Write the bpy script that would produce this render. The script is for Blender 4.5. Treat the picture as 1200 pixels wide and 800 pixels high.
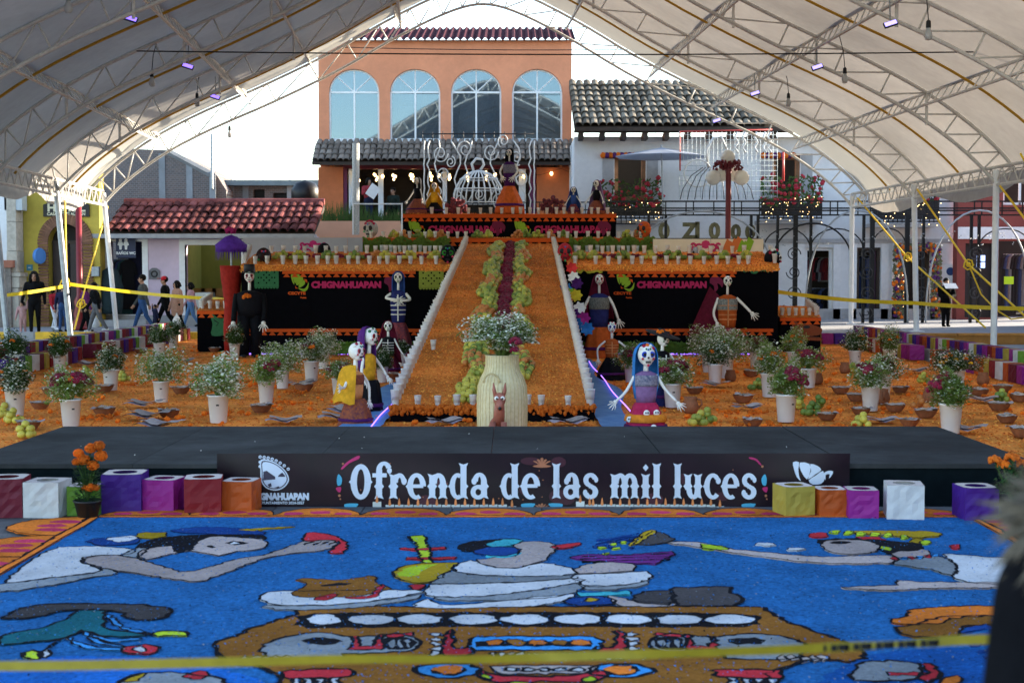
import bpy, bmesh, math, random
from mathutils import Vector, Matrix, Euler, noise as mnoise
R = math.radians
random.seed(7)
S = bpy.context.scene
for o in list(bpy.data.objects): bpy.data.objects.remove(o)
C = S.collection

# ------------------------------------------------------------------ camera
FPX, HZ, EYE = 1667.0, 320.0, 1.6          # focal length in photo pixels (50 mm), horizon row, eye height
PITCH = math.atan((400 - HZ) / FPX)
cam = bpy.data.cameras.new('camera'); cam.lens = 50; cam.sensor_width = 36; cam.clip_end = 800; cam.clip_start = .05
cam.dof.use_dof = True; cam.dof.focus_distance = 19; cam.dof.aperture_fstop = 4.8
co = bpy.data.objects.new('camera', cam); C.objects.link(co)
co.location = (0, 0, EYE); co.rotation_euler = (math.pi/2 - PITCH, 0, 0); S.camera = co

# ------------------------------------------------------------------ sky, sun, exposure
SUN_EL, SUN_AZ = R(16), R(65)              # azimuth from +Y towards +X
W = bpy.data.worlds.new('World'); S.world = W; W.use_nodes = True
nt = W.node_tree; bgn = nt.nodes['Background']
sky = nt.nodes.new('ShaderNodeTexSky'); sky.sky_type = 'NISHITA'; sky.sun_disc = False
sky.sun_elevation = SUN_EL; sky.sun_rotation = SUN_AZ; sky.air_density = 1.0; sky.dust_density = .7; sky.ozone_density = .8
nt.links.new(sky.outputs[0], bgn.inputs[0]); bgn.inputs[1].default_value = .15
sl = bpy.data.lights.new('sun', 'SUN'); sl.energy = 4.5; sl.angle = R(.5); sl.color = (1, .88, .70)
so = bpy.data.objects.new('sun', sl); C.objects.link(so)
sd = Vector((math.sin(SUN_AZ)*math.cos(SUN_EL), math.cos(SUN_AZ)*math.cos(SUN_EL), math.sin(SUN_EL)))
so.rotation_euler = sd.to_track_quat('Z', 'Y').to_euler(); so.location = sd*60
S.view_settings.view_transform = 'Standard'; S.view_settings.look = 'None'; S.view_settings.gamma = 1
S.view_settings.exposure = 2.15; S.view_settings.use_curve_mapping = False
S.cycles.use_denoising = True
S.cycles.max_bounces = 8; S.cycles.diffuse_bounces = 5; S.cycles.transparent_max_bounces = 12
S.cycles.caustics_reflective = False; S.cycles.caustics_refractive = False

# ------------------------------------------------------------------ measuring: photo pixel -> world
def ray(px, py):
    u = (px-600)/FPX; v = (400-py)/FPX
    return Vector((u, math.cos(PITCH)+v*math.sin(PITCH), -math.sin(PITCH)+v*math.cos(PITCH)))
def at(px, py, Y):
    d = ray(px, py); k = Y/d.y
    return Vector((d.x*k, Y, EYE+d.z*k))
def gnd(px, py, z=0.0):
    d = ray(px, py); k = (z-EYE)/d.z
    return Vector((d.x*k, d.y*k, z))

# ------------------------------------------------------------------ materials
MATS = {}
def mat(name, col, rough=.7, var=.12, scale=30, bump=0, metal=0, emit=None, es=0, spec=.4, trans=0, col2=None, sub=None, detail=4, sheen=0, mott=None):
    """procedural material: base colour varied by noise (towards col2 if given), optional bump"""
    if name in MATS: return MATS[name]
    m = bpy.data.materials.new(name); m.use_nodes = True; n = m.node_tree.nodes; l = m.node_tree.links
    b = n['Principled BSDF']; b.inputs['Roughness'].default_value = rough; b.inputs['Metallic'].default_value = metal
    b.inputs['Specular IOR Level'].default_value = spec
    c4 = tuple(col)+(1,)
    if var or bump or col2:
        tc = n.new('ShaderNodeTexCoord'); nz = n.new('ShaderNodeTexNoise'); nz.inputs['Scale'].default_value = scale
        nz.inputs['Detail'].default_value = detail; nz.inputs['Roughness'].default_value = .65
        l.new(tc.outputs['Object'], nz.inputs['Vector'])
    if var or col2:
        rp = n.new('ShaderNodeValToRGB'); rp.color_ramp.elements[0].position = .3; rp.color_ramp.elements[1].position = .7
        if col2: a, z = col, col2
        else: a = [max(0, c*(1-var)) for c in col]; z = [min(1, c*(1+var)) for c in col]
        rp.color_ramp.elements[0].color = tuple(a)+(1,); rp.color_ramp.elements[1].color = tuple(z)+(1,)
        l.new(nz.outputs['Fac'], rp.inputs['Fac'])
        # per-object variation so that repeats differ a little
        oi = n.new('ShaderNodeObjectInfo'); hs = n.new('ShaderNodeHueSaturation')
        mr = n.new('ShaderNodeMapRange'); mr.inputs['To Min'].default_value = 1-var*.9; mr.inputs['To Max'].default_value = 1+var*.9
        l.new(oi.outputs['Random'], mr.inputs['Value']); l.new(mr.outputs[0], hs.inputs['Value'])
        src = rp.outputs['Color']
        if mott:                                    # broad uneven patches: worn, thin or dirty areas
            n2 = n.new('ShaderNodeTexNoise'); n2.inputs['Scale'].default_value = mott[0]; n2.inputs['Detail'].default_value = 6; l.new(tc.outputs['Object'], n2.inputs['Vector'])
            r2 = n.new('ShaderNodeMapRange'); r2.inputs['From Min'].default_value = .32; r2.inputs['From Max'].default_value = .68; r2.inputs['To Min'].default_value = 1-mott[1]; r2.inputs['To Max'].default_value = 1+mott[1]*.6
            l.new(n2.outputs['Fac'], r2.inputs['Value']); mm = n.new('ShaderNodeVectorMath'); mm.operation = 'SCALE'; l.new(src, mm.inputs[0]); l.new(r2.outputs[0], mm.inputs['Scale']); src = mm.outputs[0]
        l.new(src, hs.inputs['Color']); l.new(hs.outputs['Color'], b.inputs['Base Color'])
    else: b.inputs['Base Color'].default_value = c4
    if bump:
        bp = n.new('ShaderNodeBump'); bp.inputs['Strength'].default_value = min(1, bump); bp.inputs['Distance'].default_value = .02
        l.new(nz.outputs['Fac'], bp.inputs['Height']); l.new(bp.outputs['Normal'], b.inputs['Normal'])
    if emit: b.inputs['Emission Color'].default_value = tuple(emit)+(1,); b.inputs['Emission Strength'].default_value = es
    m.cycles.emission_sampling = 'NONE' if es else 'AUTO'
    if sheen: b.inputs['Sheen Weight'].default_value = sheen
    if trans:                                       # thin leaf / cloth / paper: mix in translucency
        tr = n.new('ShaderNodeBsdfTranslucent'); mx = n.new('ShaderNodeMixShader'); mx.inputs[0].default_value = trans
        if var or col2: l.new(hs.outputs['Color'], tr.inputs['Color'])
        else: tr.inputs['Color'].default_value = c4
        out = n['Material Output']; l.new(b.outputs[0], mx.inputs[1]); l.new(tr.outputs[0], mx.inputs[2]); l.new(mx.outputs[0], out.inputs[0])
    MATS[name] = m; return m

# ------------------------------------------------------------------ mesh builder
class MB:
    def __init__(s): s.v = []; s.f = []; s.mi = []; s.m = 0
    def add(s, vs, fs):
        k = len(s.v); s.v += [tuple(p) for p in vs]; s.f += [tuple(i+k for i in f) for f in fs]; s.mi += [s.m]*len(fs); return s
    def box(s, x0, x1, y0, y1, z0, z1, M=None):
        vs = [Vector(p) for p in ((x0,y0,z0),(x1,y0,z0),(x1,y1,z0),(x0,y1,z0),(x0,y0,z1),(x1,y0,z1),(x1,y1,z1),(x0,y1,z1))]
        if M: vs = [M @ p for p in vs]
        return s.add(vs, [(0,3,2,1),(4,5,6,7),(0,1,5,4),(1,2,6,5),(2,3,7,6),(3,0,4,7)])
    def cbox(s, c, sx, sy, sz, M=None):
        T = Matrix.Translation(Vector(c)) @ (M or Matrix())
        return s.box(-sx/2, sx/2, -sy/2, sy/2, -sz/2, sz/2, T)
    def tube(s, pts, r, n=8, caps=True, closed=False):
        pts = [Vector(p) for p in pts]; N = len(pts); rs = r if isinstance(r, (list, tuple)) else [r]*N
        vs = []; fs = []; up = None
        for i, p in enumerate(pts):
            if closed: t = pts[(i+1) % N]-pts[i-1]
            else: t = pts[min(i+1, N-1)]-pts[max(i-1, 0)]
            if t.length < 1e-9: t = Vector((0,0,1))
            t.normalize()
            if up is None: up = Vector((0,0,1)) if abs(t.z) < .9 else Vector((0,1,0))
            a = t.cross(up)
            if a.length < 1e-6: a = t.orthogonal()
            a.normalize(); b = a.cross(t).normalized(); up = b
            for k in range(n):
                th = 2*math.pi*k/n; vs.append(p+(a*math.cos(th)+b*math.sin(th))*rs[i])
        for i in range(N if closed else N-1):
            j = (i+1) % N
            for k in range(n):
                q = (k+1) % n; fs.append((i*n+k, i*n+q, j*n+q, j*n+k))
        if caps and not closed: fs.append(tuple(range(n-1, -1, -1))); fs.append(tuple((N-1)*n+k for k in range(n)))
        return s.add(vs, fs)
    def lathe(s, prof, n=16, c=(0,0,0), sx=1, sy=1, wob=0, M=None):
        vs = []; fs = []; c = Vector(c)
        for i, (r, z) in enumerate(prof):
            for k in range(n):
                th = 2*math.pi*k/n; rr = r*(1+wob*math.sin(k*2*math.pi/n*7+i*.4)+wob*.6*math.sin(k*2*math.pi/n*3+1+i)) if wob else r
                p = Vector((rr*math.cos(th)*sx, rr*math.sin(th)*sy, z))
                vs.append(c+(M @ p if M else p))
        for i in range(len(prof)-1):
            for k in range(n):
                q = (k+1) % n; fs.append((i*n+k, i*n+q, (i+1)*n+q, (i+1)*n+k))
        if prof[0][0] > 1e-5: fs.append(tuple(range(n-1, -1, -1)))
        if prof[-1][0] > 1e-5: fs.append(tuple((len(prof)-1)*n+k for k in range(n)))
        return s.add(vs, fs)
    def ball(s, c, r, nu=10, nv=7, sx=1, sy=1, sz=1, M=None, rough=0):
        vs = []; fs = []; c = Vector(c)
        for i in range(nv+1):
            ph = math.pi*i/nv
            for k in range(nu):
                th = 2*math.pi*k/nu; rr = r*(1+random.uniform(-rough, rough)) if rough else r
                p = Vector((rr*math.sin(ph)*math.cos(th)*sx, rr*math.sin(ph)*math.sin(th)*sy, -rr*math.cos(ph)*sz))
                vs.append(c+(M @ p if M else p))
        for i in range(nv):
            for k in range(nu):
                q = (k+1) % nu; fs.append((i*nu+k, i*nu+q, (i+1)*nu+q, (i+1)*nu+k))
        return s.add(vs, fs)
    def prism(s, poly, o, ux, uy, d):
        """poly 2-D outline in plane (o, ux, uy), extruded by vector d (front face at +d)"""
        o = Vector(o); ux = Vector(ux); uy = Vector(uy); d = Vector(d); n = len(poly)
        a = [o+ux*x+uy*y for x, y in poly]; vs = a+[p+d for p in a]
        fs = [tuple(range(n-1, -1, -1)), tuple(range(n, 2*n))]+[(i, (i+1) % n, n+(i+1) % n, n+i) for i in range(n)]
        return s.add(vs, fs)
    def build(s, name, m, parent=None, smooth=False, loc=None, local=False):
        me = bpy.data.meshes.new(name)
        off = Vector((0,0,0)); p = parent
        while p and not local: off = off+p.location; p = p.parent
        if loc: off = off+Vector(loc)
        me.from_pydata([(x-off.x, y-off.y, z-off.z) for x, y, z in s.v], [], s.f)
        for q in (m if isinstance(m, (list, tuple)) else [m]): me.materials.append(q)
        if max(s.mi or [0]) > 0: me.polygons.foreach_set('material_index', s.mi)
        if smooth: me.polygons.foreach_set('use_smooth', [True]*len(me.polygons))
        bm = bmesh.new(); bm.from_mesh(me); bmesh.ops.recalc_face_normals(bm, faces=bm.faces); bm.to_mesh(me); bm.free()
        me.update(); o = bpy.data.objects.new(name, me); C.objects.link(o); o.parent = parent
        if loc: o.location = loc
        return o
def empty(name, loc=(0,0,0)):
    o = bpy.data.objects.new(name, None); o.empty_display_size = .2; C.objects.link(o); o.location = loc; return o
def tag(o, label, cat, group=None):
    o['label'] = label; o['category'] = cat
    if group: o['group'] = group
    return o
def thing(name, label, cat, loc=(0,0,0), group=None): return tag(empty(name, loc), label, cat, group)
def struct(o): o['kind'] = 'structure'; return o
def piece(src, parent, loc, rot=None, sc=None):
    o = bpy.data.objects.new(src.name.split('.')[0], src.data); C.objects.link(o); o.parent = parent; o.location = loc
    if rot is not None: o.rotation_euler = rot
    if sc is not None: o.scale = sc
    return o
def dup(root, loc, rz=0, label=None, group=None, sc=None):
    r = root.copy(); C.objects.link(r); r.location = loc; r.rotation_euler = (0,0,rz)
    if sc: r.scale = (sc, sc, sc)
    if label: r['label'] = label
    if group: r['group'] = group
    for ch in root.children:
        c = ch.copy(); C.objects.link(c); c.parent = r
        for g in ch.children:
            d = g.copy(); C.objects.link(d); d.parent = c
    return r
def smoothpoly(pts, k=4, closed=True):
    out = []; n = len(pts)
    for i in range(n if closed else n-1):
        if closed: p0, p1, p2, p3 = pts[i-1], pts[i], pts[(i+1) % n], pts[(i+2) % n]
        else: p0, p1, p2, p3 = pts[max(i-1,0)], pts[i], pts[i+1], pts[min(i+2,n-1)]
        for j in range(k):
            t = j/k
            out.append(tuple(.5*(2*p1[a]+(p2[a]-p0[a])*t+(2*p0[a]-5*p1[a]+4*p2[a]-p3[a])*t*t+(3*p1[a]-p0[a]-3*p2[a]+p3[a])*t**3) for a in range(len(p1))))
    if not closed: out.append(tuple(pts[-1]))
    return out
def ellipse(cx, cy, rx, ry, n=20, a0=0, a1=360):
    full = abs(a1-a0) >= 360
    return [(cx+rx*math.cos(R(a0+(a1-a0)*i/(n if full else n-1))), cy+ry*math.sin(R(a0+(a1-a0)*i/(n if full else n-1)))) for i in range(n)]
def text(mb, s, o, ux, uy, h, depth, bold=0, align='CENTER', wscale=1, nrm=None):
    """add lettering as flat extruded faces; o = baseline anchor, ux/uy unit vectors, h = cap height"""
    cu = bpy.data.curves.new('t', 'FONT'); cu.body = s; cu.align_x = align; cu.size = h/.69; cu.offset = bold; cu.resolution_u = 3
    ob = bpy.data.objects.new('t', cu); TMP.collection.objects.link(ob)
    vl = TMP.view_layers[0]; vl.update(); me = ob.evaluated_get(vl.depsgraph).to_mesh()
    o = Vector(o); ux = Vector(ux).normalized()*wscale; uy = Vector(uy).normalized(); nn = (Vector(nrm) if nrm else ux.cross(uy)).normalized()
    mb.add([o+ux*v.co.x+uy*v.co.y+nn*depth for v in me.vertices], [tuple(p.vertices) for p in me.polygons])
    bpy.data.objects.remove(ob); bpy.data.curves.remove(cu)
TMP = bpy.data.scenes.new('scratch')              # small scene for evaluating text and modifiers quickly
UX, UY, UZ = Vector((1,0,0)), Vector((0,1,0)), Vector((0,0,1))
FRONT = Vector((0,-1,0))

# shared materials
white_paint = mat('white_paint', (.75,.76,.78), .5, .08, 6)
black_metal = mat('black_metal', (.012,.012,.014), .45, .1, 20, metal=.3)
grey_steel = mat('grey_steel', (.30,.33,.36), .45, .2, 12, metal=.6)
white_steel = mat('white_steel', (.60,.58,.55), .5, .15, 14)
black_cloth = mat('black_cloth', (.004,.004,.005), .95, .2, 60, spec=.02)
orange_felt = mat('orange_felt', (.62,.09,.012), .85, .1, 50, spec=.2)
yellow_tape = mat('yellow_tape', (.78,.55,.02), .4, .08, 20, trans=.25)
gold_strap = mat('gold_strap', (.42,.22,.012), .7, .15, 30)
marigold = mat('marigold', (.70,.20,.03), .9, .4, 45, col2=(.96,.38,.075), bump=.6, spec=.1, mott=(1.3,.5))
leaf_green = mat('leaf_green', (.055,.115,.022), .6, .3, 20, trans=.25)
leaf_pale = mat('leaf_pale', (.19,.28,.06), .6, .25, 20, trans=.3)
bloom_white = mat('bloom_white', (.86,.86,.76), .7, .1, 20, trans=.3)
bloom_burg = mat('bloom_burgundy', (.17,.004,.026), .85, .4, 60, bump=.6, sheen=.2, spec=.15)
bloom_orange = mat('bloom_orange', (.80,.17,.006), .8, .3, 60, bump=.6, trans=.15)
bloom_yellow = mat('bloom_yellow', (.80,.42,.02), .8, .2, 60, trans=.15)
white_plastic = mat('white_plastic', (.80,.80,.80), .35, .03, 5, trans=.12)
clay = mat('clay', (.24,.085,.035), .75, .25, 18, bump=.2)
bone = mat('bone_white', (.80,.78,.72), .55, .06, 20)
dark = mat('dark_hole', (.01,.01,.012), .6, 0)
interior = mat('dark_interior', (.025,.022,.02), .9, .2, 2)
# ================================================================== setting
pave = mat('plaza_paving', (.28,.28,.28), .85, .3, 2.2, bump=.3, detail=8)
asph = mat('street_stone', (.27,.27,.28), .85, .15, 1.5, bump=.2, detail=8)
mb = MB(); mb.add([(-260,-60,0),(260,-60,0),(260,420,0),(-260,420,0)], [(0,1,2,3)]); struct(mb.build('ground', pave))
# paving slabs near the camera, laid in staggered courses
slab_m = mat('paving_slab', (.085,.085,.09), .8, .25, 9, bump=.4, detail=8)
gp = struct(MB().box(-4.6,4.6,2.2,9.62,.002,.006).build('plaza_joint_bed', mat('joint_mortar', (.05,.05,.05), .95, .2, 20)))
proto = MB().box(-.296,.296,-.196,.196,0,.010).build('paving_slab', slab_m, gp); proto.location = (-4.3,9.41,.006)
for j in range(9):
    for i in range(15):
        x = -4.3+i*.6+(.3 if j % 2 else 0); y = 9.41-j*.4
        if (i, j) == (0,0): continue
        if -2.55 < x < 2.7 and y < 9.0: continue
        piece(proto, gp, (x, y, .006+random.uniform(0,.002)))
# raised street behind the tent, kerb painted yellow on the left, timber kerb on the right
mb = MB(); mb.box(-120,1.5,34.6,300,.004,.12); struct(mb.build('street', asph))
mb = MB(); mb.box(1.5,120,32.0,300,.004,.25); struct(mb.build('pavement', asph))
kerb_y = mat('kerb_yellow', (.72,.42,.03), .7, .25, 6); kerb_o = mat('kerb_ochre', (.50,.22,.05), .75, .2, 5)
k = struct(MB().box(-30,-10.2,34.35,34.59,.004,.17).build('kerb', asph))
for i in range(12):
    MB().box(-14.0+i*.62,-13.42+i*.62,34.33,34.60,.006,.176).build('kerb_block', kerb_y if i % 4 != 3 else asph, k)
k = struct(MB().box(7.6,30,31.90,31.99,.004,.20).build('kerb_right', kerb_o))
for i in range(9): MB().box(7.6+i*2.4,9.97+i*2.4,31.83,31.995,.205,.255).build('kerb_block', kerb_o, k)
# low ledges at both sides of the marigold bed that carry the rows of paper lanterns
conc = mat('ledge_concrete', (.33,.33,.34), .85, .2, 3, bump=.2)
mb = MB(); mb.box(-9.0,-8.0,17,34.3,.004,.22); struct(mb.build('ledge_left', conc))
mb = MB(); mb.box(7.55,8.6,15,31.8,.004,.22); struct(mb.build('ledge_right', conc))
# marigold bed
bed = MB(); N = 40
vs = []; fs = []
ys = [12.1+(34-12.1)*(i/50) for i in range(51)]; xs = [-7.95+15.4*i/60 for i in range(61)]
for y in ys:
    for x in xs: vs.append((x, y, .012+.03*max(0, mnoise.noise((x*1.1, y*1.1, 0)))+.010*mnoise.noise((x*4, y*4, 3))))
for j in range(50):
    for i in range(60): a = j*61+i; fs.append((a, a+1, a+62, a+61))
bed.add(vs, fs); bedo = struct(bed.build('marigold_bed', marigold, smooth=True))
def petals(name, n, pick, m, parent=None, size=(.018,.04)):
    v = []; f = []
    for i in range(n):
        p, nrm = pick(); s = random.uniform(*size); a = random.random()*6.283
        t = nrm.orthogonal().normalized(); b = nrm.cross(t); u = t*math.cos(a)+b*math.sin(a); w = nrm.cross(u)
        u = (u+nrm*random.uniform(-.5,.7)).normalized()
        k = len(v); v += [p-w*s*.3, p+u*s*.6-w*s*.45+nrm*s*.2, p+u*s+nrm*s*.05, p+u*s*.6+w*s*.45+nrm*s*.2]; f.append((k,k+1,k+2,k+3))
    me = bpy.data.meshes.new(name); me.from_pydata([tuple(q) for q in v], [], f); 
    for q in m: me.materials.append(q)
    me.polygons.foreach_set('material_index', [random.choice(range(len(m))) for _ in f]); me.update()
    o = bpy.data.objects.new(name, me); C.objects.link(o); o['kind'] = 'stuff'; o.parent = parent; return o
pet = [mat('petal_a', (.78,.22,.03), .8, .2, 30, trans=.2), mat('petal_b', (.95,.40,.065), .8, .2, 30, trans=.2), mat('petal_c', (.54,.14,.02), .8, .2, 30, trans=.2)]
def pk():
    while True:
        t = random.random(); y = 12.1*(33.5/12.1)**t; x = random.uniform(-7.9,7.4)
        if abs(x) < y*.37+.3: break
    z = .014+.03*max(0, mnoise.noise((x*1.1, y*1.1, 0)))
    return Vector((x,y,z)), Vector((0,0,1))
o = petals('marigold_petals', 70000, pk, pet); tag(o, 'loose orange marigold petals strewn over the floor around the ramp', 'petals')

# unseen house row added on the right to shade the tent and carpet
mb = MB(); wallr = mat('shade_house_plaster', (.20,.10,.08), .9, .2, .8, detail=8)
sh = thing('shade_house', 'long plain house row closing the plaza on the right', 'building', (14, 10, 0)); mb.box(13.6,22,19.5,36.8,0,4.5); mb.build('wall', wallr, sh); MB().box(13.6,22,-14,19.49,0,7.4).build('tall_wall', wallr, sh); MB().box(13.2,22,-14.2,19.6,7.403,7.6).build('tall_roof', mat('shade_house_roof', (.2,.12,.1), .9, .2, 2), sh)
for i in range(7): MB().box(13.55,13.598,-11+i*6.6,-8.8+i*6.6,.25,2.6).build('door', mat('shade_house_door', (.03,.02,.02), .6, .1, 4), sh); MB().box(13.55,13.598,-10.8+i*6.6,-9+i*6.6,3.0,4.1).build('window', mat('shade_house_door', (0,0,0)), sh)
MB().box(13.2,22,19.62,36.9,4.503,4.65).build('roof', mat('shade_house_roof', (.2,.12,.1), .9, .2, 2), sh)

hd = MB(); random.seed(21)
for i in range(1500):
    t = random.random(); y = 12.3*(33/12.3)**t; x = random.uniform(-7.7,7.2)
    if mnoise.noise((x*.7, y*.7, 5)) < .05 or abs(x) > y*.37: continue
    r = random.uniform(.02,.04); hd.ball((x, y, .03+r*.5), r, 6, 4, sz=.7, rough=.25)
o = hd.build('marigold_heads', bloom_orange); o['kind'] = 'stuff'; tag(o, 'scattered whole marigold heads lying on the petal floor', 'flowers')
# ================================================================== buildings
def wallgrid(mb, x0, x1, z0, z1, Y, t, holes):
    xs = sorted({x0, x1}|{h[0] for h in holes}|{h[1] for h in holes}); zs = sorted({z0, z1}|{h[2] for h in holes}|{h[3] for h in holes})
    xs = [x for x in xs if x0-1e-6 <= x <= x1+1e-6]; zs = [z for z in zs if z0-1e-6 <= z <= z1+1e-6]
    def solid(i, j):
        if i < 0 or j < 0 or i >= len(xs)-1 or j >= len(zs)-1: return False
        cx = (xs[i]+xs[i+1])/2; cz = (zs[j]+zs[j+1])/2
        return not any(h[0] < cx < h[1] and h[2] < cz < h[3] for h in holes)
    for i in range(len(xs)-1):
        for j in range(len(zs)-1):
            if not solid(i, j): continue
            a, b, c, d = xs[i], xs[i+1], zs[j], zs[j+1]
            mb.add([(a,Y,c),(b,Y,c),(b,Y,d),(a,Y,d)], [(0,1,2,3)]); mb.add([(a,Y+t,c),(b,Y+t,c),(b,Y+t,d),(a,Y+t,d)], [(3,2,1,0)])
            if not solid(i-1, j): mb.add([(a,Y,c),(a,Y+t,c),(a,Y+t,d),(a,Y,d)], [(0,1,2,3)])
            if not solid(i+1, j): mb.add([(b,Y,c),(b,Y+t,c),(b,Y+t,d),(b,Y,d)], [(0,1,2,3)])
            if not solid(i, j-1): mb.add([(a,Y,c),(b,Y,c),(b,Y+t,c),(a,Y+t,c)], [(0,1,2,3)])
            if not solid(i, j+1): mb.add([(a,Y,d),(b,Y,d),(b,Y+t,d),(a,Y+t,d)], [(0,1,2,3)])
    return mb
def X(px, Y, py=250): return at(px, py, Y).x
def Z(py, Y): return at(600, py, Y).z
def hole(pxa, pxb, pyt, pyb, Y): return (X(pxa,Y,(pyt+pyb)/2), X(pxb,Y,(pyt+pyb)/2), Z(pyb,Y), Z(pyt,Y))
def frame(name, m, parent, h, Y, w=.06, d=.08):
    a, b, c, e = h; mb = MB()
    mb.box(a,a+w,Y,Y+d,c,e); mb.box(b-w,b,Y,Y+d,c,e); mb.box(a+w,b-w,Y,Y+d,e-w,e); mb.box(a+w,b-w,Y,Y+d,c,c+w)
    return mb.build(name, m, parent)
glass = bpy.data.materials.new('window_glass'); glass.use_nodes = True
def _g(m, base, tr):
    n = m.node_tree.nodes; l = m.node_tree.links; b = n['Principled BSDF']; b.inputs['Base Color'].default_value = base+(1,); b.inputs['Roughness'].default_value = .03
    b.inputs['Specular IOR Level'].default_value = .9; t = n.new('ShaderNodeBsdfTransparent'); mx = n.new('ShaderNodeMixShader'); mx.inputs[0].default_value = tr
    l.new(b.outputs[0], mx.inputs[1]); l.new(t.outputs[0], mx.inputs[2]); l.new(mx.outputs[0], n['Material Output'].inputs[0])
_g(glass, (.20,.28,.35), .40); glass.node_tree.nodes['Principled BSDF'].inputs['Metallic'].default_value = .75
def tile_mesh(name, r, L, m, parent, t=.018):
    v = []; f = []; n = 7
    for (y, rr) in ((0, r), (L, r*.82)):
        for q in (0, 1):
            for k in range(n):
                a = math.pi*k/(n-1); q2 = rr-q*t; v.append((math.cos(a)*q2, y, math.sin(a)*q2*.8))
    for k in range(n-1):
        f += [(k,k+1,2*n+k+1,2*n+k), (n+k+1,n+k,3*n+k,3*n+k+1), (k+1,k,n+k,n+k+1), (2*n+k,2*n+k+1,3*n+k+1,3*n+k)]
    return MB().add(v, f).build(name, m, parent, local=True)
def tiled(parent, m, x0, x1, e, rdg, cols, rows, r):
    """barrel tiles from eave point e=(y,z) up to ridge rdg=(y,z)"""
    (y0,z0),(y1,z1) = e, rdg; L = math.hypot(y1-y0, z1-z0); ang = math.atan2(z1-z0, y1-y0)
    st = L/rows; base = tile_mesh('roof_tile', r, st*1.22, m, parent); first = True; rot = (ang-.05, 0, 0)
    for i in range(cols):
        x = x0+(x1-x0)*(i+.5)/cols
        for j in range(rows):
            t = (j+random.uniform(-.05,.05)-.05)/rows
            loc = (x+random.uniform(-.012,.012), y0+(y1-y0)*t, z0+(z1-z0)*t+.03+random.uniform(-.006,.006))
            rr = (rot[0]+random.uniform(-.03,.03), random.uniform(-.06,.06), random.uniform(-.04,.04))
            if first: base.location = loc; base.rotation_euler = rr; first = False
            else: piece(base, parent, loc, rr)

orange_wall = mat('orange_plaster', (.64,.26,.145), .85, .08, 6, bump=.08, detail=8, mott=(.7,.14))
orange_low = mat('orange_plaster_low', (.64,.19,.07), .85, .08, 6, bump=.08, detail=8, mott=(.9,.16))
salmon = mat('salmon_plaster', (.70,.36,.22), .85, .08, 1.2, detail=8)
white_wall = mat('white_plaster', (.72,.73,.75), .85, .05, 8, bump=.08, detail=9, mott=(.6,.16))
pink_wall = mat('lilac_plaster', (.60,.47,.58), .85, .05, 8, bump=.06, detail=9, mott=(.8,.16))
yellow_wall = mat('yellow_plaster', (.52,.39,.06), .85, .08, 6, bump=.08, detail=9, mott=(.9,.2))
rust_tile = mat('red_tile', (.10,.030,.032), .95, .6, 3, col2=(.22,.075,.065), bump=.4, spec=.05)
old_tile = mat('aged_tile', (.085,.075,.06), .9, .5, 5, col2=(.25,.205,.15), bump=.3, spec=.1)
grey_tile = mat('grey_tile', (.12,.105,.095), .9, .4, 5, col2=(.24,.19,.15), bump=.3)
wood_dark = mat('dark_wood', (.045,.03,.022), .75, .3, 6)
conc_wall = mat('raw_concrete', (.24,.26,.28), .9, .25, 1.2, bump=.2, detail=8)
red_paint = mat('maroon_paint', (.14,.012,.02), .45, .12, 10)
brickm = bpy.data.materials.new('grey_brick'); brickm.use_nodes = True
n = brickm.node_tree.nodes; l = brickm.node_tree.links; bt = n.new('ShaderNodeTexBrick'); tcn = n.new('ShaderNodeTexCoord'); mp = n.new('ShaderNodeMapping'); mp.inputs['Rotation'].default_value = (R(90),0,0)
bt.inputs['Scale'].default_value = 3.2; bt.inputs['Color1'].default_value = (.15,.115,.105,1); bt.inputs['Color2'].default_value = (.105,.09,.088,1); bt.inputs['Mortar'].default_value = (.2,.2,.2,1)
l.new(tcn.outputs['Object'], mp.inputs[0]); l.new(mp.outputs[0], bt.inputs['Vector']); l.new(bt.outputs[0], n['Principled BSDF'].inputs['Base Color']); n['Principled BSDF'].inputs['Roughness'].default_value = .9

# ---------------- orange building with four arched windows
Y = 46.0
ob = thing('orange_building', 'tall orange plaster building with four arched windows above a tiled awning', 'building', (X(522,Y), Y, 0))
xa, xb = X(373,Y,120), X(670,Y,120); zt = Z(47,Y)
wins = []
for c in (415, 486.5, 558, 629.5): wins.append((X(c-29.5,Y,130), X(c+29.5,Y,130), Z(164,Y), Z(81,Y), Z(108,Y)))
mb = MB(); wallgrid(mb, xa, xb, Z(193,Y), zt, Y, .35, [w[:4] for w in wins])
for (a,b,c,e,s) in wins:
    r = (b-a)/2; cx = (a+b)/2; arc = [(cx-r*math.cos(R(t)), s+(e-s)*math.sin(R(t))) for t in range(0,91,10)]
    mb.prism([(a, e)]+[(p[0], p[1]) for p in arc][::1], (0,Y,0), UX, UZ, (0,.35,0))
    arc2 = [(cx+r*math.cos(R(t)), s+(e-s)*math.sin(R(t))) for t in range(90,-1,-10)]
    mb.prism([(p[0], p[1]) for p in arc2]+[(b, e)], (0,Y,0), UX, UZ, (0,.35,0))
mb.build('upper_wall', orange_wall, ob)
mb = MB(); mb.box(xa,xa+.3,Y+.35,Y+9,0,zt); mb.box(xb-.3,xb,Y+.35,Y+9,0,zt); mb.box(xa,xb,Y+8.7,Y+9,0,zt); mb.box(xa+.3,xb-.3,Y+.35,Y+8.7,zt-.15,zt-.01); mb.build('side_wall', orange_wall, ob)
mb = MB(); mb.box(xa+.3,xb-.3,Y+.36,Y+8.6,Z(170,Y)-.12,Z(170,Y)); mb.build('upper_floor', interior, ob)
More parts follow.
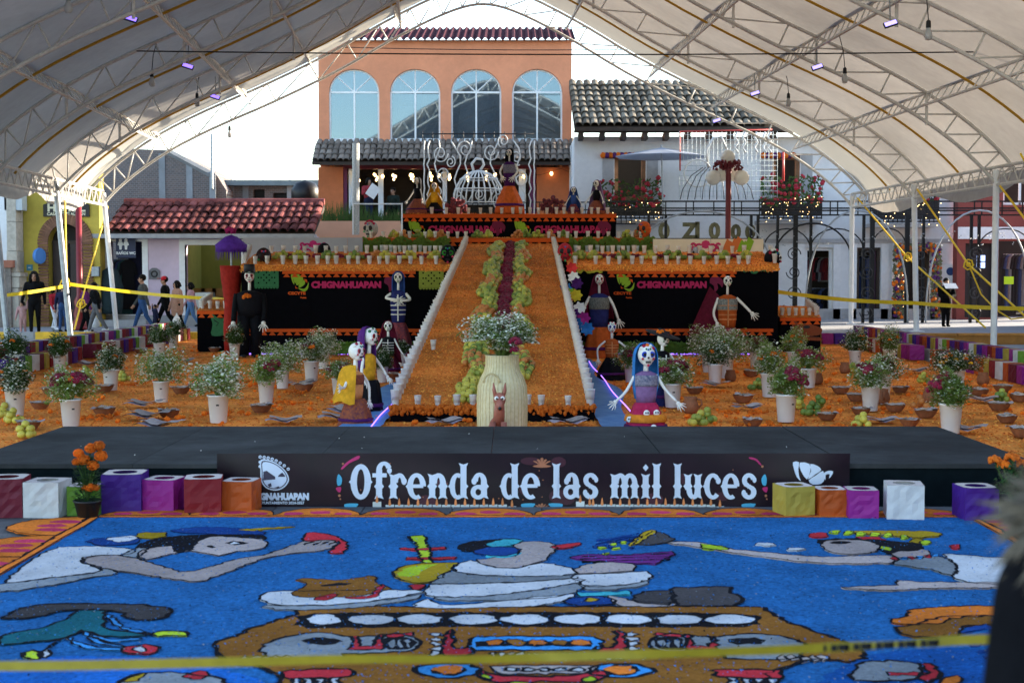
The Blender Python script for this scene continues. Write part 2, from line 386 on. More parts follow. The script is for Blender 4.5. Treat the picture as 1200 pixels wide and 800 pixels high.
mb = MB(); mb.box(xa+.3,xb-.3,Y+3.2,Y+3.3,Z(165,Y),zt-.2); mb.build('partition_wall', mat('partition', (.10,.15,.19), .9, .3, .5), ob)
alu = mat('white_aluminium', (.72,.75,.78), .4, .05, 5)
for (a,b,c,e,s) in wins:
    r = (b-a)/2; cx = (a+b)/2; w = .055
    f = MB(); y0 = Y+.08
    f.box(a,a+w,y0,y0+.07,c,s); f.box(b-w,b,y0,y0+.07,c,s); f.box(a+w,b-w,y0,y0+.07,c,c+w); f.box(a+w,b-w,y0,y0+.07,s-w/2,s+w/2); f.box(cx-w/2,cx+w/2,y0,y0+.07,c+w,s-w/2)
    f.tube([(cx-(r-w/2)*math.cos(R(t)), y0+.035, s+(e-s-w/2)*math.sin(R(t))) for t in range(0,181,10)], w/2, 6)
    for t in (45,90,135): f.tube([(cx, y0+.035, s), (cx-(r-w)*math.cos(R(t)), y0+.035, s+(e-s-w)*math.sin(R(t)))], w/2.2, 4)
    win = f.build('window', alu, ob)
    for (p,q) in ((a+w,cx-w/2),(cx+w/2,b-w)): MB().box(p,q,y0+.03,y0+.04,c+w,s-w/2).build('pane', glass, win)
    for t in (0,45,90,135):
        pts = [(cx,s+w/2)]+[(cx-(r-w)*math.cos(R(t+k*11.25)), s+w/2+(e-s-w)*math.sin(R(t+k*11.25))) for k in range(5)]
        MB().prism(pts, (0,y0+.03,0), UX, UZ, (0,.008,0)).build('pane', glass, win)
    MB().box(a-.02,b+.02,Y-.05,Y+.08,c-.06,c).build('window_sill', alu, win)
# purple corrugated roof strip above
rf = MB(); zr0 = Z(46,Y-.3)
v = []; f = []; nn = 150
for j,(yy,zz) in enumerate(((Y-.35,zr0),(Y+2.6,zr0+.85))):
    for i in range(nn+1):
        x = xa-.1+(xb-xa+.2)*i/nn; v.append((x, yy, zz+.05*math.sin(i*1.55)))
for i in range(nn): f.append((i,i+1,nn+2+i,nn+1+i))
rf.add(v, f); rf.build('roof', mat('purple_sheet', (.07,.022,.03), .85, .3, 3, spec=.05), ob)
MB().box(xa-.05,xb+.05,Y-.02,Y+.0,zt-.05,zr0-.06).build('fascia', orange_wall, ob)
# tiled awning
aw = thing('tiled_awning', 'weathered grey barrel tile awning below the arched windows', 'awning', (X(520,Y), Y-.9, Z(192,Y)))
axa, axb = X(366,Y-1,180), X(675,Y-1,180); ze = Z(189,Y-1.1); zr = Z(166,Y)
bs = MB(); bs.prism([(Y-1.1,ze-.02),(Y-.01,zr-.05),(Y-.01,zr-.16),(Y-1.1,ze-.12)], (axa,0,0), UY, UZ, (axb-axa,0,0)); bs.build('deck', wood_dark, aw)
off = aw.location
tiled(aw, grey_tile, axa-off.x, axb-off.x, (Y-1.15-off.y, ze-off.z), (Y-.02-off.y, zr-off.z), 42, 4, .105)
# storey below: piers, frames, dark room with strings of lamps, terrace parapet
zf = Z(262,Y)
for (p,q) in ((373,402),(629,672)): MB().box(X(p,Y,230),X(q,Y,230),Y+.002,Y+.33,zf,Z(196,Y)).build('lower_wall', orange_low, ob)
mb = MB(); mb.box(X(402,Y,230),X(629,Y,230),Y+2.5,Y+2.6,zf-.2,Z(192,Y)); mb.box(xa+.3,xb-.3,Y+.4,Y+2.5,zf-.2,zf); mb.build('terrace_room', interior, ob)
purple_trim = mat('purple_trim', (.13,.02,.08), .6, .1, 8)
for p,m,w in ((404,purple_trim,5),(411,alu,5),(446,alu,6),(521,alu,5),(612,alu,8),(624,purple_trim,8)):
    MB().box(X(p-w/2,Y,230),X(p+w/2,Y,230),Y+.05,Y+.2,zf,Z(194,Y)).build('door_post', m, ob)
MB().box(X(402,Y,230),X(629,Y,230),Y+.03,Y+.22,Z(198,Y),Z(193,Y)).build('door_head', red_paint, ob)
pb = thing('terrace_parapet', 'salmon parapet with grassy planter below the orange building', 'wall', (X(420,Y-2.5), Y-2.5, 0))
MB().box(X(368,Y-2.5,265),X(700,Y-2.5,265),Y-2.5,Y-2.3,Z(276,Y-2.5)-1.6,Z(259,Y-2.5)).build('parapet_wall', salmon, pb)
MB().box(X(368,Y-2.5,265),X(700,Y-2.5,265),Y-2.3,Y,Z(262,Y-2.5)-.2,Z(262,Y-2.5)).build('terrace_floor', conc_wall, pb)
# spiky grass in the planter
g = MB()
for i in range(520):
    x = random.uniform(X(376,Y-2.2),X(478,Y-2.2)); z0 = Z(260,Y-2.5); h = random.uniform(.25,.75)*(1 if x < X(430,Y-2.2) else .7); dx = random.uniform(-.15,.15); yy = Y-2.2+random.uniform(0,.3)
    g.add([(x-.012,yy,z0),(x+.012,yy,z0),(x+dx,yy-.05,z0+h)], [(0,1,2)])
tag(g.build('planter_grass', leaf_green), 'spiky dark green planter grass on the salmon parapet', 'plant')
# strings of warm lamps
warm = mat('warm_bulb', (1,.8,.5), .4, 0, emit=(1,.62,.25), es=2.2)
ls = thing('string_lights', 'warm string lights hanging under the tiled awning', 'string lights', (X(520,Y), Y+.3, Z(205,Y)))
wire = MB()
for k in range(5):
    xs0, xs1 = X(405,Y,205), X(668,Y,205); pts = [(xs0+(xs1-xs0)*i/24, Y-.15+k*.35, Z(196,Y)-.25*abs(math.sin(i*.55+k))-.03) for i in range(25)]
    wire.tube(pts, .006, 4)
    for i in range(1,25,2 if k else 3):
        b = MB(); p = pts[i]; b.ball((p[0],p[1],p[2]-.07), .038 if k else .05, 8, 6, sz=1.3); b.build('bulb', warm, ls, True)
wire.build('cable', black_metal, ls)
# things seen behind the arched panes; the yellow one stands in for a reflection
dc = MB(); p = at(558,164,Y+1.2); dc.lathe([(.62,0),(.6,.6),(.5,1.2),(.36,1.65),(.25,1.95),(.1,2.12),(0,2.15)], 18, p, wob=.05); tag(dc.build('draped_figure', mat('white_drape', (.55,.62,.7), .8, .1, 5), smooth=True), 'white draped figure standing behind the third arched window', 'statue')
ye = MB(); p = at(462,164,Y+1.0); q = at(474,92,Y+1.2); ye.tube([p,(p+q)/2+Vector((.1,0,0)),q,q+Vector((.7,0,-.5)),at(494,160,Y+1.0)], .12, 6); tag(ye.build('yellow_reflection', mat('ochre_reflection', (.48,.30,.05), .6, .2, 5)), 'yellow angular stand behind the second arched window', 'stand')
sb = MB(); p = at(479,164,Y+.9); sb.box(p.x-.28,p.x+.28,p.y,p.y+.1,p.z+.2,p.z+1.1); sb.box(p.x-.2,p.x+.2,p.y-.02,p.y+.1,p.z+1.25,p.z+1.6); tag(sb.build('chair_back', mat('pale_chair', (.35,.45,.55), .6, .1, 5)), 'pale upholstered chair behind the second arched window', 'chair')
rb = MB(); rb.ball(at(629,113,Y+.7), .12, 12, 8); tag(rb.build('red_lantern', mat('red_lantern', (.6,.05,.03), .6, 0)), 'small red round lantern in the rightmost arched window', 'lantern')

# ---------------- white building on the right with tiled roof
Y = 42.0
wb = thing('white_building', 'white plaster building with mossy tile roof and balcony doors', 'building', (X(850,Y), Y, 0))
zt = Z(160,Y)
doors_up = [hole(720,757,182,235,Y), hole(905,938,182,235,Y)]
shops = [hole(905,918,290,377,Y), hole(943,976,290,376,Y), hole(1004,1032,290,376,Y), hole(1054,1090,285,378,Y), hole(745,785,290,376,Y), hole(820,880,290,376,Y)]
shops = shops[1:]
mb = MB(); wallgrid(mb, X(673,Y,220), X(1120,Y,300), .25, zt, Y, .4, doors_up+shops); mb.build('wall', white_wall, wb)
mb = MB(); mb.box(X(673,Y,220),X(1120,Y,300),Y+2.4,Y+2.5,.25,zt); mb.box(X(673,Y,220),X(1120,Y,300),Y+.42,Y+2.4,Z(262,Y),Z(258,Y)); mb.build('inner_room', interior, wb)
mb = MB(); mb.box(X(673,Y,220)+.01,X(673,Y,220)+.3,Y+.41,Y+6,.25,zt); mb.build('gable_wall', white_wall, wb)
for h in doors_up:
    frame('door_frame', mat('ochre_wood', (.20,.10,.05), .7, .2, 5), wb, h, Y+.12, .12, .14)
    MB().box(h[0]-.35,h[0]-.02,Y-.02,Y-.004,h[2],h[3]+.05).build('pilaster', conc, wb); MB().box(h[1]+.02,h[1]+.35,Y-.02,Y-.004,h[2],h[3]+.05).build('pilaster', conc, wb)
for h in shops:
    frame('shop_frame', white_paint if h[0] < X(1000,Y) else wood_dark, wb, h, Y+.1, .09, .12)
    MB().box(h[0]-.22,h[0]-.01,Y-.03,Y-.004,.25,h[3]+.1).build('pilaster', white_paint, wb); MB().box(h[1]+.01,h[1]+.22,Y-.03,Y-.004,.25,h[3]+.1).build('pilaster', white_paint, wb)
MB().box(shops[1][0]+.5,shops[1][1]-.1,Y+.2,Y+.26,.25,shops[1][3]-.1).build('door', mat('purple_door', (.07,.02,.05), .6, .15, 4), wb)
MB().box(X(673,Y,220),X(1120,Y,300),Y-.03,Y+.0,.25,.55).build('plinth', conc, wb)
MB().box(X(673,Y),X(1120,Y,300),Y-.05,Y-.003,Z(283,Y)-.04,Z(280,Y)).build('string_course', conc, wb)
# roof: eave beams, tiles
rt = thing('tile_roof', 'broad mossy grey barrel tile roof of the white building', 'roof', (X(760,Y), Y-.7, zt))
xa, xb = X(672,Y,130), X(905,Y,130); e = (Y-.7, Z(148,Y-.7)); rd = (Y+3.4, Z(97,Y+3.4))
bs = MB(); bs.prism([(e[0],e[1]-.02),(rd[0],rd[1]-.02),(rd[0],rd[1]-.18),(e[0],e[1]-.14)], (xa,0,0), UY, UZ, (xb+3-xa,0,0)); bs.build('deck', wood_dark, rt)
o = rt.location; tiled(rt, old_tile, xa-o.x, xb-o.x, (e[0]-o.y, e[1]-o.z), (rd[0]-o.y, rd[1]-o.z), 25, 8, .125)
for i in range(10):
    x = xa+.2+i*.62; MB().box(x-.07,x+.07,Y-.62,Y-.004,e[1]-.36,e[1]-.16).build('rafter_end', wood_dark, rt)
MB().box(xa,xb+3,Y-.45,Y-.36,e[1]-.16,e[1]-.10).build('beam', wood_dark, rt)
# balconies: black railing boxes with flowers and fairy lights
def balcony(pa, pb2, py0, py1, label, Yb, flow=True):
    xa, xb = X(pa,Yb,245), X(pb2,Yb,245); z0, z1 = Z(py1,Yb), Z(py0,Yb)
    t = thing('balcony', label, 'balcony', ((xa+xb)/2, Yb, z0))
    MB().box(xa,xb,Yb,Y-.004,z0-.1,z0).build('slab', conc, t)
    rl = MB(); rl.box(xa,xb,Yb-.02,Yb+.02,z1-.04,z1); rl.box(xa,xb,Yb-.02,Yb+.02,z0+.04,z0+.08); rl.box(xa,xb,Yb-.015,Yb+.015,(z0+z1)/2-.015,(z0+z1)/2+.015); rl.build('rail', black_metal, t)
    nb = int((xb-xa)/.13)
    b0 = MB().box(-.014,.014,-.014,.014,0,z1-z0-.06).build('baluster', black_metal, t, local=True)
    for i in range(nb+1):
        loc = (xa+(xb-xa)*i/nb-t.location.x, 0, .03)
        if i == 0: b0.location = loc
        else: piece(b0, t, loc)
    MB().box(xa+.05,xb-.05,Yb-.2,Yb-.03,z0+.12,z1-.12).build('flower_trough', black_metal, t)
    if flow:
        g = MB(); fl = MB(); li = MB()
        for i in range(420):
            p = Vector((random.uniform(xa,xb), Yb-.12+random.uniform(-.15,.15), z1-.2+random.random()**1.5*.85)); a = random.random()*6.28; s = random.uniform(.04,.09)
            u = Vector((math.cos(a), random.uniform(-.5,.5), math.sin(a))); w = Vector((-math.sin(a), random.uniform(-.5,.5), math.cos(a)))
            g.add([p-u*s, p-w*s*.4, p+u*s, p+w*s*.4], [(0,1,2,3)])
            if i % 6 == 0: fl.ball(p+Vector((0,-.05,.05)), random.uniform(.04,.075), 6, 4, rough=.2)
            if i % 9 == 1: li.ball((random.uniform(xa,xb), Yb-.22-random.random()*.04, random.uniform(z0-.1,z1+.05)), .011, 5, 4)
        g.build('foliage', leaf_green, t); fl.build('blossoms', mat('red_blossom', (.30,.015,.03), .7, .3, 20), t); li.build('fairy_lights', warm, t)
balcony(700, 777, 237, 258, 'flowered balcony with fairy lights at the left door of the white building', Y-.8)
balcony(890, 963, 233, 258, 'flowered balcony with fairy lights at the right upper door of the white building', Y-.8)
balcony(1020, 1100, 228, 262, 'flowered balcony half hidden by the tent valance', Y-.8)
garl = mat('garland_purple', (.10,.02,.14), .8, .1, 20)
for (a,b,nm) in ((707,742,'left'),(895,930,'right')):
    t = thing('door_garland', f'orange and purple pompom garland over the {nm} balcony door', 'garland', at((a+b)/2,182,Y-.05))
    for i in range(9):
        m = MB(); m.ball(at(a+(b-a)*i/8,182,Y-.06), .09, 8, 6, rough=.1); m.build('pompom', garl if i % 2 else bloom_orange, t, True)
# parasol on terrace
p = at(777,250,Y-1.6); pt = thing('parasol', 'open pale grey parasol in front of the white wall', 'parasol', p)
mb = MB(); top = at(775,173,Y-1.6); rim = Z(184,Y-1.6); v = [top]; f = []
for i in range(8): v.append(Vector((top.x+1.35*math.cos(i*math.pi/4+.2), top.y+1.35*math.sin(i*math.pi/4+.2), rim)))
for i in range(8): f.append((0, 1+i, 1+(i+1) % 8))
mb.add(v, f); mb.build('canopy', mat('parasol_cloth', (.34,.37,.43), .8, .06, 6, trans=.3), pt)
MB().tube([(top.x,top.y,top.z+.08),(p.x,p.y,p.z)], .025, 8).build('pole', grey_steel, pt)

# ---------------- red brick building at far right
Y = 41.5
rb = thing('red_building', 'brick red shop building at the right edge with dark shopfront', 'building', (X(1180,Y,300), Y, 0))
holes = [hole(1131,1164,285,372,Y), hole(1170,1290,282,376,Y), hole(1176,1260,192,240,Y)]
mb = MB(); wallgrid(mb, X(1121,Y,300)+.02, X(1330,Y,300), .25, 7, Y, .4, holes); mb.build('wall', mat('brick_red_plaster', (.24,.055,.045), .85, .15, 1.5, bump=.15), rb)
mb = MB(); mb.box(X(1121,Y,300)+.3,X(1330,Y,300),Y+3,Y+3.1,.25,7); mb.build('inner_room', interior, rb)
MB().box(holes[0][0],holes[0][1],Y+.15,Y+.22,holes[0][2],holes[0][3]).build('door', mat('black_door', (.012,.013,.018), .5, .2, 5), rb)
mb = MB(); h = holes[0]
for i in range(2):
    for j in range(2): mb.box(h[0]+.38+i*.13,h[0]+.49+i*.13,Y+.13,Y+.149,1.75+j*.2,1.92+j*.2)
mb.build('door_light', mat('sky_glow_pane', (.35,.45,.75), .2, 0, emit=(.4,.55,1), es=.5), rb)  # panes glow on their own: sky shine put into the emission
frame('window_frame', white_paint, rb, holes[2], Y+.1, .07, .1)
mb = MB(); h = holes[2]
for i in range(1,4): mb.box(h[0]+(h[1]-h[0])*i/4-.03,h[0]+(h[1]-h[0])*i/4+.03,Y+.1,Y+.16,h[2],h[3])
mb.build('mullion', white_paint, rb)
MB().box(X(1121,Y,300)+.03,X(1330,Y,300),Y-.04,Y-.003,Z(280,Y),Z(266,Y)).build('sign_band', white_paint, rb)
# the shops' goods: garments on hangers
def garments(px0, px1, pyt, pyb, Yg, n, cols, label):
    t = thing('clothes_rail', label, 'clothes rail', at((px0+px1)/2, pyb, Yg)); a, b = at(px0,pyt,Yg), at(px1,pyt,Yg)
    MB().tube([a,b], .015, 6).build('rail', grey_steel, t)
    for i in range(n):
        p = a.lerp(b, (i+.5)/n); hh = abs(Z(pyt,Yg)-Z(pyb,Yg))*random.uniform(.8,1); w = .25
        mb = MB(); mb.prism([(-.05,0),(.05,0),(.22,-.10),(.30,-.42),(.22,-.45),(.18,-.25),(.2,-hh),(-.2,-hh),(-.18,-.25),(-.22,-.45),(-.30,-.42),(-.22,-.10)], p, Vector((.75,.6,0)), UZ, (.05,-.05,0))
        mb.build('garment', mat('garment_'+cols[i % len(cols)], {'red':(.22,.02,.03),'black':(.012,.012,.016),'grey':(.2,.2,.22),'blue':(.03,.05,.14),'pink':(.4,.15,.2),'wine':(.1,.015,.03),'teal':(.02,.07,.07)}[cols[i % len(cols)]], .9, .2, 20), t)
garments(945,975,302,330,43.0,9,['grey','wine','red','red','black'],'rail of red and grey garments in the white building shop')
garments(945,975,338,375,42.9,7,['black','blue','black'],'rail of dark garments low in the white building shop')
garments(1006,1020,300,372,42.9,5,['black','blue','black'],'dark coats behind the purple shop door')
garments(1176,1215,298,368,42.6,10,['black','blue','grey','black'],'dark garments in the red building shopfront')
mb = MB(); mb.box(X(1177,41.3,330),X(1188,41.3,330),41.3,41.33,Z(333,41.3),Z(324,41.3)); tag(mb.build('price_card', mat('lime_card', (.5,.75,.02), .7, 0)), 'lime yellow card hung in the red building shopfront', 'sign')
# flower garland round the door of the right shop
gd = thing('flower_arch', 'doorway garland of small orange and purple flowers on the white building', 'garland', at(1072,378,41.8))
for (a,b) in (((1053,292),(1053,372)),((1097,292),(1097,372)),((1053,290),(1097,290))):
    g = MB(); fo = MB(); fp = MB()
    for i in range(260):
        t = random.random(); p = at(a[0]+(b[0]-a[0])*t+random.uniform(-6,6), a[1]+(b[1]-a[1])*t+random.uniform(-4,4), 41.75+random.uniform(-.1,.1)); s = random.uniform(.03,.06)
        if i % 7 == 0: fo.ball(p, s*1.2, 6, 4)
        elif i % 7 == 3: fp.ball(p, s*1.2, 6, 4)
        else: g.add([p+Vector((s,0,0)),p+Vector((0,-.02,s)),p-Vector((s,0,0)),p-Vector((0,.02,s))], [(0,1,2,3)])
    g.build('greenery', mat('dry_green', (.16,.17,.09), .8, .3, 20), gd); fo.build('orange_flowers', bloom_orange, gd); fp.build('purple_flowers', garl, gd)
li = MB()
for i in range(60): li.ball(at(random.uniform(1056,1064), random.uniform(318,368), 41.9), .016, 5, 4)
tag(li.build('door_lights', warm), 'curtain of fairy lights in the flower framed doorway', 'string lights')
wp = MB(); wp.box(X(1104,41.9,320),X(1126,41.9,320),41.92,41.98,Z(340,41.9),Z(310,41.9)); w = wp.build('notice_board', white_paint); tag(w, 'white notice board with round blue emblem beside the reading person', 'sign')
e = MB(); e.prism(ellipse(X(1114,41.9,317), Z(318,41.9), .12, .12, 20), (0,41.915,0), UX, UZ, (0,-.004,0)); e.build('emblem', mat('navy_print', (.02,.05,.16), .7, 0), w)

# ---------------- lilac shop with red tile roof on the left
Y = 40.0
pk_ = thing('lilac_building', 'low lilac plaster shop building with a red tiled roof', 'building', (X(250,Y), Y, 0))
xa, xb = X(116,Y,330), X(372,Y,330); zt = Z(277,Y)
holes = [hole(129,167,283,371,Y), hole(217,283,287,375,Y)]
mb = MB(); wallgrid(mb, xa, xb, .12, zt, Y, .35, holes); mb.build('wall', pink_wall, pk_)
mb = MB(); mb.box(xa,xb,Y+3.4,Y+3.5,.12,zt); mb.box(X(200,Y),X(200,Y)+.1,Y+.36,Y+3.4,.12,zt); mb.build('inner_wall', mat('olive_wall', (.22,.20,.03), .9, .2, 1), pk_)
for h in holes: frame('door_frame', white_paint, pk_, (h[0]-.16,h[1]+.16,h[2]-.1,h[3]+.16), Y-.02, .16, .2)
MB().box(xa,xb,Y-.05,Y-.003,.12,.42).build('plinth', conc, pk_)
MB().box(holes[0][0]-.2,holes[0][1]+.2,Y-.5,Y-.06,.12,.3).build('doorstep', conc, pk_)
MB().box(xa,xb,Y+.4,Y+3.3,.125,.16).build('inner_floor', conc, pk_)
MB().box(holes[0][0],holes[0][1],Y+.8,Y+.9,.16,zt).build('back_curtain', mat('navy_cloth', (.012,.014,.045), .9, .2, 8), pk_)
MB().box(xa-.1,xb,Y-.62,Y-.1,Z(279,Y-.6),Z(274,Y-.6)).build('gutter', conc, pk_)
tr = thing('red_tile_roof', 'red barrel tile roof of the lilac shop', 'roof', (X(250,Y), Y-.6, zt))
xr0 = X(128,Y,260); e = (Y-.6, Z(272,Y-.6)); rd = (Y+1.6, Z(238,Y+1.6)); o = tr.location
bs = MB(); bs.prism([(e[0],e[1]-.03),(rd[0],rd[1]-.03),(rd[0],rd[1]-.2),(e[0],e[1]-.1)], (xr0,0,0), UY, UZ, (xb-xr0,0,0)); bs.build('deck', wood_dark, tr)
tiled(tr, rust_tile, xr0-o.x, xb-o.x, (e[0]-o.y, e[1]-o.z), (rd[0]-o.y, rd[1]-o.z), 24, 5, .125)
rdm = MB(); rdm.tube([(xr0,rd[0],rd[1]+.03),(xb,rd[0],rd[1]+.03)], .11, 8); rdm.build('ridge', rust_tile, tr)
sg = thing('restroom_sign', 'dark blue restroom sign with two white figures over the shop door', 'sign', at(148,305,Y-.1))
h = (X(136,Y-.1,293), X(159,Y-.1,293), Z(302,Y-.1), Z(279,Y-.1)); MB().box(h[0],h[1],Y-.12,Y-.08,h[2],h[3]).build('board', mat('navy_board', (.012,.02,.07), .5, .1, 5), sg)
for c in (141,147.5):
    m = MB(); q = at(c,287,Y-.13); m.prism(ellipse(q.x,q.z+.13,.045,.05,12), (0,Y-.125,0), UX, UZ, (0,-.003,0)); m.prism([(q.x-.03,q.z-.13),(q.x+.03,q.z-.13),(q.x+.04,q.z-.02),(q.x+.085,q.z),(q.x+.05,q.z+.09),(q.x-.05,q.z+.09),(q.x-.085,q.z),(q.x-.04,q.z-.02)], (0,Y-.125,0), UX, UZ, (0,-.003,0)); m.build('figure_symbol', white_paint, sg)
m = MB(); text(m, 'BAÑOS WC', at(147.5,298,Y-.126), UX, UZ, .07, .003, .004, nrm=FRONT); m.build('lettering', white_paint, sg)
garments(131,150,304,370,40.6,7,['black','blue','teal'],'dark coats hanging in the restroom doorway')
hd = MB(); p = at(129,315,Y-.35); hd.ball(p+Vector((0,0,.12)), .09, 10, 8); m2 = hd.build('mannequin', bone); tag(m2, 'headless mannequin in a dark poncho at the shop door', 'mannequin')
m = MB(); m.lathe([(.05,.05),(.22,-.05),(.36,-.5),(.34,-1.1),(.30,-1.25)], 16, p, sy=.6, wob=.03); m.build('poncho', mat('dark_teal_cloth', (.012,.03,.035), .9, .3, 15), m2, True)
# counter, table and chairs inside the lilac shop
ct = MB(); q = gnd(240,380,.16); ct.box(X(228,Y+.3,350),X(247,Y+.3,350),Y+.35,Y+.85,.16,1.05); tag(ct.build('display_counter', mat('steel_counter', (.35,.38,.42), .3, .1, 4, metal=.5)), 'pale steel display counter inside the lilac shop', 'counter')
for i,px in enumerate((230,243,256)):
    t = thing('wooden_chair', ['wooden chair left of the table inside the lilac shop','wooden chair in the middle of the lilac shop','wooden chair at the right inside the lilac shop'][i], 'chair', at(px,378,Y+2.2)); p = Vector((X(px,Y+2.2,340), Y+2.2, .16)); wdm = mat('chair_wood', (.35,.18,.05), .6, .2, 8)
    MB().box(p.x-.22,p.x+.22,p.y-.2,p.y+.2,.60,.65).build('seat', wdm, t); MB().box(p.x-.22,p.x+.22,p.y+.16,p.y+.2,.9,1.15).build('backrest', wdm, t)
    for (sx,sy) in ((-1,-1),(1,-1),(-1,1),(1,1)): MB().box(p.x+sx*.19-.02,p.x+sx*.19+.02,p.y+sy*.18-.02,p.y+sy*.18+.02,.16,.6 if sy < 0 else 1.15).build('leg', wdm, t)
pl = MB(); q = at(181,321,Y-.01); pl.prism([(-.15,-.15),(.15,-.15),(.15,.1),(.06,.17),(-.06,.17),(-.15,.1)], q, UX, UZ, (0,-.03,0)); w = pl.build('wall_plaque', mat('grey_plaque', (.12,.12,.13), .7, .3, 10)); tag(w, 'small grey relief plaque on the lilac wall', 'plaque')
rg = MB(); rg.tube([(q.x+.08*math.cos(R(a)),Y-.045,q.z+.08*math.sin(R(a))) for a in range(0,360,30)], .02, 6, closed=True); rg.build('ring_relief', black_metal, w)

# ---------------- yellow hotel
Y = 39.4
hb = thing('yellow_hotel', 'yellow plaster hotel front with a brick arched doorway', 'building', (X(70,Y,300), Y, 0))
xa, xb = X(21,Y,300), X(117,Y,300); hd_ = hole(57,98,262,386,Y); hd_ = (hd_[0], hd_[1], .12, hd_[3]); zs = Z(285,Y)
mb = MB(); wallgrid(mb, xa, xb, .12, 6.2, Y, .5, [hd_]); a,b,c,e = hd_; cx = (a+b)/2; r = (b-a)/2
arc = [(cx-r*math.cos(R(t)), zs+(e-zs)*math.sin(R(t))) for t in range(0,91,10)]; mb.prism([(a,e)]+arc, (0,Y,0), UX, UZ, (0,.5,0))
arc2 = [(cx+r*math.cos(R(t)), zs+(e-zs)*math.sin(R(t))) for t in range(90,-1,-10)]; mb.prism(arc2+[(b,e)], (0,Y,0), UX, UZ, (0,.5,0)); mb.build('wall', yellow_wall, hb)
# brick surround, brick by brick
sr = empty('brick_surround', (0,0,0)); sr.parent = hb; sr.location = (0,0,0)
br_m = mat('thin_brick', (.20,.095,.055), .85, .3, 12, bump=.2)
b0 = MB().box(-.14,.14,-.06,.0,-.032,.032).build('brick', br_m, sr, local=True); b0.location = (a-hb.location.x-.12, -.004, .17-hb.location.z); nrow = int((zs-.12)/.085)
for sgn, bx in ((-1,a-.13),(1,b+.13)):
    for j in range(nrow): piece(b0, sr, (bx-hb.location.x, -.004-random.uniform(0,.012), .2+j*.085), (0,random.uniform(-.02,.02),0), (random.uniform(.9,1.05),1,1))
for t in range(0,181,6):
    piece(b0, sr, (cx-(r+.14)*math.cos(R(t))-hb.location.x, -.004, zs+(e-zs+.13)*math.sin(R(t))), (0,-R(180-t),0))
for s in (0,1): MB().box(cx-r+s*r+.03,cx+s*r-.03,Y+.3,Y+.36,.14,zs).build('door_leaf', mat('brown_door', (.035,.02,.018), .55, .2, 5), hb)
MB().box(a,b,Y+.37,Y+.45,.12,e).build('door_backing', interior, hb)
MB().box(a+.02,b-.02,Y+.28,Y+.38,zs,zs+.08).build('door_transom', wood_dark, hb)
sg = thing('hotel_sign', 'black HOTEL sign with cream lettering on the yellow wall', 'sign', at(77,254,Y-.05)); h = hole(50.5,104.5,240,254,Y-.05)
pts = [(h[0],h[2]),(h[1],h[2]),(h[1],h[3])]+[((h[0]+h[1])/2+(h[1]-h[0])/2*.96*math.cos(R(t)), h[3]+.09*math.sin(R(t))) for t in range(10,180,20)]+[(h[0],h[3])]
MB().prism(pts, (0,Y-.005,0), UX, UZ, (0,-.05,0)).build('board', mat('black_board', (.012,.010,.010), .5, .1, 6), sg)
crm = mat('cream_letters', (.72,.66,.45), .6, .05, 5); xm = (h[0]+h[1])/2
m = MB(); text(m, 'HOTEL', (xm,Y-.058,h[2]+.15), UX, UZ, .2, .0, .012, wscale=1.15, nrm=FRONT); text(m, 'CASA TEXTLALLPAN', (xm,Y-.058,h[2]+.04), UX, UZ, .075, 0, .004, wscale=1.05, nrm=FRONT); m.build('lettering', crm, sg)
bl = MB(); p = at(46,300,Y-.25); bl.lathe([(.0,-.05),(.21,-.05),(.225,0),(.21,.05),(0,.05)], 24, p, sy=1, M=Euler((R(90),0,R(66))).to_matrix()); tag(bl.build('round_sign', mat('blue_sign', (.06,.2,.5), .5, .08, 5)), 'round blue sign projecting beside the hotel door', 'sign')
bs = MB(); q = hole(31,38,310,317,Y-.03); bs.box(q[0],q[1],Y-.03,Y-.004,q[2],q[3]); w = bs.build('blue_plate', mat('cyan_plate', (.05,.22,.30), .5, .1, 5)); tag(w, 'small square blue plate on the yellow hotel wall', 'sign'); MB().box(q[0]+.05,q[1]-.05,Y-.04,Y-.031,(q[2]+q[3])/2-.012,(q[2]+q[3])/2+.012).build('white_bar', white_paint, w)
ml = MB(); q = at(112,318,Y-.1); ml.box(q.x-.1,q.x+.1,Y-.16,Y-.004,q.z-.13,q.z+.13); ml.lathe([(.0,-.06),(.08,-.05),(.1,0),(.08,.05),(0,.06)], 12, q+Vector((0,-.08,-.4))); tag(ml.build('electric_meter', grey_steel), 'grey electric meters on the hotel wall edge', 'meter')
bx = MB(); q = at(20,238,Y-.4); bx.box(q.x-.28,q.x+.2,q.y-.2,q.y+.2,q.z-.2,q.z+.22); bx.tube([q+Vector((-.3,.2,0)),q+Vector((-.3,.4,-.3))], .03, 6); tag(bx.build('wall_lamp_box', mat('grey_box', (.42,.47,.5), .5, .1, 5)), 'grey lamp box mounted high on the hotel corner', 'lamp box')
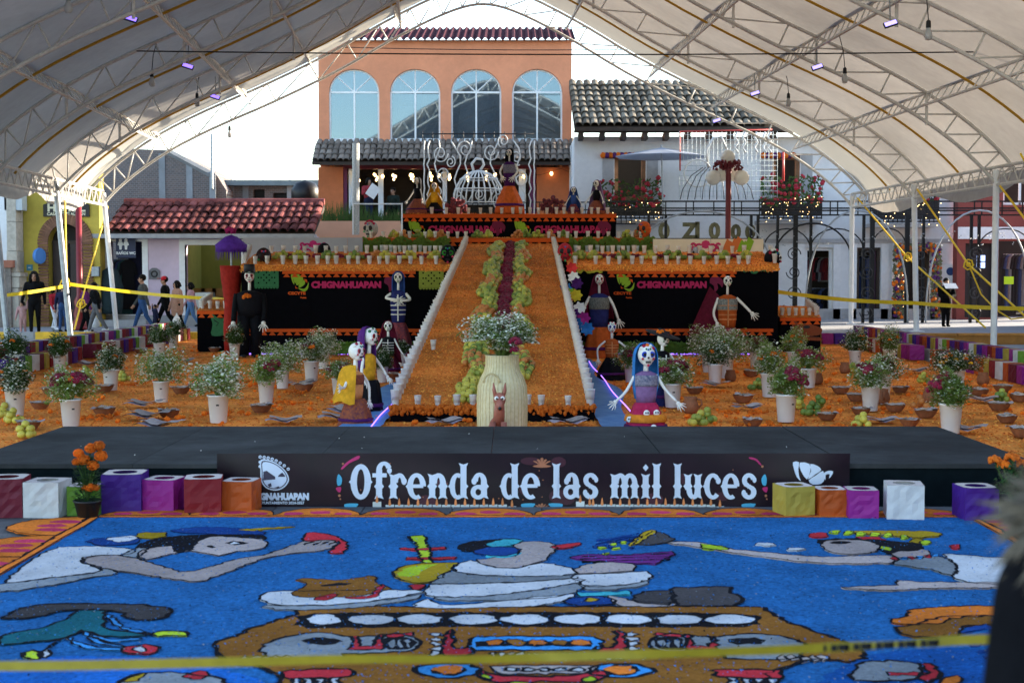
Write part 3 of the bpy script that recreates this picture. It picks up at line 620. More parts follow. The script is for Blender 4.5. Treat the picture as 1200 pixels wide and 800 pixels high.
# pale stone pilaster building at the far left
wl = thing('stone_corner_building', 'pale building corner with carved stone pilaster at the left edge', 'building', (X(5,Y-.6,300), Y-.6, 0))
MB().box(X(-260,Y,300),X(9,Y-.6,300),Y-.6,Y+6,1.95,6.5).build('wall', white_wall, wl); MB().box(X(-260,Y,300),X(9,Y-.6,300)+.12,Y-.75,Y+6,.12,1.75).build('stone_base', mat('rubble_stone', (.20,.17,.15), .9, .4, 6, bump=.6), wl)
MB().box(X(-260,Y,300),X(9,Y-.6,300)+.2,Y-.8,Y+6,1.752,1.948).build('sill_course', mat('terracotta', (.35,.13,.08), .8, .15, 5), wl)
pil = MB(); x0 = X(15,Y-.5,300)
for i,(z0,z1,w) in enumerate(((.12,1.2,.30),(1.2,1.5,.36),(1.5,1.62,.42),(1.62,2.2,.25),(2.2,3.0,.23),(3.0,3.8,.23),(3.8,4.5,.23),(4.5,4.8,.33),(4.8,6,.27))): pil.box(x0-w*.5,x0+w*.6,Y-.55-w*.3,Y-.06,z0+.006,z1-.006)
pil.build('pilaster', mat('carved_stone', (.48,.43,.36), .9, .2, 8, bump=.4), wl)
# far houses behind the red roof
Y = 55.0
fb = thing('brick_house', 'unfinished grey brick house rising behind the red tile roof', 'building', (X(205,Y,210), Y, 0)); x0,x1 = X(120,Y,210), X(250,Y,210)
z1,z2 = Z(176,Y), Z(206,Y); MB().prism([(x0,0),(x1,0),(x1,z2),(X(195,Y,210),z1),(x0,z1+.1)], (0,Y,0), UX, UZ, (0,6,0)).build('wall', brickm, fb)
for px,pt in ((190,180),(222,190),(249,203)): MB().box(X(px,Y,210)-.12,X(px,Y,210)+.12,Y-.03,Y-.004,0,Z(pt,Y)).build('concrete_post', conc_wall, fb)
MB().tube([(X(195,Y,190),Y-.02,z1-.02),(x1,Y-.02,z2)], .12, 4).build('concrete_beam', conc_wall, fb)
MB().tube([(X(249,Y,210),Y-.1,z2-.5),(X(249,Y,160),Y-.1,Z(157,Y))], .06, 8).build('vent_pipe', grey_steel, fb)
MB().prism([(X(250,Y,220),Z(240,Y)),(X(262,Y,220),Z(240,Y)),(X(262,Y,220),Z(222,Y)),(X(250,Y,220),Z(203,Y))], (0,Y+.5,0), UX, UZ, (0,5,0)).build('lean_to', brickm, fb)
Y = 57.0
gb = thing('flat_roof_house', 'low grey concrete house with flat roof behind the red tiles', 'building', (X(318,Y,225), Y, 0)); x0,x1 = X(270,Y,225), X(376,Y,225)
hs = [hole(297,310,222,232,Y), hole(320,345,226,236,Y)]
mb = MB(); wallgrid(mb, x0, x1, 0, Z(218,Y), Y, .3, hs); mb.build('wall', brickm, gb)
MB().box(x0-.3,x1+.2,Y-.5,Y+6,Z(218,Y)+.003,Z(212,Y)).build('roof_slab', mat('teal_concrete', (.20,.27,.30), .85, .2, 2), gb)
for px in (271,288,340,356): MB().box(X(px,Y,225)-.12,X(px,Y,225)+.12,Y-.06,Y-.004,0,Z(218,Y)).build('concrete_post', conc_wall, gb)
for h in hs: MB().box(h[0],h[1],Y+.2,Y+.28,h[2],h[3]).build('window', interior, gb)
for px in (271,275,308,339): MB().tube([at(px,213,Y),at(px,random.choice((197,203,206)),Y)], .02, 5).build('rebar', grey_steel, gb)
MB().lathe([(.55,0),(.55,.5),(.4,.75),(0,.9)], 16, at(358,238,Y-2)).build('water_tank', black_metal, gb, True)
# buildings beyond the right, only glimpsed: plain block continuing the street
# ================================================================== tent
# arch profile (inner chord) of the far arch, metres from its centre line; arches stand every 4.72 m towards the camera
PXM = 45.0
prof_px = [(-437,242),(-425,228),(-400,206),(-362,180),(-312,154),(-240,122),(-167,86),(-110,53),(-60,27),(-25,13),(0,9),(25,13),(60,27),(110,53),(167,86),(240,122),(312,154),(362,180),(400,206),(425,228),(437,242)]
def prof(x0=0): return [(x/PXM, EYE+(HZ-y)/PXM) for x, y in prof_px]
INNER = smoothpoly(prof(), 3, closed=False)
def offs(P, d):
    out = []
    for i, p in enumerate(P):
        a = P[max(i-1,0)]; b = P[min(i+1,len(P)-1)]; tx, tz = b[0]-a[0], b[1]-a[1]; L = math.hypot(tx, tz); out.append((p[0]-tz/L*d, p[1]+tx/L*d))
    return out
OUTER = offs(INNER, .48); SKIN = offs(INNER, .53); STRAP = offs(INNER, .47)
ARCH_Y = [37-4.72*i for i in range(6)]; NB = len(ARCH_Y)-1
def ctr(y): return -.73+.062*(37-y)
TAX = Vector((-.062, 1, 0)).normalized(); TR = Vector((1, .062, 0)).normalized()
def tp(y, p): return Vector((ctr(y), y, 0))+TR*p[0]+UZ*p[1]
tent = thing('event_tent', 'large white event tent roof on arched steel trusses over the plaza', 'tent', (ctr(20), 20, 0))
skin_m = mat('tent_canvas', (.36,.335,.31), .8, .08, 5, trans=.19, detail=8, bump=.10, mott=(.5,.18))
skin_sunlit = mat('tent_canvas_sunlit', (.50,.49,.45), .7, .05, .5, trans=.14)  # paler canvas for the last half bay, with the sunlit strip in its colour
def skinstrip(y0, y1, m, n=12, sag=.10):
    mb = MB(); P = SKIN; K = len(P); vs = []; fs = []
    for j in range(n+1):
        y = y0+(y1-y0)*j/n; s = math.sin(math.pi*j/n)
        Q = offs(INNER, .53-sag*s)
        for p in Q: w_ = tp(y, p); w_.z += s*(.05*mnoise.noise(w_*.9)+.022*mnoise.noise(w_*2.7)); vs.append(w_)
    for j in range(n):
        for i in range(K-1): a = j*K+i; fs.append((a, a+1, a+K+1, a+K))
    mb.add(vs, fs)
    if len(m) > 1: mb.mi = [1 if k >= (K-1)*n//2 else 0 for k in range(len(fs))]
    return mb.build('canvas_panel', m, tent, True)
for i in range(NB): skinstrip(ARCH_Y[i+1], ARCH_Y[i] if i else ARCH_Y[0], [skin_m] if i else [skin_m, skin_sunlit])
def arch(y, n=10):
    mb = MB(); I = [tp(y, p) for p in INNER]; O = [tp(y, p) for p in OUTER]
    mb.tube(I, .036, 6); mb.tube(O, .036, 6)
    for i in range(1, len(I)-1, 2): mb.tube([O[i], I[i]], .019, 5); mb.tube([I[i], O[min(i+2, len(O)-1)]], .017, 5)
    return mb.build('arch_truss', white_steel, tent, True)
for y in ARCH_Y: arch(y)
# purlins
def near(xm): return min(range(len(INNER)), key=lambda i: abs(INNER[i][0]-xm))
for xm in (-8.0,-6.15,-4.1,-2.05,2.05,4.1,6.15,8.0):
    k = near(xm); mb = MB()
    for i in range(NB):
        y0, y1 = ARCH_Y[i+1], ARCH_Y[i]
        a0, a1 = tp(y0, INNER[k]), tp(y1, INNER[k]); b0, b1 = tp(y0, OUTER[k]), tp(y1, OUTER[k])
        a0 = a0.lerp(b0,.35); a1 = a1.lerp(b1,.35)
        mb.tube([a0,a1], .03, 5); mb.tube([b0,b1], .03, 5)
        N = 12
        for j in range(N): p = a0.lerp(a1, j/N); q = b0.lerp(b1, j/N); mb.tube([p,q], .013, 4)
        mb.tube([b0, b0-UZ*.62], .03, 5)
    mb.build('purlin_truss', white_steel, tent)
# straps halfway between arches
for i in range(NB):
    y = (ARCH_Y[i]+ARCH_Y[i+1])/2; mb = MB(); P = offs(INNER, .36)
    mb.tube([tp(y, p) for p in P[1:-1]], .027, 5); mb.build('ratchet_strap', gold_strap, tent)
# eave beams, posts and valance
for sgn in (-1, 1):
    e = 0 if sgn < 0 else -1; mb = MB()
    for i in range(NB):
        a, b = tp(ARCH_Y[i+1], INNER[e]), tp(ARCH_Y[i], INNER[e]); a2, b2 = a+UZ*.35, b+UZ*.35
        mb.tube([a,b], .035, 6); mb.tube([a2,b2], .035, 6)
        for j in range(9): p = a.lerp(b, j/9); q = a2.lerp(b2, (j+.5)/9); mb.tube([p,q], .015, 4); mb.tube([q,a.lerp(b,(j+1)/9)], .015, 4)
    mb.build('eave_beam', white_steel, tent)
    for i in range(NB):
        vs = []; fs = []; n = 10
        for j in range(n+1):
            t = j/n; y = ARCH_Y[i+1]+(ARCH_Y[i]-ARCH_Y[i+1])*t; Q = offs(INNER, .535-.10*math.sin(math.pi*t))[e]; p = tp(y, Q)+UZ*.02; d = .30+.22*math.sin(math.pi*t)+random.uniform(-.03,.03)
            vs += [p, p+Vector((sgn*.04*math.sin(t*9),0,-d))]
        for j in range(n): fs.append((2*j,2*j+2,2*j+3,2*j+1))
        MB().add(vs, fs).build('valance', skin_m, tent)
    for i, y in enumerate(ARCH_Y):
        top = tp(y, INNER[e]); zb = .12 if (sgn < 0 and y > 34.6) else (.25 if (sgn > 0 and y > 32) else 0)
        lean = .30 if sgn < 0 else (.10 if i == 1 else 0); bot = Vector((top.x+lean, top.y, zb))
        mb = MB(); mb.tube([top+UZ*.30, bot], .065, 10); mb.box(bot.x-.15,bot.x+.15,bot.y-.15,bot.y+.15,zb+.002,zb+.02)
        mb.build('post', white_paint if (sgn > 0 or i == 0) else grey_steel, tent)
# guy ropes
yel = mat('yellow_rope', (.78,.50,.02), .6, .1, 30)
def rope(pts, label, r=.022, knot=None):
    mb = MB(); mb.tube(pts, r, 6)
    if knot is not None:
        k = Vector(knot); mb.tube([k+Vector((.09*math.cos(a*.9)*(1+.3*math.sin(a*2)),.03*math.sin(a*3),.11*math.sin(a*.9))) for a in range(8)], r*.9, 5); mb.ball(k, r*2.6, 8, 6)
    return tag(mb.build('guy_rope', yel), label, 'rope')
rope([at(1005,232,36.9),at(1062,300,35.2),at(1155,384,33.4)], 'yellow guy rope from the farthest right tent post', knot=at(1064,301,35.2))
rope([at(1075,222,32.2),at(1135,310,30.4),at(1225,392,28.6)], 'yellow guy rope from the second right tent post', knot=at(1135,310,30.4))
rope([at(1137,314,30.35),at(1150,345,30.0),at(1166,362,29.5),at(1185,374,29.2),at(1215,370,28.8)], 'loose yellow rope tail beside the right tent posts', .016)
rope([at(1172,218,27.4),at(1215,275,26)], 'short yellow guy rope at the right edge post')
rope([at(1196,180,24),at(1240,260,23)], 'short yellow rope at the outermost right corner', .018)
rope([at(126,242,36.8),at(95,355,34.5),at(87,386,33.6)], 'taut yellow guy rope from the farthest left tent post', knot=at(95,356,34.5))
rope([at(76,235,32.3),at(78,335,32.1),at(84,392,31.8)], 'yellow rope hanging along the second left tent post', knot=at(76,331,32.1))
def tape(pts, w, label, m=yellow_tape):
    vs = []; fs = []; pts = [Vector(p) for p in pts]
    for i, p in enumerate(pts):
        tw = .35*math.sin(i*1.1); vs += [p+Vector((0,math.sin(tw)*w/2,math.cos(tw)*w/2)), p-Vector((0,math.sin(tw)*w/2,math.cos(tw)*w/2))]
    for i in range(len(pts)-1): fs.append((2*i,2*i+2,2*i+3,2*i+1))
    return tag(MB().add(vs, fs).build('barrier_tape', m), label, 'tape')
def sagline(a, b, n, sag): return [a.lerp(b, i/n)-UZ*sag*math.sin(math.pi*i/n) for i in range(n+1)]
tape(sagline(at(-40,350,28),at(82,334,32.2),10,.04), .075, 'yellow barrier tape between the two leftmost posts')
tape(sagline(at(82,333,32.2),at(285,352,30),14,.05), .075, 'yellow barrier tape from the left post to the black wall')
tape(sagline(at(912,342,30),at(1072,355,32.2),14,.05), .085, 'yellow barrier tape from the black wall to the right tent post')
tape(sagline(at(1072,355,32.2),at(1230,362,27.6),12,.03), .085, 'yellow barrier tape between the right tent posts')
# LED floodlights and hanging bulbs
led_e = mat('led_panel', (.4,.4,1), .4, 0, emit=(.22,.13,1), es=.55); led_w = mat('led_panel_right', (.6,.6,1), .4, 0, emit=(.32,.26,1), es=.5)
names = {(-1,0):'violet LED floodlight on the left truss nearest the camera',(-1,1):'middle violet LED floodlight on the left truss',(-1,2):'violet LED floodlight on the left truss nearest the gable',
 (1,0):'violet LED floodlight on the right truss nearest the camera',(1,1):'middle violet LED floodlight on the right truss',(1,2):'violet LED floodlight on the right truss nearest the gable',(1,3):'violet LED floodlight low on the right gable truss'}
bn = {(-1,0):'hanging bulb at the top left near the camera',(-1,1):'hanging bulb below the left purlin middle',(-1,2):'hanging bulb below the left truss near the gable',(-1,3):'hanging bulb on the left gable arch',
 (1,0):'hanging bulb at the upper right near the camera',(1,1):'hanging bulb below the right truss middle',(1,2):'hanging bulb below the right truss near the gable'}
for sgn, L in ((-1,((153,21,22.84),(220,77,27.56),(252,113,32.28))),(1,((1044,27,22.84),(958,78,27.56),(885,109,32.28),(840,141,36.8)))):
    for i, (px,py,y) in enumerate(L):
        p = at(px,py,y-.15); t = thing('led_floodlight', names[(sgn,i)], 'floodlight', p, 'LED floodlights under the tent roof')
        MM = Matrix.Translation(p) @ Euler((R(-25),R(-sgn*18),0)).to_matrix().to_4x4()
        MB().box(-.11,.11,.012,.05,-.045,.045,MM).build('housing', black_metal, t); MB().box(-.095,.095,0,.010,-.034,.034,MM).build('led_panel', led_e if sgn < 0 else led_w, t)
        MB().tube([p+Vector((0,.04,.06)),p+Vector((0,.1,.45))], .012, 5).build('bracket', grey_steel, t)
gb_m = mat('frosted_bulb', (.55,.55,.55), .25, .05, 5, trans=.3)
for sgn, L in ((-1,((80,8,20.5),(178,96,27.2),(231,120,32),(269,157,36.9))),(1,((1088,40,21.5),(990,92,27.2),(924,120,32)))):
    for i, (px,py,y) in enumerate(L):
        p = at(px,py,y); t = thing('hanging_bulb', bn[(sgn,i)], 'light bulb', p, 'bulbs hanging from the tent trusses')
        MB().lathe([(.0,-.10),(.045,-.085),(.062,-.035),(.058,0),(.036,.06),(.03,.09)], 12, p).build('globe', gb_m, t, True)
        MB().lathe([(.038,.09),(.04,.11),(.035,.19),(.012,.21)], 10, p).build('socket', black_metal, t)
        MB().tube([p+UZ*.2, p+Vector((-sgn*.03,0,.5)), p+Vector((-sgn*.15,0,.95))], .008, 4).build('cable', black_metal, t)
cb = MB(); cb.tube(sagline(at(160,60,24.5),at(1230,60,24.5),24,.06), .012, 5); tag(cb.build('overhead_cable', black_metal), 'thin dark cable spanning the tent below the trusses', 'cable')
cb = MB(); cb.tube(sagline(at(380,55,41),at(760,58,41),10,.05), .012, 5); tag(cb.build('street_cable', black_metal), 'thin cable crossing in front of the orange facade', 'cable')
# ================================================================== altar: tiers, ramp, lettering
magenta = mat('magenta_felt', (.42,.01,.09), .8, .1, 30); lime = mat('lime_felt', (.25,.42,.02), .8, .1, 30); olive_paper = mat('olive_paper', (.24,.27,.03), .8, .15, 20)
green_paper = mat('green_paper', (.03,.16,.06), .8, .15, 20, trans=.1); wall_black = mat('stage_black', (.0035,.0035,.005), .95, .2, 8, spec=.03)
def fringe(t, x0, x1, Y, z, h, step=.16):
    """orange felt strip with cut triangles hanging from it"""
    mb = MB(); mb.box(x0, x1, Y-.02, Y-.006, z-h*.5, z); mb.build('fringe_band', orange_felt, t)
    n = max(1, int((x1-x0)/step)); tri = MB().prism([(-step*.42,-h*.98),(step*.42,-h*.98),(step*.1,-h*.5),(-step*.1,-h*.5)], (0,0,0), UX, UZ, (0,-.010,0)).build('fringe_triangle', orange_felt, t, local=True)
    for i in range(n):
        loc = (x0+(x1-x0)*(i+.5)/n-t.location.x, Y-.006-t.location.y, z-t.location.z)
        if i == 0: tri.location = loc
        else: piece(tri, t, loc)
def leaf_logo(t, c, s, Y):
    """green leaf swirl of five curved slices with small orange marks"""
    def P(pts): return [(c.x+x*s, c.z+y*s) for x, y in pts]
    m = MB()
    for k, pts in enumerate([[(-.75,.75),(-.62,.1),(-.42,-.2),(-.5,.25),(-.42,.72)],[(-.38,.72),(-.46,.22),(-.3,-.05),(.1,.72)],[(.14,.68),(-.26,-.08),(-.05,-.25),(.45,.3)],[(.48,.24),(0,-.3),(.15,-.48),(.62,-.12)],[(-.05,-.52),(.5,-.62),(.8,-.35),(.98,.05),(.92,-.55),(.62,-.85),(.3,-.8)]]):
        m.prism(P(smoothpoly(pts, 3)), (0,Y-.004-k*.001,0), UX, UZ, (0,-.006,0))
    m.build('leaf_emblem', lime, t)
    m = MB(); m.prism(P([(.45,.35),(.8,.3),(.85,-.05),(.7,.1),(.6,.05),(.62,.2)]), (0,Y-.004,0), UX, UZ, (0,-.006,0)); m.prism(P([(-.35,-.3),(-.3,-.6),(0,-.55),(-.2,-.5)]), (0,Y-.004,0), UX, UZ, (0,-.006,0)); m.build('emblem_mark', orange_felt, t)
def word(t, s, p, h, m, bold=.006, ws=1.0, name='lettering'):
    mb = MB(); text(mb, s, p, UX, UZ, h, .006, bold, align='LEFT', wscale=ws, nrm=FRONT); return mb.build(name, m, t)
def head_emblem(t, c, s, Y):
    m = MB(); m.prism([(c.x+x*s, c.z+y*s) for x, y in smoothpoly([(-.6,.9),(.3,.9),(.85,.3),(.7,-.4),(.5,-.1),(.1,.1),(.2,-.5),(-.2,-.95),(-.3,-.2),(-.8,.2)], 3)], (0,Y-.004,0), UX, UZ, (0,-.006,0)); m.build('bird_emblem', mat('dark_magenta', (.16,.006,.045), .8, .1, 20), t)
def petal_slab(name, parent, corners, m=None, n=2500, bump=.012, size=(.02,.045)):
    """marigold covered quad: corners a,b (front), c,d (back); tiny waves + loose petals"""
    a, b, c, d = [Vector(p) for p in corners]; K, J = 26, 14; vs = []; fs = []; nr = (b-a).cross(d-a).normalized()
    for j in range(J+1):
        for i in range(K+1):
            p = a.lerp(b, i/K).lerp(d.lerp(c, i/K), j/J); vs.append(p+nr*(bump*mnoise.noise(p*3.1)+bump*.6*mnoise.noise(p*9)))
    for j in range(J):
        for i in range(K): q = j*(K+1)+i; fs.append((q,q+1,q+K+2,q+K+1))
    o = MB().add(vs, fs).build(name, m or marigold, parent, True)
    def pick():
        u, w = random.random(), random.random(); return a.lerp(b,u).lerp(d.lerp(c,u),w)+nr*.006, nr
    if n:
        q = petals('loose_petals', n, pick, pet, None, size)
        loc = Vector((0,0,0)); r = parent
        while r: loc += r.location; r = r.parent
        q.data.transform(Matrix.Translation(-loc)); q.parent = parent
    return o
# ramp geometry helper
RB, RT = (15.15, .15), (31.4, 2.24)
def rz(y): return RB[1]+(RT[1]-RB[1])*(y-RB[0])/(RT[0]-RB[0])
def rc(y): t = (y-RB[0])/(RT[0]-RB[0]); return -.21+.16*t, 1.09-.10*t      # centre, half width
ramp_t = thing('marigold_ramp', 'long ramp covered in orange marigold petals rising to the altar', 'ramp', (-.15, RB[0], 0))
c0, h0 = rc(RB[0]); c1, h1 = rc(RT[0])
mb = MB(); mb.add([(c0-h0,RB[0],0),(c0+h0,RB[0],0),(c1+h1,RT[0],0),(c1-h1,RT[0],0),(c0-h0,RB[0],RB[1]-.01),(c0+h0,RB[0],RB[1]-.01),(c1+h1,RT[0],RT[1]-.01),(c1-h1,RT[0],RT[1]-.01)], [(0,3,2,1),(4,5,6,7),(0,1,5,4),(1,2,6,5),(2,3,7,6),(3,0,4,7)]); mb.build('ramp_frame', wall_black, ramp_t)
petal_slab('petal_carpet', ramp_t, [(c0-h0,RB[0],RB[1]),(c0+h0,RB[0],RB[1]),(c1+h1,RT[0],RT[1]),(c1-h1,RT[0],RT[1])], n=42000, size=(.014,.032))
lip = MB()
for i in range(500):
    lip.ball((c0+random.uniform(-h0,h0), RB[0]+random.uniform(-.02,.06), RB[1]-.02+random.uniform(-.03,.05)), random.uniform(.015,.035), 5, 4, rough=.25)
o = lip.build('petal_lip', bloom_orange, ramp_t); o['kind'] = 'stuff'
# ---------------- tier 1: two long black walls left and right of the ramp
T1 = 27.8; zt1 = 1.64
for sgn, pa, pb2 in ((-1,283,527),(1,668,912)):
    xa, xb = X(pa,T1,350), X(pb2,T1,350); side = 'left' if sgn < 0 else 'right'
    t = thing('altar_wall', f'long black altar wall with CHIGNAHUAPAN lettering {side} of the ramp', 'altar wall', ((xa+xb)/2, T1, 0))
    MB().box(xa,xb,T1,T1+1.9,.0,zt1).build('wall_body', wall_black, t)
    np_ = 3
    for i in range(np_): MB().box(xa+(xb-xa)*i/np_+.012,xa+(xb-xa)*(i+1)/np_-.012,T1-.004,T1-.001,.05,zt1-.02).build('wall_panel', wall_black, t)
    T = T1-.004
    if sgn < 0: f0, f1, g0, g1 = 331, 487, 285, 500
    else: f0, f1, g0, g1 = 712, 863, 682, 906
    fringe(t, X(f0,T,322), X(f1,T,322), T, Z(317,T), .13); fringe(t, X(g0,T,388), X(g1,T,388), T, Z(385,T), .13)
    lx = 350 if sgn < 0 else 731.5
    leaf_logo(t, at(lx,331,T), .20, T); word(t, 'CECYTE', at(lx-12.5,345,T), .05, orange_felt, .004, 1.3); word(t, 'Puebla', at(lx+2,349.5,T), .03, orange_felt, .002)
    word(t, 'CHIGNAHUAPAN', at(lx+15,337,T), .115, magenta, .011, 1.03)
    head_emblem(t, at(lx+108,333,T), .16, T)
    # marigold top, three rising steps
    y0, y1, y2, y3 = T1-.05, T1+.55, T1+1.15, T1+1.85
    xi, xo = (xb+.05, xa) if sgn < 0 else (xa-.05, xb); xl, xr = min(xi,xo), max(xi,xo)
    petal_slab('petal_step', t, [(xl,y0,zt1+.004),(xr,y0,zt1+.004),(xr,y0+.02,zt1+.12),(xl,y0+.02,zt1+.12)], n=900)
    petal_slab('petal_top', t, [(xl,y0+.02,zt1+.12),(xr,y0+.02,zt1+.12),(xr,y3,2.04),(xl,y3,2.04)], n=5000)
    # low green plants at the foot
    g = MB()
    for i in range(2600):
        x = random.uniform(X(380,T,406) if sgn < 0 else X(683,T,406), X(500,T,406) if sgn < 0 else X(900,T,406)); p = Vector((x, T1-.35+random.uniform(-.12,.12), random.uniform(.05,.26))); s = random.uniform(.02,.05); a = random.random()*6.28
        u = Vector((math.cos(a),random.uniform(-.4,.4),math.sin(a))); w = Vector((-math.sin(a),.3,math.cos(a))); g.add([p-u*s,p-w*s*.5,p+u*s,p+w*s*.5], [(0,1,2,3)])
    o = g.build('low_hedge', mat('bright_leaf', (.10,.22,.02), .6, .3, 20, trans=.3)); tag(o, f'low bright green plants along the foot of the {side} black wall', 'hedge')
    # purple LED line on the floor
    l_ = MB(); l_.tube([(xl,T1-.12,.03),(xr,T1-.12,.03)], .012, 5); tag(l_.build('led_strip', mat('violet_led', (.3,.2,1), .4, 0, emit=(.25,.12,1), es=.9)), f'violet LED strip along the foot of the {side} black wall', 'LED strip')
# ---------------- tier 2 and tier 3
T2, T3 = 31.5, 33.4
t = thing('altar_tier', 'middle black altar tier with orange fringe at the head of the ramp', 'altar tier', (0, T2, 0)); xa, xb = X(425,T2,280), X(768,T2,280); z2 = Z(279.3,T2)
MB().box(xa,xb,T2,T2+1.85,.0,z2).build('tier_body', wall_black, t); fringe(t, xa, xb, T2, z2, .17, .19)
petal_slab('petal_top', t, [(xa,T2-.03,z2+.004),(xb,T2-.03,z2+.004),(xb,T2+1.8,z2+.05),(xa,T2+1.8,z2+.05)], n=1500)
t = thing('altar_tier', 'topmost black altar tier with two CHIGNAHUAPAN words and orange fringe', 'altar tier', (0, T3, 0)); xa, xb = X(472,T3,260), X(722,T3,260); z3 = Z(251,T3)
MB().box(xa,xb,T3,T3+1.6,.0,z3).build('tier_body', wall_black, t); fringe(t, xa, xb, T3, z3, .17, .17)
petal_slab('petal_top', t, [(xa,T3-.03,z3+.004),(xb,T3-.03,z3+.004),(xb,T3+1.55,z3+.05),(xa,T3+1.55,z3+.05)], n=1200)
for lx in (487,611): leaf_logo(t, at(lx,268,T3), .22, T3); word(t, 'CHIGNAHUAPAN', at(lx+15,272.5,T3), .15, magenta, .012, 1.0); head_emblem(t, at(lx+97,268,T3), .19, T3)
# ---------------- side wings with fox heads
for sgn, pa, pb2, pt in ((-1,231,285,364),(1,914,962,372)):
    Yw = 28.6; xa, xb = X(pa,Yw,380), X(pb2,Yw,380); zt_ = Z(pt,Yw); side = 'left' if sgn < 0 else 'right'
    t = thing('altar_wing', f'low black side wing with a {"green" if sgn < 0 else "brown"} animal head {side} of the altar', 'altar wing', ((xa+xb)/2, Yw, 0))
    MB().box(xa,xb,Yw,Yw+1.4,0,zt_).build('wing_body', wall_black, t); fringe(t, xa, xb, Yw, zt_, .14, .16)
    petal_slab('petal_top', t, [(xa,Yw-.02,zt_+.004),(xb,Yw-.02,zt_+.004),(xb,Yw+1.35,zt_+.2),(xa,Yw+1.35,zt_+.2)], n=800)
    c = at((pa+pb2)/2+6,380 if sgn < 0 else 386,Yw); s = .30
    m = MB(); pts = [(-1.0,.75),(-.85,.0),(-.9,-.75),(.2,-.72),(1.05,-.75),(1.05,-.55),(.45,-.42),(.95,-.35),(1.1,.05),(.55,.3),(.1,.45),(-.4,.4)]
    m.prism([(c.x+x*s, c.z+y*s) for x, y in smoothpoly(pts, 3)], (0,Yw-.008,0), UX, UZ, (0,-.006,0)); m.build('animal_head', green_paper if sgn < 0 else mat('brown_paper', (.22,.05,.015), .8, .1, 20), t)
    m = MB(); m.prism([(c.x+x, c.z+.02+y) for x, y in ellipse(.02,.03,.07,.03,14)], (0,Yw-.016,0), UX, UZ, (0,-.003,0)); m.tube([(c.x+.1*s,Yw-.016,c.z-.45*s),(c.x+.9*s,Yw-.016,c.z-.5*s)], .008, 4); m.tube([(c.x-.75*s,Yw-.016,c.z+.3*s),(c.x-.45*s,Yw-.016,c.z+.1*s),(c.x-.6*s,Yw-.016,c.z-.1*s)], .008, 4); m.build('head_lines', dark, t)
# cut-paper panels hung on the walls
def papel(pa, pb2, pt, pb3, Yp, m, label):
    h = hole(pa,pb2,pt,pb3,Yp); nx, nz = 9, 7; hs = []
    w, hh = (h[1]-h[0])/nx, (h[3]-h[2])/nz
    for i in range(nx):
        for j in range(nz):
            d = math.hypot(i-4, j-3)
            if (i in (1,7) and j in (1,3,5)) or (1.4 < d < 2.3 and (i+j) % 2) or d < .5: hs.append((h[0]+w*(i+.22),h[0]+w*(i+.78),h[2]+hh*(j+.22),h[2]+hh*(j+.78)))
    mb = MB(); wallgrid(mb, h[0], h[1], h[2], h[3], Yp, .006, hs); o = mb.build('cut_paper_panel', m); tag(o, label, 'paper panel')
    e = MB(); n = 8
    for i in range(n): e.prism(ellipse(h[0]+(h[1]-h[0])*(i+.5)/n, h[2]-.002, (h[1]-h[0])/n/2*.95, .035, 8, 180, 360), (0,Yp,0), UX, UZ, (0,.005,0))
    e.build('scalloped_edge', m, o)
papel(298,326.5,314.5,336,T1-.03,green_paper,'dark green cut paper panel at the left end of the black wall')
papel(491,520,315,337,T1-.03,olive_paper,'olive cut paper panel beside the left edge of the ramp')
for px, w, m, lab in ((691,15,mat('yellow_paper', (.42,.38,.03), .8, .1, 20),'crumpled yellow paper lying on the wall right of the red skull'),(886,15,green_paper,'crumpled green paper at the right end of the black wall')):
    vs = []; fs = []
    for j in range(4):
        for i in range(13):
            p = at(px-w+2*w*i/12, 319-8*min(1,j/2), T1-.07+.16*(j/3)); p.z += random.uniform(-.03,.03); p.y += random.uniform(-.03,.03); vs.append(p)
    for j in range(3):
        for i in range(12): a = j*13+i; fs.append((a,a+1,a+14,a+13))
    tag(MB().add(vs, fs).build('crumpled_paper', m), lab, 'paper')
# ---------------- printed boards behind the tiers
def board(pa, pb2, pt, pb3, Yb, m, label, split):
    h = hole(pa,pb2,pt,pb3,Yb); t = thing('printed_board', label, 'board', ((h[0]+h[1])/2, Yb, h[2])); e = [h[0]]+[X(s,Yb,288) for s in split]+[h[1]]
    for a, b in zip(e, e[1:]): MB().box(a+.006,b-.006,Yb,Yb+.05,h[2]-.4,h[3]).build('board_panel', m, t)
    for x in (h[0]+.2, h[1]-.2): MB().box(x-.03,x+.03,Yb+.06,Yb+.12,0,h[3]-.1).build('support_leg', grey_steel, t)
    return t, h
def rosette(t, c, s, Yb, m):
    mb = MB(); mb.prism(ellipse(c.x,c.z+.25*s,.3*s,.28*s,8), (0,Yb-.003,0), UX, UZ, (0,-.004,0))
    for sg in (-1,1):
        for k,(dx,dz,r) in enumerate(((.45,.05,.22),(.75,-.15,.18),(.4,-.35,.22),(.8,.2,.12))):
            mb.tube([(c.x+sg*dx*s+r*s*math.cos(a*.7),Yb-.006,c.z+dz*s+r*s*math.sin(a*.7)) for a in range(8)], .022*s/.3, 4)
    mb.build('printed_rosette', m, t)
t, h = board(765,895,280,300,31.2, mat('cream_board', (.86,.68,.50), .8, .06, 3),'cream printed board behind the right altar wall',(833,)); pinkp = mat('pink_print', (.62,.03,.13), .7, 0)
rosette(t, at(827,291,31.2), .34, 31.2, pinkp)
m = MB(); 
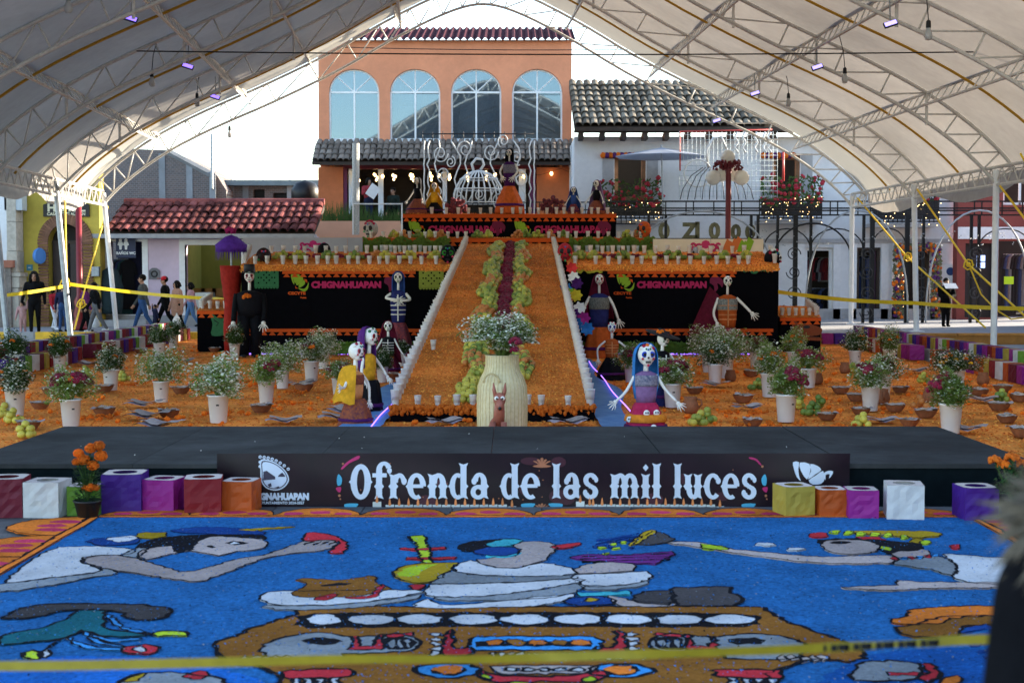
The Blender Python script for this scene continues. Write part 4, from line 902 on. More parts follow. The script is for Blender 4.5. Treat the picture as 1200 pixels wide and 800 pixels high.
for k in range(7): q = at(852+k*4.2,288+3*math.sin(k*1.7),31.2); m.prism([(q.x-.1,q.z-.12),(q.x+.03,q.z-.16),(q.x+.12,q.z+.06),(q.x,q.z+.16),(q.x-.06,q.z+.02)], (0,31.196-k*.001,0), UX, UZ, (0,-.003,0)); m.m = 1 if k > 2 else 0
m.build('printed_bird', [mat('orange_print', (.72,.16,.03), .7, 0), lime], t)
t, h = board(284,425,278.5,300,31.2, mat('grey_board', (.40,.38,.42), .8, .06, 3),'grey printed board behind the left altar wall',(345,407)); rosette(t, at(367,290,31.2), .30, 31.2, mat('magenta_print', (.55,.015,.16), .7, 0))
# ---------------- blue river cloths and their LED ropes beside the ramp
blue_cloth = mat('river_cloth', (.05,.20,.50), .75, .3, 6, col2=(.14,.34,.62), bump=.3)
for sgn in (-1,1):
    vs = []; fs = []; n = 40; side = 'left' if sgn < 0 else 'right'
    for i in range(n+1):
        y = 12.4+(26.5-12.4)*i/n; c, h = rc(max(y,RB[0])); w = .45+.1*math.sin(y*1.1); x0 = c+sgn*(h+.02); x1 = c+sgn*(h+w)
        for k in range(5): xx = x0+(x1-x0)*k/4; vs.append((xx, y, .062+.012*math.sin(y*9+k)+.008*mnoise.noise((xx*7,y*7,0))))
    for i in range(n):
        for k in range(4): a = i*5+k; fs.append((a,a+1,a+6,a+5))
    tag(MB().add(vs, fs).build('river_cloth', blue_cloth, smooth=True), f'strip of blue cloth like a river {side} of the ramp', 'cloth')
    pts = []
    for i in range(90):
        y = 13.2+(24.5-13.2)*i/89; c, h = rc(max(y,RB[0])); w = (.10 if sgn < 0 else .41)+.012*math.sin(y*1.3); pts.append((c+sgn*(h+w), y, .085))
    tag(MB().tube(pts, .007, 5).build('led_rope', mat('lilac_led', (.5,.3,1), .4, 0, emit=(.30,.14,1), es=.8)), f'glowing violet LED rope on the blue cloth {side} of the ramp', 'LED rope')
# ---------------- candle cups
cup_m = mat('cup_plastic', (.86,.86,.84), .4, .05, 8, trans=.25); wax = mat('candle_wax', (.7,.66,.55), .5, .05, 8)
def make_cup(label, group):
    t = thing('candle_cup', label, 'cup', (0,0,0), group)
    MB().lathe([(.024,0),(.027,.004),(.040,.13),(.042,.132),(.038,.13),(.033,.05)], 12).build('cup', cup_m, t, True); MB().lathe([(.0,.05),(.031,.05),(.031,.06),(0,.06)], 10).build('candle', wax, t); return t
def cups(pts, label, group, sc=1.0):
    pr = None
    for p in pts:
        s = sc*random.uniform(.94,1.06)
        if pr is None: pr = make_cup(label, group); pr.location = p; pr.scale = (s,s,s); pr0 = pr
        else: dup(pr0, p, random.random()*6, sc=s)
def rampp(y, u): c, h = rc(y); return Vector((c+u*h, y, rz(y)+.004))
cups([rampp(15.3+(31.2-15.3)*(i/54), -.965) for i in range(55)], 'white candle cup in the row along the left edge of the ramp', 'cups on the left ramp edge', 1.35)
cups([rampp(15.3+(31.2-15.3)*(i/54), .965) for i in range(55)], 'white candle cup in the row along the right edge of the ramp', 'cups on the right ramp edge', 1.35)
cups([rampp(15.22, (px-577)/119.5) for px in (489,512.5,535,554,618.5,634.5,666)], 'white candle cup along the bottom edge of the ramp', 'cups along the foot of the ramp', 1.0)
cups([rampp(18.6,-.80)], 'single white candle cup lying inside the left row on the ramp', 'single cup on the ramp', 1.0)
zf1 = lambda y: zt1+.12+(2.04-zt1-.12)*(y-T1+.03)/1.88
for sgn, A, B in ((-1,[299,313,331.5,346,358.5,372,384,394,408.5,419.5,433,444.5,454,468,481,494,511],[318,332,346,357,370,382,394,405,418,430,440,452,463,474,486,498,510]),(1,[674,698,713,726,741,752,767,781,795,809,825,840,853,866,877],[678,692,706,718,730,743,755,768,782,795,808,820,833,845,858,872])):
    side = 'left' if sgn < 0 else 'right'
    cups([Vector((X(px,T1+.05,316), T1+.06, zt1+.135)) for px in A], f'white candle cup in the front row on the {side} black wall', f'front row of cups on the {side} wall', 1.25)
    cups([Vector((X(px,T1+1.5,303), T1+1.5, zf1(T1+1.5)+.02)) for px in B], f'white candle cup in the back row on the {side} black wall', f'back row of cups on the {side} wall', 1.2)
    cups([Vector(((X(286,T1,316) if sgn < 0 else X(909,T1,316))+sgn*.02*i, T1+.1+.16*i, zf1(T1+.16*i)+.03)) for i in range(11)], f'white candle cup on the {side} end edge of the black walls', f'cups at the {side} end of the wall', 1.2)
    yw = 28.6; xa, xb = (X(231,yw,364),X(285,yw,364)) if sgn < 0 else (X(914,yw,372),X(962,yw,372)); zw = Z(364 if sgn < 0 else 372, yw)
    cups([Vector((xa+(xb-xa)*(i+.5)/6, yw+.12, zw+.04)) for i in range(6)]+[Vector((xb-.03 if sgn > 0 else xa+.03, yw+.2+i*.14, zw+.06+.02*i)) for i in range(8)], f'white candle cup on the low {side} side wing', f'cups on the {side} wing', 1.2)
cups([Vector((X(px,T2+.12,274), T2+.12, z2+.012)) for px in (435,449,470,480,498,510,525,536,546,643,655,665,675,689,701,713,725,741,751)], 'white candle cup on the middle altar tier', 'cups on the middle tier', 1.1)
cups([Vector((X(px,T3+.12,248), T3+.12, z3+.012)) for px in (506,523,537,549,563,575,588,601,610,621,631,641,652,661,671,682,693,701,712)], 'white candle cup on the topmost altar tier', 'cups on the top tier', 1.15)
cups([Vector((X(px,T1+1.9,296), T2-.35, 2.06)) for px in (440,451,462,474,487,499,512,678,692,705,718,731,743,754)], 'white candle cup in front of the green leaves below the middle tier', 'cups below the middle tier', 1.1)
# ---------------- fruit
fcol = [mat('guava_yellow', (.50,.43,.06), .5, .2, 10), mat('guava_green', (.30,.33,.05), .5, .2, 10), mat('guava_lime', (.13,.20,.03), .5, .2, 10), mat('tejocote', (.50,.18,.04), .5, .2, 10)]
fmesh = []
for k, m in enumerate(fcol):
    b = MB(); b.ball((0,0,0), 1, 10, 7, sz=.95, rough=.03); b.m = 1; b.lathe([(.16,-1.0),(.2,-.93),(.05,-.90)], 6, M=Euler((math.pi,0,0)).to_matrix()); o = b.build('fruit_source', [m, wood_dark], None, True); fmesh.append(o.data); bpy.data.objects.remove(o)
def fruit(p, r, k, label, group, name='guava'):
    o = bpy.data.objects.new(name, fmesh[k]); C.objects.link(o); o.location = p; o.scale = (r*random.uniform(.92,1.06), r*random.uniform(.92,1.06), r); o.rotation_euler = (random.random()*2-1, random.random()*2-1, random.random()*6); return tag(o, label, 'fruit', group)
cand = []
for sgn in (-1,1):
    y = 15.45
    while y < 31.0:
        for k in range(4):
            for lay in (0,1):
                if lay and (k in (0,3) or random.random() < .35): continue
                w = .075*k+random.uniform(-.018,.018)
                clump = .06*math.sin(y*2.2+sgn)+.03*math.sin(y*5.1)
                if k == 3 and math.sin(y*2.2+sgn) < -.2: continue
                u = sgn*(.15+w+clump*.6); c, h = rc(y); cand.append((y+random.uniform(-.03,.03), Vector((c+u, y+random.uniform(-.02,.02), rz(y)+.038+lay*.058)), sgn))
        y += .094
cand.sort(key=lambda q: q[0]); rest = [MB() for _ in fcol]
def fk(y, u): 
    s = math.sin(y*1.7+u*3); return 0 if y < 16.6 and random.random() < .8 else (3 if s > .55 and random.random() < .7 else random.choice((0,1,1,2)))
for i, (y, p, sgn) in enumerate(cand):
    k = fk(y, sgn); r = random.uniform(.039,.047)
    if i < 290: fruit(p, r, k, f'yellow green guava in the row {"left" if sgn < 0 else "right"} of the burgundy flowers low on the ramp', f'guavas low on the {"left" if sgn < 0 else "right"} side of the ramp')
    else: rest[k].ball(p, r*1.05, 8, 6, rough=.03)
al = MB()
for k, b in enumerate(rest): al.m = k; al.add(b.v, b.f)
o = al.build('guava_heap', fcol, None, True); o['kind'] = 'stuff'; tag(o, 'bands of guavas and tejocotes heaped higher up the ramp', 'fruit')
# burgundy cockscomb strip up the middle of the ramp
t = thing('cockscomb_strip', 'burgundy cockscomb flower heads in a strip up the middle of the ramp', 'flowers', (-.1, 22, rz(22)))
def bloom_ball(mb, c, r, n=26):
    c = Vector(c)
    for i in range(n):
        d = Vector((random.gauss(0,1),random.gauss(0,1),random.gauss(0,1))).normalized(); d.z = abs(d.z)*.8-.1; p = c+d*r*.72; mb.ball(p, r*random.uniform(.22,.36), 5, 4, rough=.25)
y = 19.4
while y < 31.1:
    mb = MB(); c, h = rc(y); bloom_ball(mb, (c+.02+random.uniform(-.03,.03), y, rz(y)+.03), random.uniform(.10,.14), 22); mb.build('flower_head', bloom_burg, t); y += .22
# fruit and flowers along the tops of the walls
def fruitpile(c, n, k, label, cat='fruit pile', r=.045, name='fruit_pile', spread=.16):
    t = thing(name, label, cat, c)
    for i in range(n):
        a = random.random()*6.28; d = spread*math.sqrt(random.random()); z = r*.8+(.0 if i < n*.55 else r*1.25 if i < n*.85 else r*2.3); d *= (1 if i < n*.55 else .62 if i < n*.85 else .25)
        o = bpy.data.objects.new('fruit', fmesh[k if isinstance(k, int) else random.choice(k)]); C.objects.link(o); o.parent = t; o.location = (d*math.cos(a), d*math.sin(a), z); o.scale = (r,r,r)
    return t
items = 0
for sgn, L in ((-1,[(330,'y'),(341,'b'),(350,'y'),(366,'b'),(384,'g'),(398,'b'),(416,'g'),(428,'b'),(443,'r'),(452,'y'),(466,'b'),(480,'y'),(497,'b'),(510,'y')]),(1,[(680,'g'),(696,'y'),(707,'b'),(720,'b'),(731,'g'),(745,'b'),(761,'y'),(776,'b'),(783,'g'),(795,'g'),(809,'b'),(823,'g'),(838,'b'),(848,'g'),(862,'b'),(873,'y')])):
    wl_ = 'left' if sgn < 0 else 'right'
    for j, (px, k) in enumerate(L):
        yy = T1+.72; p = Vector((X(px,yy,307), yy, zf1(yy)+.01)); where = f'number {j+1} from the left on the {wl_} black wall'
        if k == 'b':
            b = MB(); 
            for q in range(3): bloom_ball(b, p+Vector((random.uniform(-.12,.12),0,.05)), .075, 16)
            tag(b.build('cockscomb_bunch', bloom_burg), f'burgundy flower bunch, pile {where}', 'flowers', f'offerings on the {wl_} wall')
        else:
            f = fruitpile(p, 22, {'y':[0,0,1],'g':[1,2],'r':[3]}[k], f'{ {"y":"yellow","g":"green","r":"reddish"}[k]} fruit heap, pile {where}', spread=.19); f['group'] = f'offerings on the {wl_} wall'
for j, px in enumerate((461,472,489,503,517,560,572,608,616,630,644,662,735,747)):
    p = Vector((X(px,T2+.35,274), T2+.4, z2+.03)); f = fruitpile(p, 14, [[0,1],[3],[1,2]][j % 3], f'small fruit heap number {j+1} from the left on the middle tier', spread=.15); f['group'] = 'fruit heaps on the middle tier'
# green leaf rows under tier 2
for a, b, sd in ((425,527,'left'),(668,768,'right')):
    g = MB()
    for i in range(1300):
        px = random.uniform(a,b); hgt = .26+.12*abs(math.sin(px*.13)); p = Vector((X(px,T2-.15,292), T2-.15+random.uniform(-.1,.1), 2.02+random.random()*hgt)); s = random.uniform(.025,.055); an = random.random()*6.28
        u = Vector((math.cos(an),random.uniform(-.4,.4),math.sin(an))); w = Vector((-math.sin(an),.3,math.cos(an))); g.add([p-u*s,p-w*s*.6,p+u*s,p+w*s*.6], [(0,1,2,3)])
    tag(g.build('leaf_row', mat('moss_leaf', (.13,.20,.02), .7, .3, 20, trans=.3)), f'row of yellow green leaves below the middle tier on the {sd}', 'leaves')
    # thin orange step below them
    m = MB(); m.box(X(a,T2-.35,296),X(b,T2-.35,296),T1+1.86,T2-.03,1.2,2.03); struct(m.build('step_fill_'+sd, wall_black))
# ================================================================== papier-mache skeleton figures, skulls, vase
CM = {}
def cm(name, col, **k): return mat('fig_'+name, col, k.pop('rough', .75), k.pop('var', .25), k.pop('scale', 14), spec=k.pop('spec', .12), bump=k.pop('bump', .35), **k)
eyeM = {'red':cm('eye_red',(.35,.01,.02)),'blue':cm('eye_blue',(.02,.05,.4)),'dark':dark,'pink':cm('eye_pink',(.45,.05,.08)),'green':cm('eye_green',(.03,.25,.03)),'white':bone}
FP = [cm('paint_pink',(.55,.05,.10)), cm('paint_blue',(.04,.14,.45)), cm('paint_green',(.05,.30,.10))]
def skull(t, c, r, eye, m=None, dk=None, flower=None):
    c = Vector(c); s = MB(); s.ball(c, r, 14, 10, sx=.86, sy=.98, sz=1.02); s.ball(c+Vector((0,-.28*r,-.62*r)), r*.62, 12, 8, sx=.86, sy=.8, sz=.75); s.ball(c+Vector((-.5*r,-.55*r,-.25*r)), r*.24, 8, 6); s.ball(c+Vector((.5*r,-.55*r,-.25*r)), r*.24, 8, 6)
    o = s.build('skull', m or bone, t, True)
    for sx in (-1,1):
        e = MB(); e.ball(c+Vector((sx*.36*r,-.86*r,.08*r)), r*.30, 10, 6, sy=.35); eo = e.build('eye_socket', eyeM[eye], o, True)
        e = MB(); e.ball(c+Vector((sx*.36*r,-.95*r,.08*r)), r*.16, 8, 6, sy=.4); e.build('pupil', dark, o, True)
    n = MB(); n.ball(c+Vector((0,-.95*r,-.24*r)), r*.11, 6, 4, sy=.5); n.build('nose_hole', dark, o)
    th = MB(); th.box(c.x-.26*r,c.x+.26*r,c.y-.86*r,c.y-.74*r,c.z-.70*r,c.z-.64*r)
    for k in range(-2,3): th.box(c.x+k*.1*r-.012*r,c.x+k*.1*r+.012*r,c.y-.87*r,c.y-.75*r,c.z-.78*r,c.z-.56*r)
    th.build('teeth_lines', dk or dark, o)
    if r > .05:
        for sx, sz, pm in ((-.55,-.35,0),(.55,-.35,0),(0,.55,1),(-.2,.62,2),(.2,.62,2),(0,-.98,0)):
            e = MB(); e.ball(c+Vector((sx*r,-.80*r if abs(sx) > .3 else -.86*r,sz*r)), r*(.10 if pm else .13), 8, 5, sy=.5); e.build('face_paint', (FP[pm] if eye != 'dark' else FP[2-pm]), o, True)
    if flower:
        for k in range(5): f = MB(); a = R(40+k*25); f.ball(c+Vector((r*.75*math.cos(a),-.35*r,r*.85*math.sin(a)+.1*r)), r*.2, 8, 5, rough=.1); f.build('crown_flower', flower[k % len(flower)], o, True)
    return o
def hand(t, p, d, r, m):
    """bony hand at p pointing along d with five spread fingers"""
    p = Vector(p); d = Vector(d).normalized(); side = d.cross(FRONT).normalized(); mb = MB(); mb.ball(p+d*r*1.2, r*1.25, 8, 6, sy=.6)
    for k in range(5):
        a = R(-48+k*24); L = r*(3.2,3.9,4.2,3.9,2.8)[k]; v = d*math.cos(a)+side*math.sin(a); b = p+d*r*1.2+v*r*.9
        mb.tube([b, b+v*L*.5+FRONT*r*.3, b+v*L*.9+d*L*.15], [r*.34,r*.30,r*.2], 6)
    return mb.build('hand', m, t, True)
def skel(label, loc, H, yaw=0, hs=.095, eye='red', hair=None, veil=None, hat=None, torso=None, skirt=None, sr=.20, waist=.40, sh=.70, tw=.12, al=((-.20,.52),(-.28,.38)), ar=((.20,.52),(.28,.38)), ribs=None, flower=None, band=None, cape=None, skm=None, legs=False, ar_m=None, tilt=0):
    t = thing('skeleton_figure', label, 'skeleton figure', (0,0,0)); H = float(H)
    am = ar_m or bone
    hz = H*(1-hs*1.05-(.0 if not hat else .05))
    skull(t, (0,-.02*H,hz), hs*H, eye, skm, None, flower)
    MB().tube([(0,0,sh*H-.01*H),(0,-.01*H,hz-hs*H*.8)], [hs*H*.28,hs*H*.24], 8).build('neck', am, t, True)
    w = tw*H; z0, z1 = waist*H, sh*H
    b = MB(); b.lathe([(w*.80,z0),(w*.92,z0+(z1-z0)*.3),(w,z0+(z1-z0)*.72),(w*.9,z1-.02*H),(w*.35,z1+.01*H),(0,z1+.012*H)], 18, sy=.62); tb = b.build('torso', torso or am, t, True)
    if ribs:
        for k in range(4):
            zz = z0+(z1-z0)*(.28+.14*k); q = MB(); rr = w*(.93+.02*k); q.tube([(rr*math.sin(a), -rr*.62*math.cos(a)-.004*H, zz) for a in [R(x) for x in range(-70,71,14)]], .006*H, 5); q.build('rib', ribs, tb)
        q = MB(); q.tube([(0,-w*.63,z0+.03*H),(0,-w*.66,z1-.04*H)], .008*H, 5); q.build('breastbone', ribs, tb)
    if band:
        b = MB(); b.lathe([(w*1.0,z0+(z1-z0)*.55),(w*1.035,z0+(z1-z0)*.6),(w*1.04,z0+(z1-z0)*.86),(w*.96,z0+(z1-z0)*.9)], 18, sy=.65); b.build('bodice', band, tb, True)
    if skirt and not legs:
        b = MB(); b.lathe([(sr*H*1.0,0.0),(sr*H*1.02,.03*H),(sr*H*.86,waist*H*.5),(w*1.05,waist*H*.92),(w*.85,waist*H+.01*H)], 48, wob=.06); b.build('skirt', skirt, t, True)
        b = MB(); b.lathe([(sr*H*.98,waist*H*.28),(sr*H*1.03,waist*H*.3),(sr*H*1.0,waist*H*.36),(sr*H*.93,waist*H*.38)], 32, wob=.04); b.build('skirt_trim', cm('trim',(.08,.015,.10)), t, True)
    if legs:
        for sx in (-1,1): MB().tube([(sx*w*.42,0,waist*H+.02*H),(sx*w*.45,0,waist*H*.5),(sx*w*.45,-.01,.02*H)], [w*.48,w*.40,w*.38], 10).build('trouser_leg', skirt, t, True); MB().ball((sx*w*.45,-.05*H,.02*H), .035*H, 8, 6, sy=1.8, sz=.6).build('shoe', dark, t, True)
    for sx, A in ((-1,al),(1,ar)):
        if A is None: continue
        (ex,ez),(hx,hz2) = A; s0 = Vector((sx*w*.92,0,z1-.03*H)); e = Vector((ex*H,-.03*H,ez*H)); h = Vector((hx*H,-.09*H,hz2*H)); rr = .016*H if not cape else .03*H
        MB().tube(smoothpoly([s0, e, h], 4, False), [rr*1.1]*4+[rr]*4+[rr*.85], 7).build('arm', cape or am, t, True); hand(t, h, h-e, .020*H, am)
    if hair:
        b = MB(); r = hs*H; c = (0,.35*r,hz)
        vs = []; fs = []; rows = [(1.12,.0),(1.0,.55),(.55,.95),(0,1.12),(-.8,1.15),(-1.9,1.2),(-3.1,1.15),(-4.3,.95)]
        for j,(zz,rx) in enumerate(rows):
            for k in range(13): a = math.pi*(k/12)*1.25-math.pi*.125; vs.append((c[0]+rx*r*math.cos(a)*1.02, c[1]+rx*r*math.sin(a)*.95-.15*r, hz+zz*r+.02*r*math.sin(k*3)))
        for j in range(len(rows)-1):
            for k in range(12): q = j*13+k; fs.append((q,q+1,q+14,q+13))
        hb = b.add(vs, fs).build('hair', hair, t, True); sm = hb.modifiers.new('s','SOLIDIFY'); sm.thickness = .012*H
    if veil:
        b = MB(); r = hs*H; vs = []; fs = []; rows = [(1.2,.05),(1.05,.6),(.4,1.15),(-.8,1.5),(-3.2,2.1),(-5.6,2.6),(-7.8,2.9)]
        for j,(zz,rx) in enumerate(rows):
            for k in range(17): a = math.pi*(k/16)*1.2-math.pi*.1; f = 1+.05*math.sin(k*2.2+j*.3)*min(1,j/3); vs.append((rx*r*math.cos(a)*f, .2*r+rx*r*math.sin(a)*.6*f, max(.01*H, hz+zz*r)))
        for j in range(len(rows)-1):
            for k in range(16): q = j*17+k; fs.append((q,q+1,q+18,q+17))
        vb = b.add(vs, fs).build('veil', veil, t, True); sm = vb.modifiers.new('s','SOLIDIFY'); sm.thickness = .008*H
    if hat == 'top':
        r = hs*H; zz = hz+.55*r; MB().lathe([(1.55*r,0),(1.6*r,.05*r),(1.0*r,.1*r),(.95*r,1.5*r),(.98*r,1.55*r),(0,1.58*r)], 18, (0,0,zz)).build('top_hat', dark, t, True)
    if hat == 'wide':
        r = hs*H; zz = hz+.35*r; h_ = MB().lathe([(2.6*r,.25*r),(2.7*r,.32*r),(1.8*r,.35*r),(1.0*r,.6*r),(.9*r,1.0*r),(0,1.15*r)], 24, (0,0,zz), M=Euler((R(14),R(8),0)).to_matrix()).build('wide_hat', mat('hat_black', (.01,.01,.012), .9, .2, 20), t, True)
        f = MB()
        for k in range(26): a = R(190+k*6.2); f.ball((1.5*r*math.cos(a)*.9, 1.2*r*math.sin(a)*.3-.4*r, zz+.75*r+.15*r*math.sin(k)), .2*r, 6, 4, rough=.2)
        f.build('hat_flowers', bloom_orange, h_)
    t.location = loc; t.rotation_euler = (R(tilt),0,R(yaw)); return t
maroon = cm('maroon',(.12,.008,.025)); navy = cm('navy',(.02,.025,.12)); orng = cm('orange',(.50,.10,.02)); purple = cm('purple',(.07,.015,.12)); bluev = cm('blue_veil',(.03,.07,.25)); yel_ = cm('yellow',(.68,.34,.02), trans=.1); blk = cm('black',(.005,.005,.008)); pinkm = cm('pinkred',(.42,.02,.06)); bright_blue = cm('bright_blue',(.03,.16,.42)); peach = cm('peach',(.60,.26,.10)); lilac = cm('lilac',(.22,.12,.26)); patt = cm('pattern_dark',(.10,.03,.05), scale=40, col2=(.35,.10,.03)); pattb = cm('pattern_blue',(.06,.08,.16), scale=45, col2=(.40,.36,.42)); silver = cm('silver',(.08,.09,.09), scale=40, col2=(.35,.36,.33)); mixsk = cm('skirt_mix',(.03,.03,.06), scale=30, col2=(.35,.06,.06)); pinksk = cm('skirt_pink',(.36,.012,.06), scale=12, col2=(.52,.03,.10))
def gy(px, Y, z=0): return Vector((X(px,Y,410), Y, z))
zH = lambda py, Y, z=0: Z(py, Y)-z
skel('skeleton figure in black suit and top hat at the left end of the black wall', gy(293,26.9), zH(311,26.9), 8, .062, 'red', hat='top', torso=blk, cape=blk, skirt=blk, legs=True, waist=.44, sh=.72, tw=.15, al=((-.16,.55),(-.17,.40)), ar=((.16,.54),(.15,.40)))
f = MB(); bloom_ball(f, at(289,348,26.55), .09, 24); tag(f.build('orange_corsage', bloom_orange), 'orange flower on the black suited skeleton', 'flower')
skel('tall skeleton figure with blue veil and folded arms left of the ramp', gy(467,27.0), zH(319,27), 0, .056, 'dark', veil=None, hair=bluev, torso=navy, skirt=mixsk, sr=.17, waist=.40, sh=.78, tw=.095, al=((-.14,.70),(-.02,.68)), ar=((.14,.68),(.06,.67)), ribs=bone)
skel('skeleton figure in maroon cloak behind the left river', gy(455,22.4), zH(376,22.4), 0, .088, 'dark', veil=maroon, torso=blk, skirt=maroon, sr=.24, ribs=bone, waist=.36, al=((-.2,.5),(-.3,.36)), ar=((.2,.5),(.3,.36)))
skel('skeleton figure with yellow shawl and patterned orange skirt by the stage', gy(416,14.6), zH(401,14.6), 52, .098, 'pink', torso=peach, skirt=patt, sr=.20, tw=.12, waist=.34, sh=.66, band=patt, al=((-.2,.5),(-.32,.50)), ar=((.19,.5),(.14,.34)), flower=[bone,pinkm])
sh_ = MB(); bc = gy(416,14.6); vs = []; fs = []
for j,(r_,z_) in enumerate(((.05,.66),(.10,.64),(.125,.58),(.14,.50),(.15,.42),(.165,.34),(.18,.28))):
    for k in range(15): a = R(75+k*15); q = r_*(1+.08*math.sin(k*1.9+j*.5)); vs.append(bc+Vector((q*math.cos(a)*1.1-.015*j*.4, q*math.sin(a)*.9-.02, z_+.02*math.sin(k*1.3)*(j/6))))
for j in range(6):
    for k in range(14): q = j*15+k; fs.append((q,q+1,q+16,q+15))
sh_.add(vs, fs)
tag(sh_.build('yellow_shawl', yel_, None, True), 'yellow shawl draped over the skeleton beside the stage', 'shawl')
skel('white skull figure in yellow and purple just behind the yellow shawl skeleton', gy(432,15.9), zH(384,15.9), 60, .092, 'red', hair=purple, torso=yel_, skirt=blk, sr=.16, tw=.11, waist=.4, al=((-.18,.5),(-.2,.42)), ar=((.2,.55),(.22,.45)), flower=[green_paper,bone])
skel('tall skeleton figure with maroon veil, navy dress and orange trousers right of the ramp', gy(702,26.8), zH(321,26.8), 0, .060, 'red', veil=maroon, torso=navy, skirt=orng, sr=.19, waist=.36, sh=.76, tw=.12, band=silver, al=((-.17,.62),(-.22,.44)), ar=((.17,.62),(.22,.47)))
skel('small skeleton figure with orange ribbed chest and black skirt right of the river', gy(717,21.2), zH(377,21.2), 0, .085, 'blue', torso=orng, skirt=blk, sr=.26, ribs=peach, waist=.38, al=((-.24,.55),(-.24,.38)), ar=((.24,.55),(.24,.38)), flower=[pinkm,bone])
bh = skel('skeleton figure with long blue hair and pink skirt beside the stage', gy(757,13.9), zH(403,13.9), 8, .110, 'blue', hair=bright_blue, torso=lilac, skirt=pinksk, sr=.23, tw=.13, waist=.36, sh=.70, band=pattb, al=((-.22,.50),(-.34,.40)), ar=((.20,.52),(.32,.38)), flower=[pinkm,bone,bloom_orange])
Hb = zH(403,13.9); MB().lathe([(.205*Hb,.165*Hb),(.232*Hb,.17*Hb),(.222*Hb,.22*Hb),(.19*Hb,.25*Hb),(.17*Hb,.25*Hb)], 48, wob=.05).build('skirt_band', cm('band_orange',(.70,.22,.02)), bh, True, local=True)
for a_, z_, m_ in ((-150,.20,bone),(-118,.07,lime),(-82,.12,bone),(-45,.08,bone),(-100,.27,bone),(-62,.27,bone)):
    q = Vector((.235*Hb*math.cos(R(a_)), .235*Hb*math.sin(R(a_)), z_*Hb)) if z_ < .25 else Vector((.175*Hb*math.cos(R(a_)), .175*Hb*math.sin(R(a_)), z_*Hb))
    d_ = MB(); d_.ball(q, .035*Hb, 10, 7, sy=.5); md = d_.build('skull_medallion', m_, bh, True, local=True)
    for s_ in (-1,1): e_ = MB(); e_.ball(q+Vector((s_*.012*Hb,-.018*Hb,.006*Hb)), .009*Hb, 6, 4); e_.build('eye_dot', dark, md, local=True)
skel('skeleton figure under a huge black hat behind the blue haired one', gy(776,17.0), zH(384,17), 35, .085, 'dark', hat='wide', torso=blk, skirt=navy, sr=.16, tw=.12, waist=.42, ribs=bone, al=None, ar=((.16,.60),(.20,.44)))
skel('tall skeleton figure in orange dress with maroon cape at the right wall', gy(852,26.8), zH(323,26.8), 0, .060, 'dark', veil=None, torso=orng, skirt=mixsk, sr=.15, waist=.36, sh=.76, tw=.12, ribs=peach, band=silver, al=((-.17,.55),(-.14,.44)), ar=((.20,.64),(.27,.56)))
c = MB(); p = gy(840,26.95); vs = []; fs = []
for j in range(7):
    for i in range(6): t_ = j/6; vs.append(p+Vector((-.30*t_*(1-i/5)+.06*(i-2)*(1+t_)-.02, .04*math.sin(i*2), 1.35-.95*t_-.06*i*(1-t_))))
for j in range(6):
    for i in range(5): a = j*6+i; fs.append((a,a+1,a+7,a+6))
tag(c.add(vs, fs).build('maroon_cape', maroon, smooth=True), 'maroon cape hanging behind the orange dress skeleton', 'cape')
# figures on the top tier
def topf(px, py): return Vector((X(px,34.0,230), 34.0, z3+.03))
hz_ = lambda py: Z(py,34.0)-z3-.03
skel('tall black haired skeleton figure in purple dress with orange skirt on the top tier', topf(597,0), hz_(175), -15, .05, 'dark', hair=blk, torso=purple, skirt=orng, sr=.22, waist=.42, sh=.80, tw=.10, band=pattb, al=((-.14,.66),(-.10,.58)), ar=((.14,.66),(.10,.58)))
skel('yellow cloaked figure on the left of the top tier', topf(509,0), hz_(214), 0, .10, 'dark', veil=yel_, torso=yel_, skirt=blk, sr=.28, waist=.35)
skel('black veiled skeleton figure at the left end of the top tier', topf(489,0), hz_(208), -40, .085, 'dark', hair=blk, torso=blk, skirt=patt, sr=.30, waist=.4)
skel('small skeleton figure with blue shawl on the right of the top tier', topf(672,0), hz_(219), 0, .10, 'dark', veil=bluev, torso=bluev, skirt=mixsk, sr=.24, waist=.35)
skel('skeleton figure with purple veil at the right end of the top tier', topf(699,0), hz_(211), -35, .10, 'dark', veil=lilac, torso=blk, skirt=patt, sr=.26, waist=.38)
for px, lab in ((535,'dark round flower wreath left of the orange skirt on the top tier'),(647,'dark round flower wreath right of the orange skirt on the top tier')):
    b = MB(); p = topf(px,0); 
    for k in range(70): a = random.random()*6.28; rr = random.uniform(.05,.26); b.ball(p+Vector((rr*math.cos(a),random.uniform(-.1,.1),.2+rr*math.sin(a)*.8)), random.uniform(.03,.06), 5, 4)
    tag(b.build('dark_wreath', mixsk), lab, 'wreath')
# skull masks on the tiers
def mask(label, p, r, m, eye, yaw=0, fl=None):
    t = thing('skull_mask', label, 'skull', (0,0,0)); r *= .64; skull(t, (0,0,r*1.15), r, eye, m, None, fl); t.location = p; t.rotation_euler = (0,0,R(yaw)); return t
mask('black skull with green eyes at the top left corner of the ramp', at(525,309,27.98), .27, blk, 'green')
mask('red sugar skull at the top right corner of the ramp', at(662,307,27.98), .27, cm('skull_red',(.50,.03,.04)), 'dark')
mask('orange skull on the right end of the middle tier', at(755,279,31.7), .27, cm('skull_orange',(.65,.11,.02)), 'dark', -35)
mask('grey white skull on the left end of the middle tier', at(435,279,31.9), .28, cm('skull_grey',(.50,.48,.44)), 'dark', -25, [pinkm])
mask('dark round skull at the left end of the left wall', at(309,313,28.3), .28, cm('skull_dark',(.03,.012,.012)), 'dark', 10)
mask('black dotted skull at the right end of the right wall', at(905,315,28.2), .28, blk, 'white', 30, [bone,pinkm,bone])
